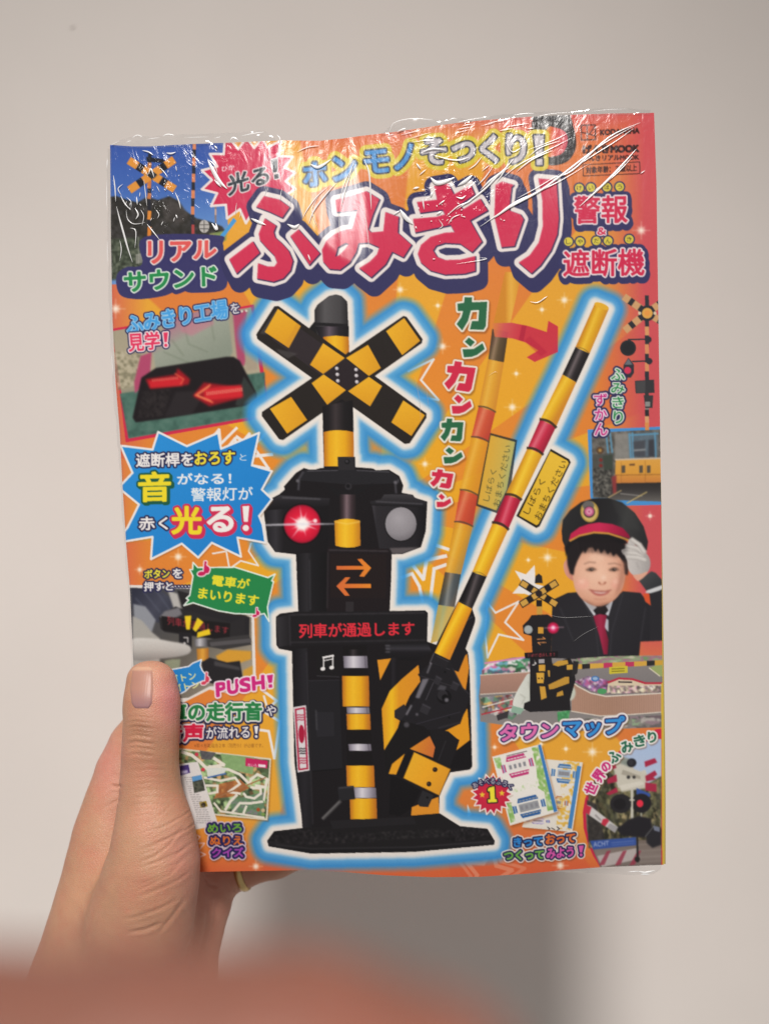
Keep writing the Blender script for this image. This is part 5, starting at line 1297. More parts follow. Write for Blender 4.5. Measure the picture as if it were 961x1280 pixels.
# ------------------------------------------------------------------ magazine
D0 = 0.39
def cover_depth(x, y):
    x = np.asarray(x, float); y = np.asarray(y, float)
    d = D0 * (1 + 0.048 * (480 - x) / 680 + 0.020 * (y - 620) / 940)
    # the cover bows a little, and its head curls back where the shrink wrap pulls on it
    d = d + 0.0022 * np.sin((x - 140) / 690 * math.pi * 1.0) * -1.0
    c = np.clip((345 - y) / 180, 0, 1.2)
    k = 0.6 + 0.6 * np.exp(-((x - 395) / 75.0) ** 2) - 0.25 * np.exp(-((x - 560) / 60.0) ** 2)
    d = d + 0.0032 * k * c * c
    c2 = np.clip((y - 980) / 110, 0, 1.2)
    d = d + 0.003 * c2 * c2
    d = d + 0.0006 * np.sin(x / 47.0 + y / 160.0) * np.clip((420 - y) / 200, 0, 1)
    return d

TOP = np.array([(138, 181), (165, 183), (188, 183), (240, 180), (281, 178.5), (320, 177), (352, 175.5), (400, 176), (430, 173), (450, 170), (485, 166), (520, 161), (550, 156.5), (585, 152), (620, 149), (660, 146), (700, 144), (760, 142), (817, 141)], float)
BOT = np.array([(184, 1090), (245, 1090), (300, 1089), (390, 1087.5), (430, 1090), (480, 1094), (540, 1096.5), (600, 1096), (660, 1092), (700, 1088), (752, 1084), (829, 1081)], float)
LEF = np.array([(138, 181), (139, 300), (141, 400), (145, 480), (150, 540), (153, 600), (158, 680), (163, 740), (167, 830), (176, 960), (184, 1090)], float)
RIG = np.array([(817, 141), (820, 230), (822, 370), (824, 500), (826, 640), (827, 760), (828, 900), (829, 1000), (829, 1081)], float)

def sm(xs, tab):
    v = np.interp(xs, tab[:, 0], tab[:, 1])
    return v

def cover_grid(M, N):
    """grid of photo-pixel print coordinates covering exactly the sheet"""
    s = np.linspace(0, 1, M + 1)[None, :]; t = np.linspace(0, 1, N + 1)[:, None]
    X = np.broadcast_to(138 + s * 685, (N + 1, M + 1)).copy(); Y = np.broadcast_to(160 + t * 925, (N + 1, M + 1)).copy()
    L = np.array([(y, x) for x, y in LEF]); R = np.array([(y, x) for x, y in RIG])
    for _ in range(12):
        Y = np.interp(X, TOP[:, 0], TOP[:, 1]) * (1 - t) + np.interp(X, BOT[:, 0], BOT[:, 1]) * t
        X = np.interp(Y, L[:, 0], L[:, 1]) * (1 - s) + np.interp(Y, R[:, 0], R[:, 1]) * s
    return X, Y

MAG = empty("magazine", tuple(P(506, 1092, 0.405)), "orange Japanese children's railway-crossing magazine in clear shrink wrap, held upright by its lower left corner", "magazine")

def ink_material(name, coat_rough=0.30, gloss=1.0):
    """printed paper under the taut clear wrap: colour comes from the ink on the sheet"""
    m, nt, b, out = new_mat(name)
    N = nt.nodes.new; Lk = nt.links.new
    at = N("ShaderNodeAttribute"); at.attribute_name = "Col"
    uv = N("ShaderNodeUVMap")
    Lk(at.outputs["Color"], b.inputs["Base Color"])
    b.inputs["Roughness"].default_value = 0.5
    b.inputs["Specular IOR Level"].default_value = 0.0
    b.inputs["Coat Weight"].default_value = gloss * 0.9
    b.inputs["Coat Roughness"].default_value = coat_rough
    b.inputs["Coat IOR"].default_value = 1.40
    # wrinkles of the wrap: long drawn-out waves plus fine crinkle toward the head of the sheet
    mp = N("ShaderNodeMapping"); mp.inputs["Scale"].default_value = (34, 5, 1); mp.inputs["Rotation"].default_value = (0, 0, 0.06)
    Lk(uv.outputs["UV"], mp.inputs["Vector"])
    n1 = N("ShaderNodeTexNoise"); n1.inputs["Scale"].default_value = 1.0; n1.inputs["Detail"].default_value = 3; n1.inputs["Roughness"].default_value = 0.6
    Lk(mp.outputs["Vector"], n1.inputs["Vector"])
    mp2 = N("ShaderNodeMapping"); mp2.inputs["Scale"].default_value = (60, 38, 1); mp2.inputs["Rotation"].default_value = (0, 0, 0.5)
    Lk(uv.outputs["UV"], mp2.inputs["Vector"])
    n2 = N("ShaderNodeTexNoise"); n2.inputs["Scale"].default_value = 1.0; n2.inputs["Detail"].default_value = 5; n2.inputs["Distortion"].default_value = 1.5
    Lk(mp2.outputs["Vector"], n2.inputs["Vector"])
    wr = N("ShaderNodeAttribute"); wr.attribute_name = "wrap"
    cr_ = N("ShaderNodeMapRange"); cr_.inputs["From Min"].default_value = 0.15; cr_.inputs["From Max"].default_value = 0.85; cr_.inputs["To Min"].default_value = coat_rough; cr_.inputs["To Max"].default_value = 0.15
    Lk(wr.outputs["Fac"], cr_.inputs["Value"]); Lk(cr_.outputs["Result"], b.inputs["Coat Roughness"])
    mx = N("ShaderNodeMath"); mx.operation = 'MULTIPLY'; Lk(n2.outputs["Fac"], mx.inputs[0]); Lk(wr.outputs["Fac"], mx.inputs[1])
    ad = N("ShaderNodeMath"); ad.operation = 'MULTIPLY_ADD'; ad.inputs[1].default_value = 0.5
    Lk(n1.outputs["Fac"], ad.inputs[0]); Lk(mx.outputs["Value"], ad.inputs[2])
    bp = N("ShaderNodeBump"); bp.inputs["Strength"].default_value = 0.55; bp.inputs["Distance"].default_value = 0.0009
    fn = N("ShaderNodeAttribute"); fn.attribute_name = "film_normal"
    Lk(fn.outputs["Vector"], bp.inputs["Normal"])
    Lk(ad.outputs["Value"], bp.inputs["Height"]); Lk(bp.outputs["Normal"], b.inputs["Coat Normal"])
    return m

PAPER_K = 0.86
def build_cover():
    M, N = 720, 960
    X, Y = cover_grid(M, N)
    V = P(X, Y, cover_depth(X, Y)).reshape(-1, 3)
    # ink sampled from the art sheet
    u = np.clip((X - AX) * AS - 0.5, 0, AW - 1.001); v = np.clip((Y - AY) * AS - 0.5, 0, AH - 1.001)
    soft = np.stack([box1(INK[..., i], 1, 0) for i in range(3)], -1); soft = np.stack([box1(soft[..., i], 1, 1) for i in range(3)], -1)
    art = 0.6 * INK + 0.4 * soft
    ui, vi = u.astype(int), v.astype(int); fu = (u - ui)[..., None]; fv = (v - vi)[..., None]
    c = (art[vi, ui] * (1 - fu) + art[vi, ui + 1] * fu) * (1 - fv) + (art[vi + 1, ui] * (1 - fu) + art[vi + 1, ui + 1] * fu) * fv
    ink_lin = (s2l(np.clip(c, 0, 1)) * PAPER_K).reshape(-1, 3)
    uvs = np.stack([X / 1000.0, 1 - Y / 1000.0], -1).reshape(-1, 2)
    # how crumpled the wrap is: strong along the head and in the upper left, slack elsewhere
    Xf, Yf = X.ravel(), Y.ravel()
    wrap = 0.10 + 0.50 * np.exp(-((Yf - 160) / 45.0) ** 2) + 1.3 * np.exp(-((Xf - 200) / 75.0) ** 2 - ((Yf - 250) / 75.0) ** 2) + 1.1 * np.exp(-((Xf - 575) / 60.0) ** 2 - ((Yf - 245) / 45.0) ** 2)
    # lie of the taut film: it leaves the paper and slopes back toward the head in flat facets
    gu = np.gradient(V.reshape(N + 1, M + 1, 3), axis=1); gv = np.gradient(V.reshape(N + 1, M + 1, 3), axis=0)
    nrm = np.cross(gu, gv); nrm /= np.linalg.norm(nrm, axis=-1, keepdims=True); nrm *= np.sign(-nrm[..., 1:2])
    rgs = np.random.RandomState(17)
    def edge(poly, soft):
        q = np.asarray(poly, float); ins = np.zeros(X.shape, bool); dm = np.full(X.shape, 1e9)
        for (ax, ay), (bx, by) in zip(q, np.roll(q, -1, 0)):
            cr = ((ay > Y) != (by > Y)) & (X < (bx - ax) * (Y - ay) / (by - ay + 1e-9) + ax); ins ^= cr
            L2 = (bx - ax) ** 2 + (by - ay) ** 2; t = np.clip(((X - ax) * (bx - ax) + (Y - ay) * (by - ay)) / L2, 0, 1)
            dm = np.minimum(dm, np.hypot(X - ax - t * (bx - ax), Y - ay - t * (by - ay)))
        return np.clip(0.5 + np.where(ins, dm, -dm) / soft, 0, 1)
    streak = np.interp(X + 0.10 * (Y - 200) + 3 * np.sin(Y / 31.0), np.arange(100, 860, 3.5), rgs.rand(len(np.arange(100, 860, 3.5))))
    st2 = np.interp(X - 0.25 * (Y - 200) + 4 * np.sin(Y / 17.0), np.arange(0, 1000, 1.6), rgs.rand(len(np.arange(0, 1000, 1.6))))
    lift = 0.055 * np.clip((350 - Y) / 150, 0, 1)
    big = edge([(336, 165), (432, 165), (440, 196), (456, 250), (468, 322), (452, 336), (425, 322), (398, 296), (374, 268), (356, 240), (342, 205)], 7)
    top2 = edge([(520, 160), (640, 148), (664, 175), (640, 215), (600, 232), (545, 228), (522, 200)], 30)
    burst = edge([(318, 172), (346, 172), (352, 215), (340, 250), (326, 235), (324, 205)], 10)
    lift = lift + big * (0.128 + 0.09 * (streak - 0.5)) + 0.045 * top2 * streak + 0.075 * burst * streak
    lift = lift + 0.05 * (st2 - 0.5) * np.exp(-((Y - 230) / 80.0) ** 2)
    side = 0.06 * (streak - 0.5) * np.exp(-((Y - 230) / 90.0) ** 2) + 0.06 * big + 0.03 * np.clip((330 - Y) / 120, 0, 1) * (1 - big)
    up = np.array([0, 0, 1.0]); rt = np.array([1.0, 0, 0])
    fnm = nrm + lift[..., None] * up + side[..., None] * rt
    fnm /= np.linalg.norm(fnm, axis=-1, keepdims=True); fnm = fnm.reshape(-1, 3)
    Xc = (X[:-1, :-1] + X[1:, 1:]) / 2; Yc = (Y[:-1, :-1] + Y[1:, 1:]) / 2
    own = OWN[np.clip(((Yc - AY) * AS).astype(int), 0, AH - 1), np.clip(((Xc - AX) * AS).astype(int), 0, AW - 1)]
    idx = np.arange((M + 1) * (N + 1)).reshape(N + 1, M + 1)
    F = np.stack([idx[:-1, :-1], idx[1:, :-1], idx[1:, 1:], idx[:-1, 1:]], -1)
    mat = ink_material("printed_cover_under_wrap")
    def piece(name, sel, parent):
        f = F[sel]
        used, inv = np.unique(f.ravel(), return_inverse=True)
        o = add_mesh(name, V[used], inv.reshape(f.shape), mat, parent=parent, uv=uvs[used], colors=ink_lin[used], origin=V[used].mean(0))
        a = o.data.attributes.new("wrap", 'FLOAT', 'POINT'); a.data.foreach_set("value", wrap[used].astype(np.float32))
        a = o.data.attributes.new("film_normal", 'FLOAT_VECTOR', 'POINT'); a.data.foreach_set("vector", fnm[used].astype(np.float32).ravel())
        return o
    cover = piece("front_cover", own == 0, MAG)
    cover['label'] = "orange and yellow sunburst ground of the front cover"
    for i, n in enumerate(PARTS):
        if i == 0 or not (own == i).any(): continue
        o = piece(n, own == i, cover)
        if i in PART_LABEL: o['label'] = PART_LABEL[i]
    return X, Y

PART_LABEL = {}
for i, n in enumerate(PARTS):
    t = {'crossing_photo_print': 'blue-sky photo of a crossing signal', 'factory_photo_print': 'red-framed workshop photo with red LED arrows', 'train_photo_print': 'blue-framed photo of an orange train',
         'foreign_crossing_photo_print': 'round-edged photo of a foreign level crossing', 'push_button_photo_print': 'photo of a gloved finger pressing the toy button', 'toy_signal_print': 'large picture of the black and yellow toy crossing signal',
         'small_toy_signal_print': 'small picture of the toy signal beside the boy', 'young_station_master_print': 'smiling boy in black cap and suit saluting with a white glove', 'title_lettering': 'big red title lettering with white and navy outline',
         'barrier_pole_print': 'yellow, red and black striped barrier pole', 'raised_barrier_print': 'faded barrier pole in its raised position', 'blue_burst': 'blue spiky burst with white edge', 'green_balloon': 'green spiky speech balloon',
         'maze_sheet_print': 'green maze picture with white paths', 'quiz_sheet_print': 'white quiz sheet with lines of small type'}.get(n)
    if t: PART_LABEL[i] = t
GX, GY = build_cover()

def build_block():
    """the pages and back cover behind the front cover"""
    def ring(inset, dd):
        pts = []
        for x, y in TOP: pts.append((x, y + inset))
        for x, y in RIG[1:-1]: pts.append((x - inset, y))
        for x, y in BOT[::-1]: pts.append((x, y - inset))
        for x, y in LEF[::-1][1:-1]: pts.append((x + inset, y))
        pts = np.array(pts); return pts
    a = ring(0.4, 0)
    # resample densely
    q = np.concatenate([a, a[:1]]); seg = np.hypot(*np.diff(q, axis=0).T); cum = np.concatenate([[0], np.cumsum(seg)])
    t = np.linspace(0, cum[-1], 401)[:-1]
    px = np.interp(t, cum, q[:, 0]); py = np.interp(t, cum, q[:, 1])
    base = cover_depth(px, py)
    def shell(name, d0, d1, grow_, mat, label=None):
        cxm, cym = 483, 620
        gx = px + np.sign(px - cxm) * 0; gy = py
        A = P(gx, gy, base + d0); B = P(gx, gy, base + d0) + (P(gx, gy, base + d1) - P(gx, gy, base + d0)) * np.array([0, 1, 0]) + np.array([0, 0, 0])
        B = A + np.array([0, d1 - d0, 0])
        n = len(A); v = np.concatenate([A, B, [A.mean(0)], [B.mean(0)]])
        # inner grid caps: fan is fine for the back, the front is hidden by the cover
        f = []
        for i in range(n):
            j = (i + 1) % n
            f.append((i, j, n + j)); f.append((i, n + j, n + i))
            f.append((n + i, n + j, 2 * n + 1))
        o = add_mesh(name, v, f, mat, parent=MAG, smooth=False, origin=A.mean(0))
        if label: o['label'] = label
        return o
    m, nt, b, _ = new_mat("page_edges")
    w = nt.nodes.new("ShaderNodeTexWave"); w.inputs["Scale"].default_value = 900; w.bands_direction = 'Y'
    tc = nt.nodes.new("ShaderNodeTexCoord"); nt.links.new(tc.outputs["Object"], w.inputs["Vector"])
    cr = nt.nodes.new("ShaderNodeValToRGB"); cr.color_ramp.elements[0].color = lin('#b9b0a6'); cr.color_ramp.elements[1].color = lin('#d6cec6')
    nt.links.new(w.outputs["Fac"], cr.inputs["Fac"]); nt.links.new(cr.outputs["Color"], b.inputs["Base Color"]); b.inputs["Roughness"].default_value = 0.7
    shell("pages", 0.0005, 0.0042, 0, m)
    m, nt, b, _ = new_mat("back_cover_print")
    b.inputs["Base Color"].default_value = lin('#b8534f'); b.inputs["Roughness"].default_value = 0.35; b.inputs["Coat Weight"].default_value = 0.6
    shell("back_cover", 0.0043, 0.0049, 0, m, "reddish back cover seen only at the edge")
    # yellow spine edge on the right
    m, nt, b, _ = new_mat("yellow_spine_print")
    b.inputs["Base Color"].default_value = lin('#d8bc4e'); b.inputs["Roughness"].default_value = 0.4; b.inputs["Coat Weight"].default_value = 0.6
    ys = np.linspace(600, 1080, 60); xs = np.interp(ys, RIG[:, 1], RIG[:, 0])
    dd = cover_depth(xs, ys)
    A = P(xs - 0.2, ys, dd - 0.00005); B = P(xs + 0.3 + 2.1 * np.clip((ys - 620) / 300, 0, 1), ys, dd + 0.0006); C_ = B + np.array([0, 0.004, 0])
    v = np.concatenate([A, B, C_]); n = len(A)
    f = [(i, i + 1, n + i + 1, n + i) for i in range(n - 1)] + [(n + i, n + i + 1, 2 * n + i + 1, 2 * n + i) for i in range(n - 1)]
    add_mesh("spine", v, f, m, parent=MAG, origin=A.mean(0))
build_block()

# ------------------------------------------------------------------ clear wrap: loose edge and sharp creases
def film_material(name, milk=0.0, rough=0.08, gl=0.25):
    m = bpy.data.materials.new(name); m.use_nodes = True
    nt = m.node_tree; nt.nodes.clear()
    N = nt.nodes.new; Lk = nt.links.new
    out = N("ShaderNodeOutputMaterial"); tr = N("ShaderNodeBsdfTransparent"); g = N("ShaderNodeBsdfGlossy"); df = N("ShaderNodeBsdfDiffuse")
    tr.inputs["Color"].default_value = (0.96, 0.96, 0.96, 1)
    g.inputs["Roughness"].default_value = rough; g.inputs["Color"].default_value = (1, 1, 1, 1)
    df.inputs["Color"].default_value = (0.92, 0.92, 0.92, 1)
    fr = N("ShaderNodeLayerWeight"); fr.inputs["Blend"].default_value = 0.5
    mr = N("ShaderNodeMapRange"); mr.inputs["To Min"].default_value = gl * 0.35; mr.inputs["To Max"].default_value = min(1.0, gl * 2.2)
    Lk(fr.outputs["Facing"], mr.inputs["Value"])
    if milk <= 0:
        tc = N("ShaderNodeTexCoord"); ns = N("ShaderNodeTexNoise"); ns.inputs["Scale"].default_value = 260; ns.inputs["Detail"].default_value = 3; ns.inputs["Distortion"].default_value = 1.2
        Lk(tc.outputs["Object"], ns.inputs["Vector"])
        bp = N("ShaderNodeBump"); bp.inputs["Strength"].default_value = 0.9; bp.inputs["Distance"].default_value = 0.002
        Lk(ns.outputs["Fac"], bp.inputs["Height"]); Lk(bp.outputs["Normal"], g.inputs["Normal"])
    mx = N("ShaderNodeMixShader"); Lk(mr.outputs["Result"], mx.inputs["Fac"]); Lk(tr.outputs["BSDF"], mx.inputs[1]); Lk(g.outputs["BSDF"], mx.inputs[2])
    mx2 = N("ShaderNodeMixShader"); mx2.inputs["Fac"].default_value = milk; Lk(mx.outputs["Shader"], mx2.inputs[1]); Lk(df.outputs["BSDF"], mx2.inputs[2])
    Lk(mx2.outputs["Shader"], out.inputs["Surface"])
    return m

WRAP = []
def crease_geo(pts, w, h=None, V=None, F=None, lift=0.0004):
    """a folded ridge of film: round-backed, tapering at both ends, lying on the cover"""
    p = np.asarray(pts, float)
    if len(p) > 2:
        t = np.linspace(0, len(p) - 1, 4 * len(p)); i = np.arange(len(p))
        # Catmull-Rom through the points
        q = []
        for tt in t:
            k = min(int(tt), len(p) - 2); f = tt - k
            a, b, c, d = p[max(k - 1, 0)], p[k], p[k + 1], p[min(k + 2, len(p) - 1)]
            q.append(0.5 * (2 * b + (c - a) * f + (2 * a - 5 * b + 4 * c - d) * f * f + (3 * b - a - 3 * c + d) * f ** 3))
        p = np.array(q)
    else:
        p = p[0] + (p[1] - p[0]) * np.linspace(0, 1, 10)[:, None]
    n = len(p); d = np.gradient(p, axis=0); d /= np.maximum(1e-9, np.hypot(d[:, 0], d[:, 1]))[:, None]
    nr = np.stack([-d[:, 1], d[:, 0]], 1)
    s = np.linspace(0, 1, n); tp = np.clip(np.minimum(s / 0.35, (1 - s) / 0.35), 0.08, 1) ** 0.8
    K = 6; base = len(V)
    for j in range(n):
        for k in range(K + 1):
            a = math.pi * k / K
            off = -math.cos(a) * w * 0.42 * tp[j]
            x, y = p[j] + nr[j] * off
            dep = cover_depth(x, y) - lift - (h or w * 0.5) * 0.55 * 0.00032 * math.sin(a) * tp[j]
            V.append(P(x, y, dep))
    for j in range(n - 1):
        for k in range(K):
            o = base + j * (K + 1) + k
            F.append((o, o + 1, o + K + 2, o + K + 1))

def build_wrap():
    rg = random.Random(11)
    V, F = [], []
    C = lambda pts, w, h=None: crease_geo(pts, w, h, V, F)
    # fan of pulled folds from the top right corner
    C([(800, 153), (760, 172), (715, 213), (690, 222)], 2.6); C([(793, 157), (750, 182), (700, 220), (672, 240), (632, 262), (600, 283)], 3.2)
    C([(792, 160), (770, 176), (735, 198), (706, 218)], 1.5)
    C([(795, 186), (772, 212), (748, 236), (724, 258)], 3.6, 1.4); C([(790, 196), (768, 219), (740, 240)], 1.6)
    C([(735, 205), (700, 226), (655, 248), (622, 268), (605, 280)], 2.0); C([(664, 243), (640, 256), (618, 272)], 4.4, 1.2); C([(700, 217), (672, 234), (646, 248)], 1.4)
    C([(806, 213), (800, 217)], 1.5); C([(712, 165), (690, 176), (660, 187)], 1.2); C([(715, 172), (680, 190), (650, 205), (628, 222)], 1.8)
    C([(600, 322), (607, 324), (570, 330)], 1.0); C([(662, 377), (672, 378), (684, 370)], 1.4); C([(673, 378), (684, 370)], 1.6)
    # long arcs down from the curl in the middle
    C([(443, 200), (437, 220), (430, 244), (426, 262)], 2.4); C([(455, 200), (461, 215), (463, 240), (464, 262)], 2.4); C([(446, 198), (432, 226), (424, 252)], 1.2)
    C([(421, 228), (405, 246), (392, 264), (386, 280)], 2.6); C([(410, 233), (396, 246), (384, 262), (379, 272)], 1.8); C([(399, 244), (390, 262), (397, 284)], 1.2)
    C([(424, 264), (424, 300)], 0.8); C([(452, 240), (458, 280), (462, 318)], 1.0); C([(371, 190), (385, 184), (400, 182)], 1.6); C([(388, 205), (398, 209), (414, 199)], 4.5, 1.2)
    C([(500, 262), (507, 272), (516, 280)], 6.5, 1.4); C([(492, 268), (500, 263)], 2.4); C([(359, 280), (368, 284), (374, 280)], 4.5, 1.2); C([(314, 273), (322, 277), (332, 281)], 4.0, 1.0); C([(385, 318), (388, 326)], 2.0)
    # the burst's corner
    C([(260, 200), (266, 212), (274, 226), (284, 236)], 6.0, 1.8); C([(260, 199), (268, 206), (272, 216)], 2.0); C([(268, 225), (277, 234)], 3.0)
    C([(265, 279), (271, 287), (270, 279)], 4.0, 1.4); C([(302, 262), (300, 272)], 1.2); C([(296, 253), (294, 270)], 0.9)
    # crumpled patch over the き
    for pts, w in (([(538, 222), (548, 229), (568, 222)], 6), ([(572, 232), (582, 226), (590, 219)], 5), ([(528, 248), (530, 262)], 2.2), ([(540, 240), (538, 246)], 3), ([(548, 256), (556, 250)], 2.2), ([(545, 268), (552, 264)], 3), ([(570, 246), (577, 248), (582, 244)], 2.6),
                   ([(558, 270), (572, 258), (586, 252), (600, 240)], 2.2), ([(570, 262), (588, 250), (606, 236), (622, 220), (640, 206)], 2.8), ([(600, 238), (612, 226), (628, 214), (642, 198)], 3.4), ([(620, 228), (630, 214), (636, 200)], 2.2), ([(596, 232), (606, 222), (616, 208)], 1.8),
                   ([(540, 193), (560, 199), (575, 200), (586, 196)], 2.2), ([(528, 190), (540, 186), (556, 187)], 3), ([(602, 214), (612, 206)], 1.4), ([(632, 178), (640, 190), (652, 184)], 1.6), ([(645, 215), (664, 200), (690, 188)], 2.2), ([(660, 196), (676, 184), (700, 176)], 1.6),
                   ([(520, 204), (526, 212)], 2.2), ([(516, 236), (524, 234)], 3.2), ([(524, 219), (532, 212)], 1.8), ([(585, 212), (594, 206), (602, 196)], 1.6), ([(560, 280), (566, 272), (575, 268)], 1.6), ([(548, 274), (553, 282), (548, 286)], 1.2)):
        C(pts, w, min(w * 0.5, 1.3))
    for k in range(28):
        x, y = rg.gauss(560, 26), rg.gauss(262, 18)
        a = rg.uniform(0, 3.1); L = rg.uniform(1.2, 4)
        C([(x, y), (x + L * math.cos(a), y + L * math.sin(a))], rg.uniform(0.8, 1.8))
    # crumple over the top left photo
    for pts, w in (([(142, 219), (144, 234), (145, 252)], 1.8), ([(146, 258), (150, 274), (155, 292), (160, 310), (166, 328)], 2.6), ([(151, 244), (156, 254), (163, 262)], 1.6), ([(171, 246), (172, 256)], 2.0), ([(169, 260), (173, 268), (170, 274)], 2.2), ([(158, 262), (160, 274), (168, 280), (182, 278)], 1.2),
                   ([(163, 285), (170, 289), (169, 310)], 1.4), ([(184, 280), (192, 290), (200, 300)], 1.6), ([(178, 188), (186, 190), (192, 194)], 2.0), ([(208, 191), (214, 192), (220, 190)], 2.6), ([(231, 188), (234, 192)], 1.4), ([(220, 207), (221, 214)], 1.4), ([(219, 240), (224, 252), (226, 261)], 1.8),
                   ([(180, 224), (182, 240), (184, 258)], 1.2), ([(186, 218), (189, 211), (193, 222)], 2.2), ([(200, 209), (206, 216), (210, 222)], 1.2), ([(220, 268), (222, 273)], 2.0), ([(195, 262), (199, 268), (197, 273)], 1.2), ([(268, 182), (272, 186)], 2.4), ([(154, 230), (148, 236), (152, 244)], 1.4),
                   ([(158, 246), (164, 252), (164, 260)], 1.0), ([(150, 300), (152, 312), (150, 326)], 1.2), ([(196, 232), (200, 240)], 1.0), ([(176, 262), (180, 270), (178, 282)], 1.0)):
        C(pts, w, min(w * 0.5, 1.0))
    for k in range(26):
        x, y = rg.gauss(185, 30), rg.gauss(250, 38)
        if x < 142 or y < 188: continue
        a = rg.uniform(0.8, 2.2); L = rg.uniform(2, 6)
        C([(x, y), (x + L * math.cos(a), y + L * math.sin(a))], rg.uniform(0.7, 1.4))
    for k in range(26):                                   # fine vertical pulls beside the burst
        x, y = rg.uniform(330, 372), rg.uniform(180, 250)
        L = rg.uniform(6, 18); C([(x, y), (x + rg.uniform(-3, 1), y + L)], rg.uniform(0.5, 0.9))
    for k in range(14):                                   # along the head of the sheet
        x = rg.uniform(470, 660); y = np.interp(x, TOP[:, 0], TOP[:, 1]) + rg.uniform(2, 16)
        L = rg.uniform(8, 34); C([(x, y), (x + L, y - L * rg.uniform(0.12, 0.30))], rg.uniform(0.6, 1.6))
    crease = (V, F)
    # loose skirt of film past the sheet's edge
    V, F = [], []
    def skirt(xs, y_in, y_out, amp, seed):
        r = np.random.RandomState(seed); n = len(xs); base = len(V); K = 6
        ph = r.rand(4) * 6
        for i in range(n):
            x = xs[i]
            wob = amp * (math.sin(x / 9.0 + ph[0]) * 0.5 + math.sin(x / 4.1 + ph[1]) * 0.3 + math.sin(x / 23.0 + ph[2]))
            for k in range(K + 1):
                t = k / K
                y = y_in[i] + (y_out[i] + wob * 0.0 - y_in[i]) * t
                dep = cover_depth(x, y_in[i]) - 0.0003 + 0.0026 * t + 0.0011 * (wob / max(amp, 1e-6)) * math.sin(t * 3.0) * 0.8
                V.append(P(x + 0.6 * math.sin(x / 5.0 + 3 * t), y, dep))
        for i in range(n - 1):
            for k in range(K):
                q = base + i * (K + 1) + k
                F.append((q, q + 1, q + K + 2, q + K + 1))
    xs = np.arange(134, 345, 2.0)
    skirt(xs, np.interp(xs, TOP[:, 0], TOP[:, 1]) + 2, np.interp(xs, [134, 150, 175, 190, 215, 240, 290, 330, 345], [184, 175, 169, 171, 168, 168, 166, 163, 174]), 1.0, 1)
    m = film_material("clear_film", milk=0.02, rough=0.10, gl=0.13)
    o = add_mesh("shrink_wrap", np.array(V), np.array(F), m, parent=MAG, origin=np.array(V).mean(0)); V, F = [], []
    xs = np.arange(476, 592, 2.0)
    skirt(xs, np.interp(xs, TOP[:, 0], TOP[:, 1]) + 2, np.interp(xs, [476, 488, 500, 515, 530, 545, 560, 576, 592], [168, 158, 152, 148.5, 147.5, 149, 150, 147.5, 150]), 1.0, 2)
    xs = np.arange(592, 814, 2.0)
    skirt(xs, np.interp(xs, TOP[:, 0], TOP[:, 1]) + 2, np.interp(xs, [592, 620, 645, 665, 700, 740, 780, 814], [148, 144, 141.5, 140.5, 138.5, 136, 134.5, 138]), 1.0, 3)
    o = add_mesh("shrink_wrap", np.array(V), np.array(F), m, parent=MAG, origin=np.array(V).mean(0)); V, F = [], []
    o['label'] = "clear film standing past the top edge of the sheet"
    xs = np.arange(690, 828, 2.0)
    skirt(xs, np.interp(xs, BOT[:, 0], BOT[:, 1]) - 1, np.interp(xs, [690, 730, 760, 790, 815, 828], [1090, 1091, 1092, 1094, 1093, 1086]), 1.2, 4)
    o = add_mesh("shrink_wrap", np.array(V), np.array(F), m, parent=MAG, origin=np.array(V).mean(0)); V, F = [], []
    # left margin
    base = len(V); ys = np.arange(186, 860, 3.0); K = 4
    for y in ys:
        x1 = np.interp(y, LEF[:, 1], LEF[:, 0]); wob = math.sin(y / 11.0) * 0.6 + math.sin(y / 5.3) * 0.4
        for k in range(K + 1):
            t = k / K
            V.append(P(x1 + 1.5 - t * (5.5 + wob) * (1 if y < 560 else 0.75), y, cover_depth(x1, y) - 0.0003 + 0.002 * t + 0.0005 * wob * math.sin(3 * t)))
    for i in range(len(ys) - 1):
        for k in range(K):
            q = base + i * (K + 1) + k; F.append((q, q + 1, q + K + 2, q + K + 1))
    o = add_mesh("shrink_wrap", np.array(V), np.array(F), m, parent=MAG, origin=np.array(V).mean(0))
    # little glints on the loose film, drawn as whitened folds
    V, F = crease
    for pts, w in (([(166, 172), (172, 169), (178, 171)], 1.6), ([(158, 178), (164, 176)], 1.2), ([(204, 170), (210, 168), (218, 169)], 2.2), ([(184, 174), (200, 172)], 1.0), ([(268, 173), (276, 171)], 1.0), ([(288, 175), (292, 172), (298, 175)], 2.6), ([(302, 170), (316, 167), (330, 165)], 1.3),
                   ([(346, 168), (350, 173), (349, 178)], 1.2), ([(230, 172), (262, 171)], 0.7), ([(138, 182), (150, 176)], 0.8), ([(487, 164), (492, 154), (508, 149), (526, 148.5), (543, 150.5)], 1.2), ([(496, 165), (502, 162), (507, 160)], 2.0), ([(560, 151), (566, 148), (571, 149)], 1.4),
                   ([(571, 153), (590, 149), (612, 146)], 1.0), ([(641, 144), (655, 142), (668, 141.5)], 1.2), ([(670, 146), (690, 142), (720, 140)], 0.7), ([(740, 139), (760, 137), (785, 136)], 0.6), 
                   ([(134, 225), (133.5, 262)], 0.9), ([(134.5, 300), (134.6, 330)], 0.8), ([(139.5, 440), (142, 470)], 0.8), ([(134.6, 198), (134, 210)], 1.2)):
        crease_geo(pts, w, w * 0.5, V, F, lift=0.0006)
    m = film_material("glint_white_film", milk=0.70, rough=0.25, gl=0.6)  # milky diffuse white paints lamp glints onto the folds
    o = add_mesh("wrap_glint_creases", np.array(V), np.array(F), m, parent=MAG, origin=np.array(V).mean(0))
    o['label'] = "folds in the clear wrap, whitened to stand for glints"
    V, F = [], []
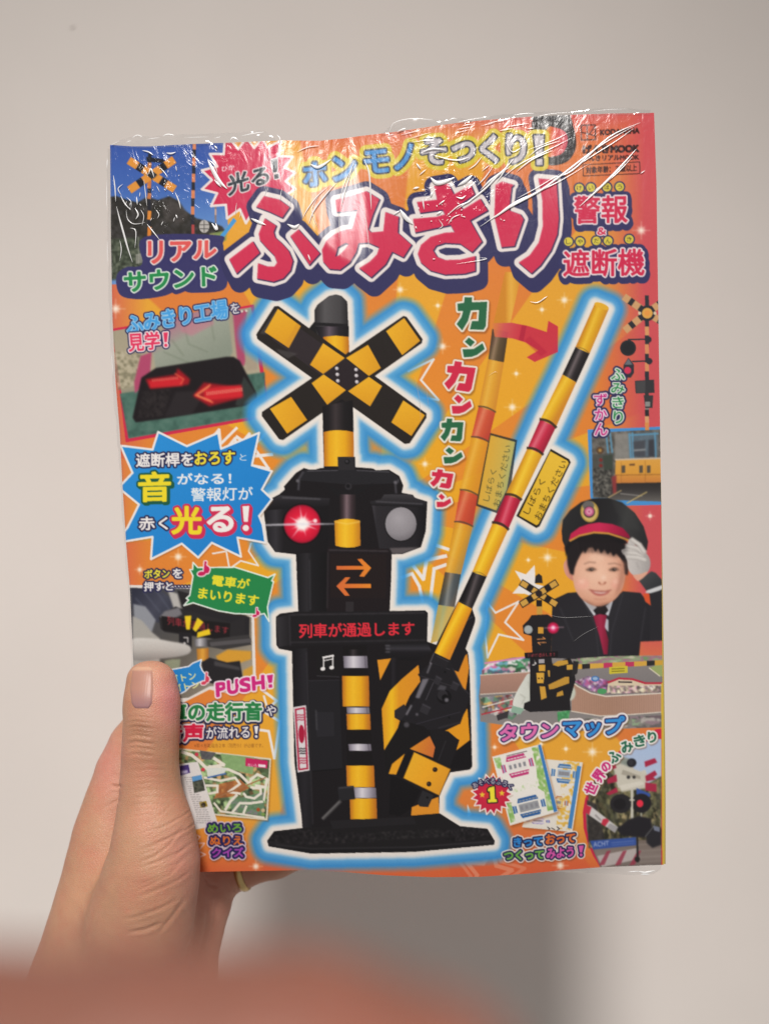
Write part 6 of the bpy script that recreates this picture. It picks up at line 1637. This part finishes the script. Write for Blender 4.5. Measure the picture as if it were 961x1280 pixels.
    for pts, w in (([(784, 1090), (800, 1089)], 1.6), ([(798, 1089), (806, 1091), (818, 1088)], 3.4), ([(800, 1093), (812, 1093)], 2.4)):
        crease_geo(pts, w, w * 0.5, V, F, lift=0.0008)
    add_mesh("wrap_glint_creases", np.array(V), np.array(F), m, parent=MAG, origin=np.array(V).mean(0))
    # faint hairline folds lower down, each a fold of its own
    m2 = film_material("faint_fold", milk=0.12, rough=0.3, gl=0.2)
    for pts, w in (([(684, 768), (705, 772), (742, 770)], 0.8), ([(716, 802), (730, 792), (748, 783)], 0.8),                    ([(610, 470), (618, 465), (622, 466)], 0.9), ([(282, 640), (300, 655)], 0.8), ([(518, 470), (524, 500), (526, 530)], 1.2), ([(532, 480), (536, 512)], 1.0)):
        V, F = [], []
        crease_geo(pts, w, 0.4, V, F)
        add_mesh("wrap_glint_creases", np.array(V), np.array(F), m2, parent=MAG, origin=np.array(V).mean(0))
build_wrap()

# ------------------------------------------------------------------ hands
def surface_nets(field, org, step):
    """quad mesh of the zero level of a sampled distance field (negative inside)"""
    s = field < 0
    nx, ny, nz = field.shape
    cnt = np.zeros((nx - 1, ny - 1, nz - 1), dtype=np.int8)
    for dx in (0, 1):
        for dy in (0, 1):
            for dz in (0, 1):
                cnt += s[dx:nx - 1 + dx, dy:ny - 1 + dy, dz:nz - 1 + dz]
    act = (cnt > 0) & (cnt < 8)
    ci = np.argwhere(act)
    vid = np.full(act.shape, -1, dtype=np.int64); vid[act] = np.arange(len(ci))
    acc = np.zeros((len(ci), 3)); num = np.zeros(len(ci))
    cs = [(a, b, c) for a in (0, 1) for b in (0, 1) for c in (0, 1)]
    for i, p in enumerate(cs):
        for q in cs[i + 1:]:
            if sum(abs(p[k] - q[k]) for k in range(3)) != 1: continue
            fa = field[ci[:, 0] + p[0], ci[:, 1] + p[1], ci[:, 2] + p[2]]; fb = field[ci[:, 0] + q[0], ci[:, 1] + q[1], ci[:, 2] + q[2]]
            m = (fa < 0) != (fb < 0)
            t = np.where(m, fa / np.where(m, fa - fb, 1), 0)
            pos = np.array(p)[None] + (np.array(q) - np.array(p))[None] * t[:, None]
            acc[m] += pos[m]; num[m] += 1
    v = (ci + acc / num[:, None]) * step + np.asarray(org)
    F = []
    for ax in range(3):
        o1, o2 = [(1, 2), (2, 0), (0, 1)][ax]
        sl0 = [slice(None)] * 3; sl1 = [slice(None)] * 3
        sl0[ax] = slice(0, -1); sl1[ax] = slice(1, None)
        a, b = s[tuple(sl0)], s[tuple(sl1)]
        e = np.argwhere(a != b); sg = a[tuple(e.T)]
        ok = (e[:, o1] > 0) & (e[:, o2] > 0) & (e[:, o1] < field.shape[o1] - 1) & (e[:, o2] < field.shape[o2] - 1)
        e, sg = e[ok], sg[ok]
        def cell(d1, d2):
            q = e.copy(); q[:, o1] += d1; q[:, o2] += d2
            return vid[tuple(q.T)]
        A, B, Cc, Dd = cell(-1, -1), cell(0, -1), cell(0, 0), cell(-1, 0)
        f = np.stack([A, B, Cc, Dd], 1); f[~sg] = f[~sg][:, ::-1]
        F.append(f)
    return v, np.concatenate(F)

def cone(Pt, a, b, ra, rb):
    """distance to a tapered, round-ended limb segment"""
    a, b = np.asarray(a, np.float32), np.asarray(b, np.float32)
    ab = b - a; L2 = float((ab * ab).sum())
    t = np.clip(((Pt - a) @ ab) / L2, 0, 1)
    d = Pt - a - t[..., None] * ab
    return np.sqrt((d * d).sum(-1)) - (ra + (rb - ra) * t)

def smin(a, b, k):
    h = np.clip(0.5 + 0.5 * (b - a) / k, 0, 1)
    return b + (a - b) * h - k * h * (1 - h)

def limb(Pt, pts, k=0.004):
    """pts = (px, py, depth, radius in photo px)"""
    q = [(P(x, y, d), r * d / FPX) for x, y, d, r in pts]
    f = None
    for (a, ra), (b, rb) in zip(q[:-1], q[1:]):
        c = cone(Pt, a, b, ra, rb)
        f = c if f is None else smin(f, c, k)
    return f

def to_px(v):
    return CX + v[:, 0] / v[:, 1] * FPX, CY - v[:, 2] / v[:, 1] * FPX

def skin_material(name, bump=1.0, ruddy=0.0):
    m, nt, b, out = new_mat(name)
    N = nt.nodes.new; Lk = nt.links.new
    at = N("ShaderNodeAttribute"); at.attribute_name = "Col"
    tc = N("ShaderNodeTexCoord")
    n1 = N("ShaderNodeTexNoise"); n1.inputs["Scale"].default_value = 140; n1.inputs["Detail"].default_value = 4
    Lk(tc.outputs["Object"], n1.inputs["Vector"])
    hs = N("ShaderNodeMapRange"); hs.inputs["To Min"].default_value = 0.86; hs.inputs["To Max"].default_value = 1.12; Lk(n1.outputs["Fac"], hs.inputs["Value"])
    mul = N("ShaderNodeVectorMath"); mul.operation = 'SCALE'; Lk(at.outputs["Color"], mul.inputs[0]); Lk(hs.outputs["Result"], mul.inputs["Scale"])
    n3 = N("ShaderNodeTexNoise"); n3.inputs["Scale"].default_value = 75; n3.inputs["Detail"].default_value = 5; n3.inputs["Roughness"].default_value = 0.65
    Lk(tc.outputs["Object"], n3.inputs["Vector"])
    bl = N("ShaderNodeMapRange"); bl.inputs["From Min"].default_value = 0.42; bl.inputs["From Max"].default_value = 0.75; bl.inputs["To Max"].default_value = 0.55; Lk(n3.outputs["Fac"], bl.inputs["Value"])
    mr_ = N("ShaderNodeMix"); mr_.data_type = 'RGBA'; mr_.inputs[7].default_value = lin('#b9705f'); Lk(bl.outputs["Result"], mr_.inputs[0]); Lk(mul.outputs["Vector"], mr_.inputs[6])
    Lk(mr_.outputs[2], b.inputs["Base Color"])
    b.inputs["Roughness"].default_value = 0.46
    b.inputs["Specular IOR Level"].default_value = 0.35
    b.inputs["Subsurface Weight"].default_value = 0.18
    b.inputs["Subsurface Radius"].default_value = (0.0030, 0.0012, 0.0007)
    b.inputs["Subsurface Scale"].default_value = 1.0
    # fine skin lattice: short cross-wise furrows
    mp = N("ShaderNodeMapping"); mp.inputs["Scale"].default_value = (900, 900, 1700); mp.inputs["Rotation"].default_value = (0, 0.35, 0)
    Lk(tc.outputs["Object"], mp.inputs["Vector"])
    vo = N("ShaderNodeTexVoronoi"); vo.feature = 'DISTANCE_TO_EDGE'; vo.inputs["Scale"].default_value = 1.0; vo.inputs["Randomness"].default_value = 1.0
    Lk(mp.outputs["Vector"], vo.inputs["Vector"])
    mp2 = N("ShaderNodeMapping"); mp2.inputs["Scale"].default_value = (90, 90, 420); mp2.inputs["Rotation"].default_value = (0, 0.30, 0)
    Lk(tc.outputs["Object"], mp2.inputs["Vector"])
    n2 = N("ShaderNodeTexNoise"); n2.inputs["Scale"].default_value = 1.0; n2.inputs["Detail"].default_value = 3; n2.inputs["Distortion"].default_value = 0.6; Lk(mp2.outputs["Vector"], n2.inputs["Vector"])
    sm_ = N("ShaderNodeMapRange"); sm_.inputs["From Max"].default_value = 0.25; Lk(vo.outputs["Distance"], sm_.inputs["Value"])
    ad = N("ShaderNodeMath"); ad.operation = 'MULTIPLY_ADD'; ad.inputs[1].default_value = 1.6; Lk(n2.outputs["Fac"], ad.inputs[0]); Lk(sm_.outputs["Result"], ad.inputs[2])
    bp = N("ShaderNodeBump"); bp.inputs["Strength"].default_value = 0.30 * bump; bp.inputs["Distance"].default_value = 0.00035
    Lk(ad.outputs["Value"], bp.inputs["Height"]); Lk(bp.outputs["Normal"], b.inputs["Normal"])
    return m

def refine(v, f, levels=1):
    """one Catmull-Clark step so that the folds can be cut finely"""
    me = bpy.data.meshes.new("tmp"); me.from_pydata(v.tolist(), [], f.tolist()); me.update()
    o = bpy.data.objects.new("tmp", me); COL.objects.link(o)
    md = o.modifiers.new("s", 'SUBSURF'); md.levels = levels; md.render_levels = levels
    bpy.context.view_layer.update()
    ev = o.evaluated_get(bpy.context.evaluated_depsgraph_get()); e = ev.to_mesh()
    n = len(e.vertices); co = np.zeros(n * 3, np.float32); e.vertices.foreach_get("co", co)
    nr = np.zeros(n * 3, np.float32); e.vertices.foreach_get("normal", nr)
    fl = np.zeros(len(e.loops), np.int32); e.loops.foreach_get("vertex_index", fl)
    co, nr, fl = co.reshape(-1, 3).astype(float), nr.reshape(-1, 3).astype(float), fl.reshape(-1, 4).copy()
    ev.to_mesh_clear(); bpy.data.objects.remove(o); bpy.data.meshes.remove(me)
    return co, nr, fl

def seg_dist(px, py, pts):
    """distance and side-free parameter to a polyline, in photo px"""
    best = np.full(px.shape, 1e9); par = np.zeros(px.shape)
    p = np.asarray(pts, float); n = len(p) - 1
    for i in range(n):
        a, b = p[i], p[i + 1]; ab = b - a; L2 = (ab * ab).sum()
        t = np.clip(((px - a[0]) * ab[0] + (py - a[1]) * ab[1]) / L2, 0, 1)
        d = np.hypot(px - a[0] - t * ab[0], py - a[1] - t * ab[1])
        m = d < best; best[m] = d[m]; par[m] = (i + t[m]) / n
    return best, par

def build_hand():
    step = 0.00115
    lo = np.array([-0.185, 0.345, -0.315]); hi = np.array([0.02, 0.475, -0.045])
    dims = np.ceil((hi - lo) / step).astype(int)
    gx, gy, gz = [lo[i] + np.arange(dims[i]) * step for i in range(3)]
    Pt = np.stack(np.meshgrid(gx, gy, gz, indexing='ij'), -1).astype(np.float32)
    thumb = limb(Pt, [(190, 855, .3925, 25.5), (190, 876, .3905, 30.5), (190, 900, .3898, 32), (189, 920, .3895, 32.5), (188, 945, .3892, 33), (188, 975, .3888, 35), (190, 1005, .3878, 38), (193, 1035, .3865, 44)], 0.003)
    tip = smin(limb(Pt, [(178, 848, .3920, 18), (177, 884, .3907, 19)], 0.003), limb(Pt, [(196, 853, .3925, 23), (200, 880, .3916, 22)], 0.003), 0.004)
    thumb = smin(thumb, tip, 0.004)
    thenar = limb(Pt, [(193, 1035, .3865, 44), (193, 1075, .386, 52), (186, 1110, .388, 57), (176, 1150, .391, 62), (160, 1200, .397, 70)], 0.006)
    hand = smin(thumb, thenar, 0.006)
    rad = limb(Pt, [(182, 900, .421, 20), (166, 930, .422, 25), (154, 965, .421, 30), (147, 1005, .419, 37), (141, 1045, .417, 45), (137, 1090, .415, 52), (133, 1140, .413, 62), (128, 1190, .412, 72), (122, 1240, .412, 84), (112, 1330, .413, 96), (92, 1480, .415, 110), (80, 1560, .415, 116)], 0.006)
    hand = smin(hand, rad, 0.009)
    mid = limb(Pt, [(215, 1085, .428, 42), (205, 1140, .424, 52), (185, 1200, .42, 64), (165, 1280, .417, 80), (140, 1400, .416, 100), (110, 1560, .416, 112)], 0.006)
    hand = smin(hand, mid, 0.010)
    ulna = limb(Pt, [(262, 1098, .437, 33), (255, 1130, .434, 30), (243, 1170, .43, 31), (228, 1220, .426, 40), (210, 1290, .424, 54), (190, 1400, .422, 70)], 0.006)
    hand = smin(hand, ulna, 0.008)
    # fingers behind the magazine
    for pts in ([(182, 900, .424, 20), (214, 830, .4285, 23), (262, 770, .4285, 21), (305, 725, .4275, 18)],
                [(205, 1000, .427, 25), (290, 930, .4285, 23), (370, 870, .4285, 21), (430, 830, .4275, 18)],
                [(230, 1050, .430, 24), (320, 1000, .430, 22), (400, 960, .4295, 20), (460, 930, .4285, 17)],
                [(262, 1096, .438, 24), (300, 1087, .4385, 23), (345, 1074, .4370, 22), (400, 1056, .4330, 20), (450, 1036, .4315, 17)]):
        hand = smin(hand, limb(Pt, pts, 0.003), 0.005)
    v, f = surface_nets(hand, lo, step)
    v, nr, f = refine(v, f, 1)
    px, py = to_px(v)
    front = nr[:, 1] < 0.35
    # folds over the joints and across the ball of the thumb
    disp = np.zeros(len(v))
    folds = []
    for y, a, w in ((897, .35, 1.6), (903, .5, 1.5), (909.5, .65, 1.6), (915, .5, 1.4), (920, .6, 1.5), (929, .85, 1.6), (935, .4, 1.4), (944, .5, 1.6)):
        folds.append(([(158, y + 1), (170, y - 1.5), (184, y + 0.5), (196, y + 1.5)], a, w))
    rg = random.Random(4)
    for k in range(13):
        x0, y0 = 160 + rg.uniform(-6, 12), 1022 + k * 7.2
        L = 62 + rg.uniform(-14, 16)
        folds.append(([(x0 + 10, y0 + 14), (x0 + 10 + L * 0.4, y0 + 4 + rg.uniform(-2, 2)), (x0 + 10 + L * 0.75, y0 - 8), (x0 + 10 + L, y0 - 22)], rg.uniform(0.22, 0.62), rg.uniform(1.2, 1.9)))
    for k in range(9):
        y0 = 955 + k * 8 + rg.uniform(-2, 2)
        folds.append(([(158, y0 + 3), (186, y0), (216, y0 + 2)], rg.uniform(0.12, 0.28), 1.5))
    folds += [([(153, 984), (146, 983), (138, 982)], 1.0, 1.8), ([(152, 1000), (140, 1004), (128, 1012)], .5, 2.2), ([(158, 1166), (182, 1162), (206, 1152)], 1.0, 2.2), ([(150, 1150), (172, 1146), (200, 1136), (226, 1122)], .5, 2.0),
              ([(196, 1168), (214, 1148), (236, 1118)], .6, 2.4), ([(248, 1130), (246, 1160), (238, 1200)], .9, 3.0), ([(262, 1120), (258, 1160), (248, 1204)], .6, 2.6), ([(272, 1110), (268, 1150), (258, 1196)], .4, 2.4), ([(252, 1095), (262, 1105), (276, 1110)], .8, 2.2), ([(284, 1098), (290, 1110), (296, 1116)], .8, 1.8)]
    for pts, a, w in folds:
        d, t = seg_dist(px, py, pts)
        fall = np.clip(np.minimum(t / 0.25, (1 - t) / 0.25), 0, 1)
        disp -= a * 0.00042 * np.exp(-(d / w) ** 2) * fall
        disp += a * 0.00018 * np.exp(-((d - 2.2 * w) / (1.3 * w)) ** 2) * fall
    disp[~front] = 0
    # flat of the nail and the soft pad beside it
    v = v + nr * disp[:, None]
    # skin tone: tan, pinker on the pad, the palm and the side of the thumb; mid-thumb darkened with painted shade
    tan = s2l(hexc('#bc8d70')); pink = s2l(hexc('#ce8a80')); pale = s2l(hexc('#c69a80')); deep = s2l(hexc('#8f6048'))
    col = np.repeat(tan[None], len(v), 0)
    def mixin(c, wgt):
        nonlocal col
        wgt = np.clip(wgt, 0, 1)[:, None]; col = col * (1 - wgt) + c * wgt
    g = lambda x, y, sx, sy: np.exp(-((px - x) / sx) ** 2 - ((py - y) / sy) ** 2)
    mixin(pink, 0.95 * g(212, 872, 24, 40)); mixin(deep, 0.4 * g(188, 950, 26, 34)); mixin(s2l(hexc('#c9808a')), 0.5 * g(216, 880, 10, 22)); mixin(pale, 0.5 * g(178, 834, 22, 10))
    mixin(pink, 0.65 * g(132, 950, 22, 50)); mixin(pink, 0.45 * g(228, 1060, 22, 40)); mixin(pale, 0.35 * g(190, 1030, 36, 26))
    mixin(deep, 0.6 * g(178, 910, 18, 12)); mixin(deep, 0.25 * g(165, 1005, 16, 14)); mixin(pink, 0.5 * g(262, 1120, 40, 60)); mixin(s2l(hexc('#c4775f')), 0.35 * g(161, 1139, 5, 4))
    o = add_mesh("hand", v, f, skin_material("hand_skin"), colors=col, origin=P(190, 1010, .40))
    tag(o, "left hand and wrist gripping the magazine's lower left edge, thumb flat on the cover", "hand")
    # thumbnail
    NV, NF = [], []
    nu, nv_ = 14, 18
    for j in range(nv_ + 1):
        t = j / nv_
        y = 833.5 + t * 54.0
        l = np.interp(t, [0, .06, .5, .86, 1], [170, 164.5, 161, 163.5, 170]); r = np.interp(t, [0, .06, .5, .86, 1], [187, 191.5, 192.5, 191, 185])
        for i in range(nu + 1):
            s = i / nu
            x = l + (r - l) * s
            # lies on the thumb: arched across, dropping a little at its root
            arch = (1 - ((x - 178.5) / 24.0) ** 2)
            dep = .3885 - 24.6 * .387 / FPX - 0.0012 * np.interp(t, [0, .3, .8, 1], [.2, 1, 1.2, 1.05]) * 1.0 + 0.0060 * (1 - arch) * 0.62 + np.interp(t, [0, .15, .35, 1], [.0030, .0012, 0, -.0006])
            NV.append((x, y, dep))
    NV = np.array(NV)
    # seat every point on the real surface of the thumb, a hair proud of it
    from mathutils.bvhtree import BVHTree
    from mathutils import Vector
    near = (px > 145) & (px < 235) & (py > 815) & (py < 905) & front
    keep = near[f].all(1)
    bvh = BVHTree.FromPolygons([Vector(q) for q in v], f[keep].tolist())
    out_ = []
    for x, y, dep in NV:
        dirv = Vector(P(x, y, 1.0)).normalized()
        hit = bvh.ray_cast(Vector((0, 0, 0)), dirv)
        if hit[0] is not None:
            q = hit[0] - dirv * 0.00034
        else:
            q = None
        out_.append(q)
    for i_, q in enumerate(out_):              # a point past the thumb's outline takes its inner neighbour's place
        if q is None:
            j_ = next(k for k in sorted(range(len(out_)), key=lambda k: (abs(k // (nu + 1) - i_ // (nu + 1)) * 3 + abs(k % (nu + 1) - i_ % (nu + 1)))) if out_[k] is not None)
            out_[i_] = out_[j_]
    out_ = np.array(out_).reshape(nv_ + 1, nu + 1, 3)
    dd = out_[..., 1]
    for _ in range(3):
        dd[1:-1, 1:-1] = (dd[1:-1, 1:-1] * 2 + dd[:-2, 1:-1] + dd[2:, 1:-1] + dd[1:-1, :-2] + dd[1:-1, 2:]) / 6
    # sink the rim into the nail folds, let the free edge stand out
    for i in (0, nu): out_[2:, i] += np.array([0, 0.0007, 0])
    out_[-1] += np.array([0, 0.0008, 0])
    idx = np.arange((nu + 1) * (nv_ + 1)).reshape(nv_ + 1, nu + 1)
    F = np.stack([idx[:-1, :-1], idx[1:, :-1], idx[1:, 1:], idx[:-1, 1:]], -1).reshape(-1, 4)
    tt = np.repeat(np.linspace(0, 1, nv_ + 1), nu + 1)[:, None]
    ca, cb, cc = s2l(hexc('#c69c82')), s2l(hexc('#ae8070')), s2l(hexc('#967074'))
    col = np.where(tt < .1, ca, np.where(tt < .5, cb, cb + (cc - cb) * (tt - .5) / .5))
    m, nt, b, _ = new_mat("fingernail")
    at = nt.nodes.new("ShaderNodeAttribute"); at.attribute_name = "Col"; nt.links.new(at.outputs["Color"], b.inputs["Base Color"])
    b.inputs["Roughness"].default_value = 0.42; b.inputs["Specular IOR Level"].default_value = 0.35; b.inputs["Subsurface Weight"].default_value = 0.1; b.inputs["Subsurface Radius"].default_value = (0.002, 0.001, 0.0007); b.inputs["Subsurface Scale"].default_value = 1.0
    wv = nt.nodes.new("ShaderNodeTexWave"); wv.inputs["Scale"].default_value = 300; wv.inputs["Distortion"].default_value = 1.0; tcn = nt.nodes.new("ShaderNodeTexCoord"); nt.links.new(tcn.outputs["Object"], wv.inputs["Vector"])
    bp = nt.nodes.new("ShaderNodeBump"); bp.inputs["Strength"].default_value = 0.06; bp.inputs["Distance"].default_value = 0.0003; nt.links.new(wv.outputs["Fac"], bp.inputs["Height"]); nt.links.new(bp.outputs["Normal"], b.inputs["Normal"])
    fl = out_.reshape(-1, 3)
    n_o = add_mesh("thumbnail", fl, F, m, parent=o, colors=col, origin=fl.mean(0))
    return o
HAND = build_hand()

def build_ring():
    """plain gold band round the little finger, below the magazine"""
    a, b = P(285, 1091.0, .4385), P(322, 1081.0, .4378)
    c = P(303, 1086.5, .4383); ax = (b - a) / np.linalg.norm(b - a)
    u = np.cross(ax, (0, 1, 0)); u /= np.linalg.norm(u); w = np.cross(ax, u)
    R = 23.6 * .4383 / FPX; V, F = [], []
    n = 64; prof = [(-1.7, 0.0), (-1.5, 0.7), (-0.6, 1.05), (0.6, 1.05), (1.5, 0.7), (1.7, 0.0), (0.8, -0.3), (-0.8, -0.3)]
    for i in range(n):
        t = 2 * math.pi * i / n; d = u * math.cos(t) + w * math.sin(t)
        for p, h in prof: V.append(c + ax * p * 0.00105 + d * (R + h * 0.0011))
    k = len(prof)
    for i in range(n):
        for j in range(k): F.append((i * k + j, i * k + (j + 1) % k, ((i + 1) % n) * k + (j + 1) % k, ((i + 1) % n) * k + j))
    m, nt, bb, _ = new_mat("worn_gold")
    bb.inputs["Base Color"].default_value = lin('#c9ad78'); bb.inputs["Metallic"].default_value = 1.0; bb.inputs["Roughness"].default_value = 0.28
    ns = nt.nodes.new("ShaderNodeTexNoise"); ns.inputs["Scale"].default_value = 900; bp = nt.nodes.new("ShaderNodeBump"); bp.inputs["Strength"].default_value = 0.15; bp.inputs["Distance"].default_value = 0.0002
    nt.links.new(ns.outputs["Fac"], bp.inputs["Height"]); nt.links.new(bp.outputs["Normal"], bb.inputs["Normal"])
    o = add_mesh("ring", np.array(V), np.array(F), m, origin=c)
    tag(o, "plain gold ring on a finger just under the magazine's bottom edge", "ring")
build_ring()

def build_near_finger():
    """a fingertip of the other hand, right in front of the camera and far out of focus"""
    step = 0.0009
    lo = np.array([-0.078, 0.030, -0.080]); hi = np.array([0.018, 0.090, -0.020])
    dims = np.ceil((hi - lo) / step).astype(int)
    gx, gy, gz = [lo[i] + np.arange(dims[i]) * step for i in range(3)]
    Pt = np.stack(np.meshgrid(gx, gy, gz, indexing='ij'), -1).astype(np.float32)
    f_ = limb(Pt, [(520, 1412, .060, 164), (365, 1392, .060, 180), (160, 1392, .060, 186), (-60, 1404, .060, 192), (-400, 1430, .060, 200), (-640, 1450, .060, 204)], 0.003)
    v, f = surface_nets(f_, lo, step)
    v, nr, f = refine(v, f, 1)
    col = np.repeat(s2l(hexc('#805446'))[None], len(v), 0)  # browner than the other hand: shade near the lens put into the colour
    o = add_mesh("fingertip", v, f, skin_material("near_finger_shaded_skin", bump=0.6), colors=col, origin=P(330, 1345, .06))
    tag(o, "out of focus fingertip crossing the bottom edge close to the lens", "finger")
build_near_finger()
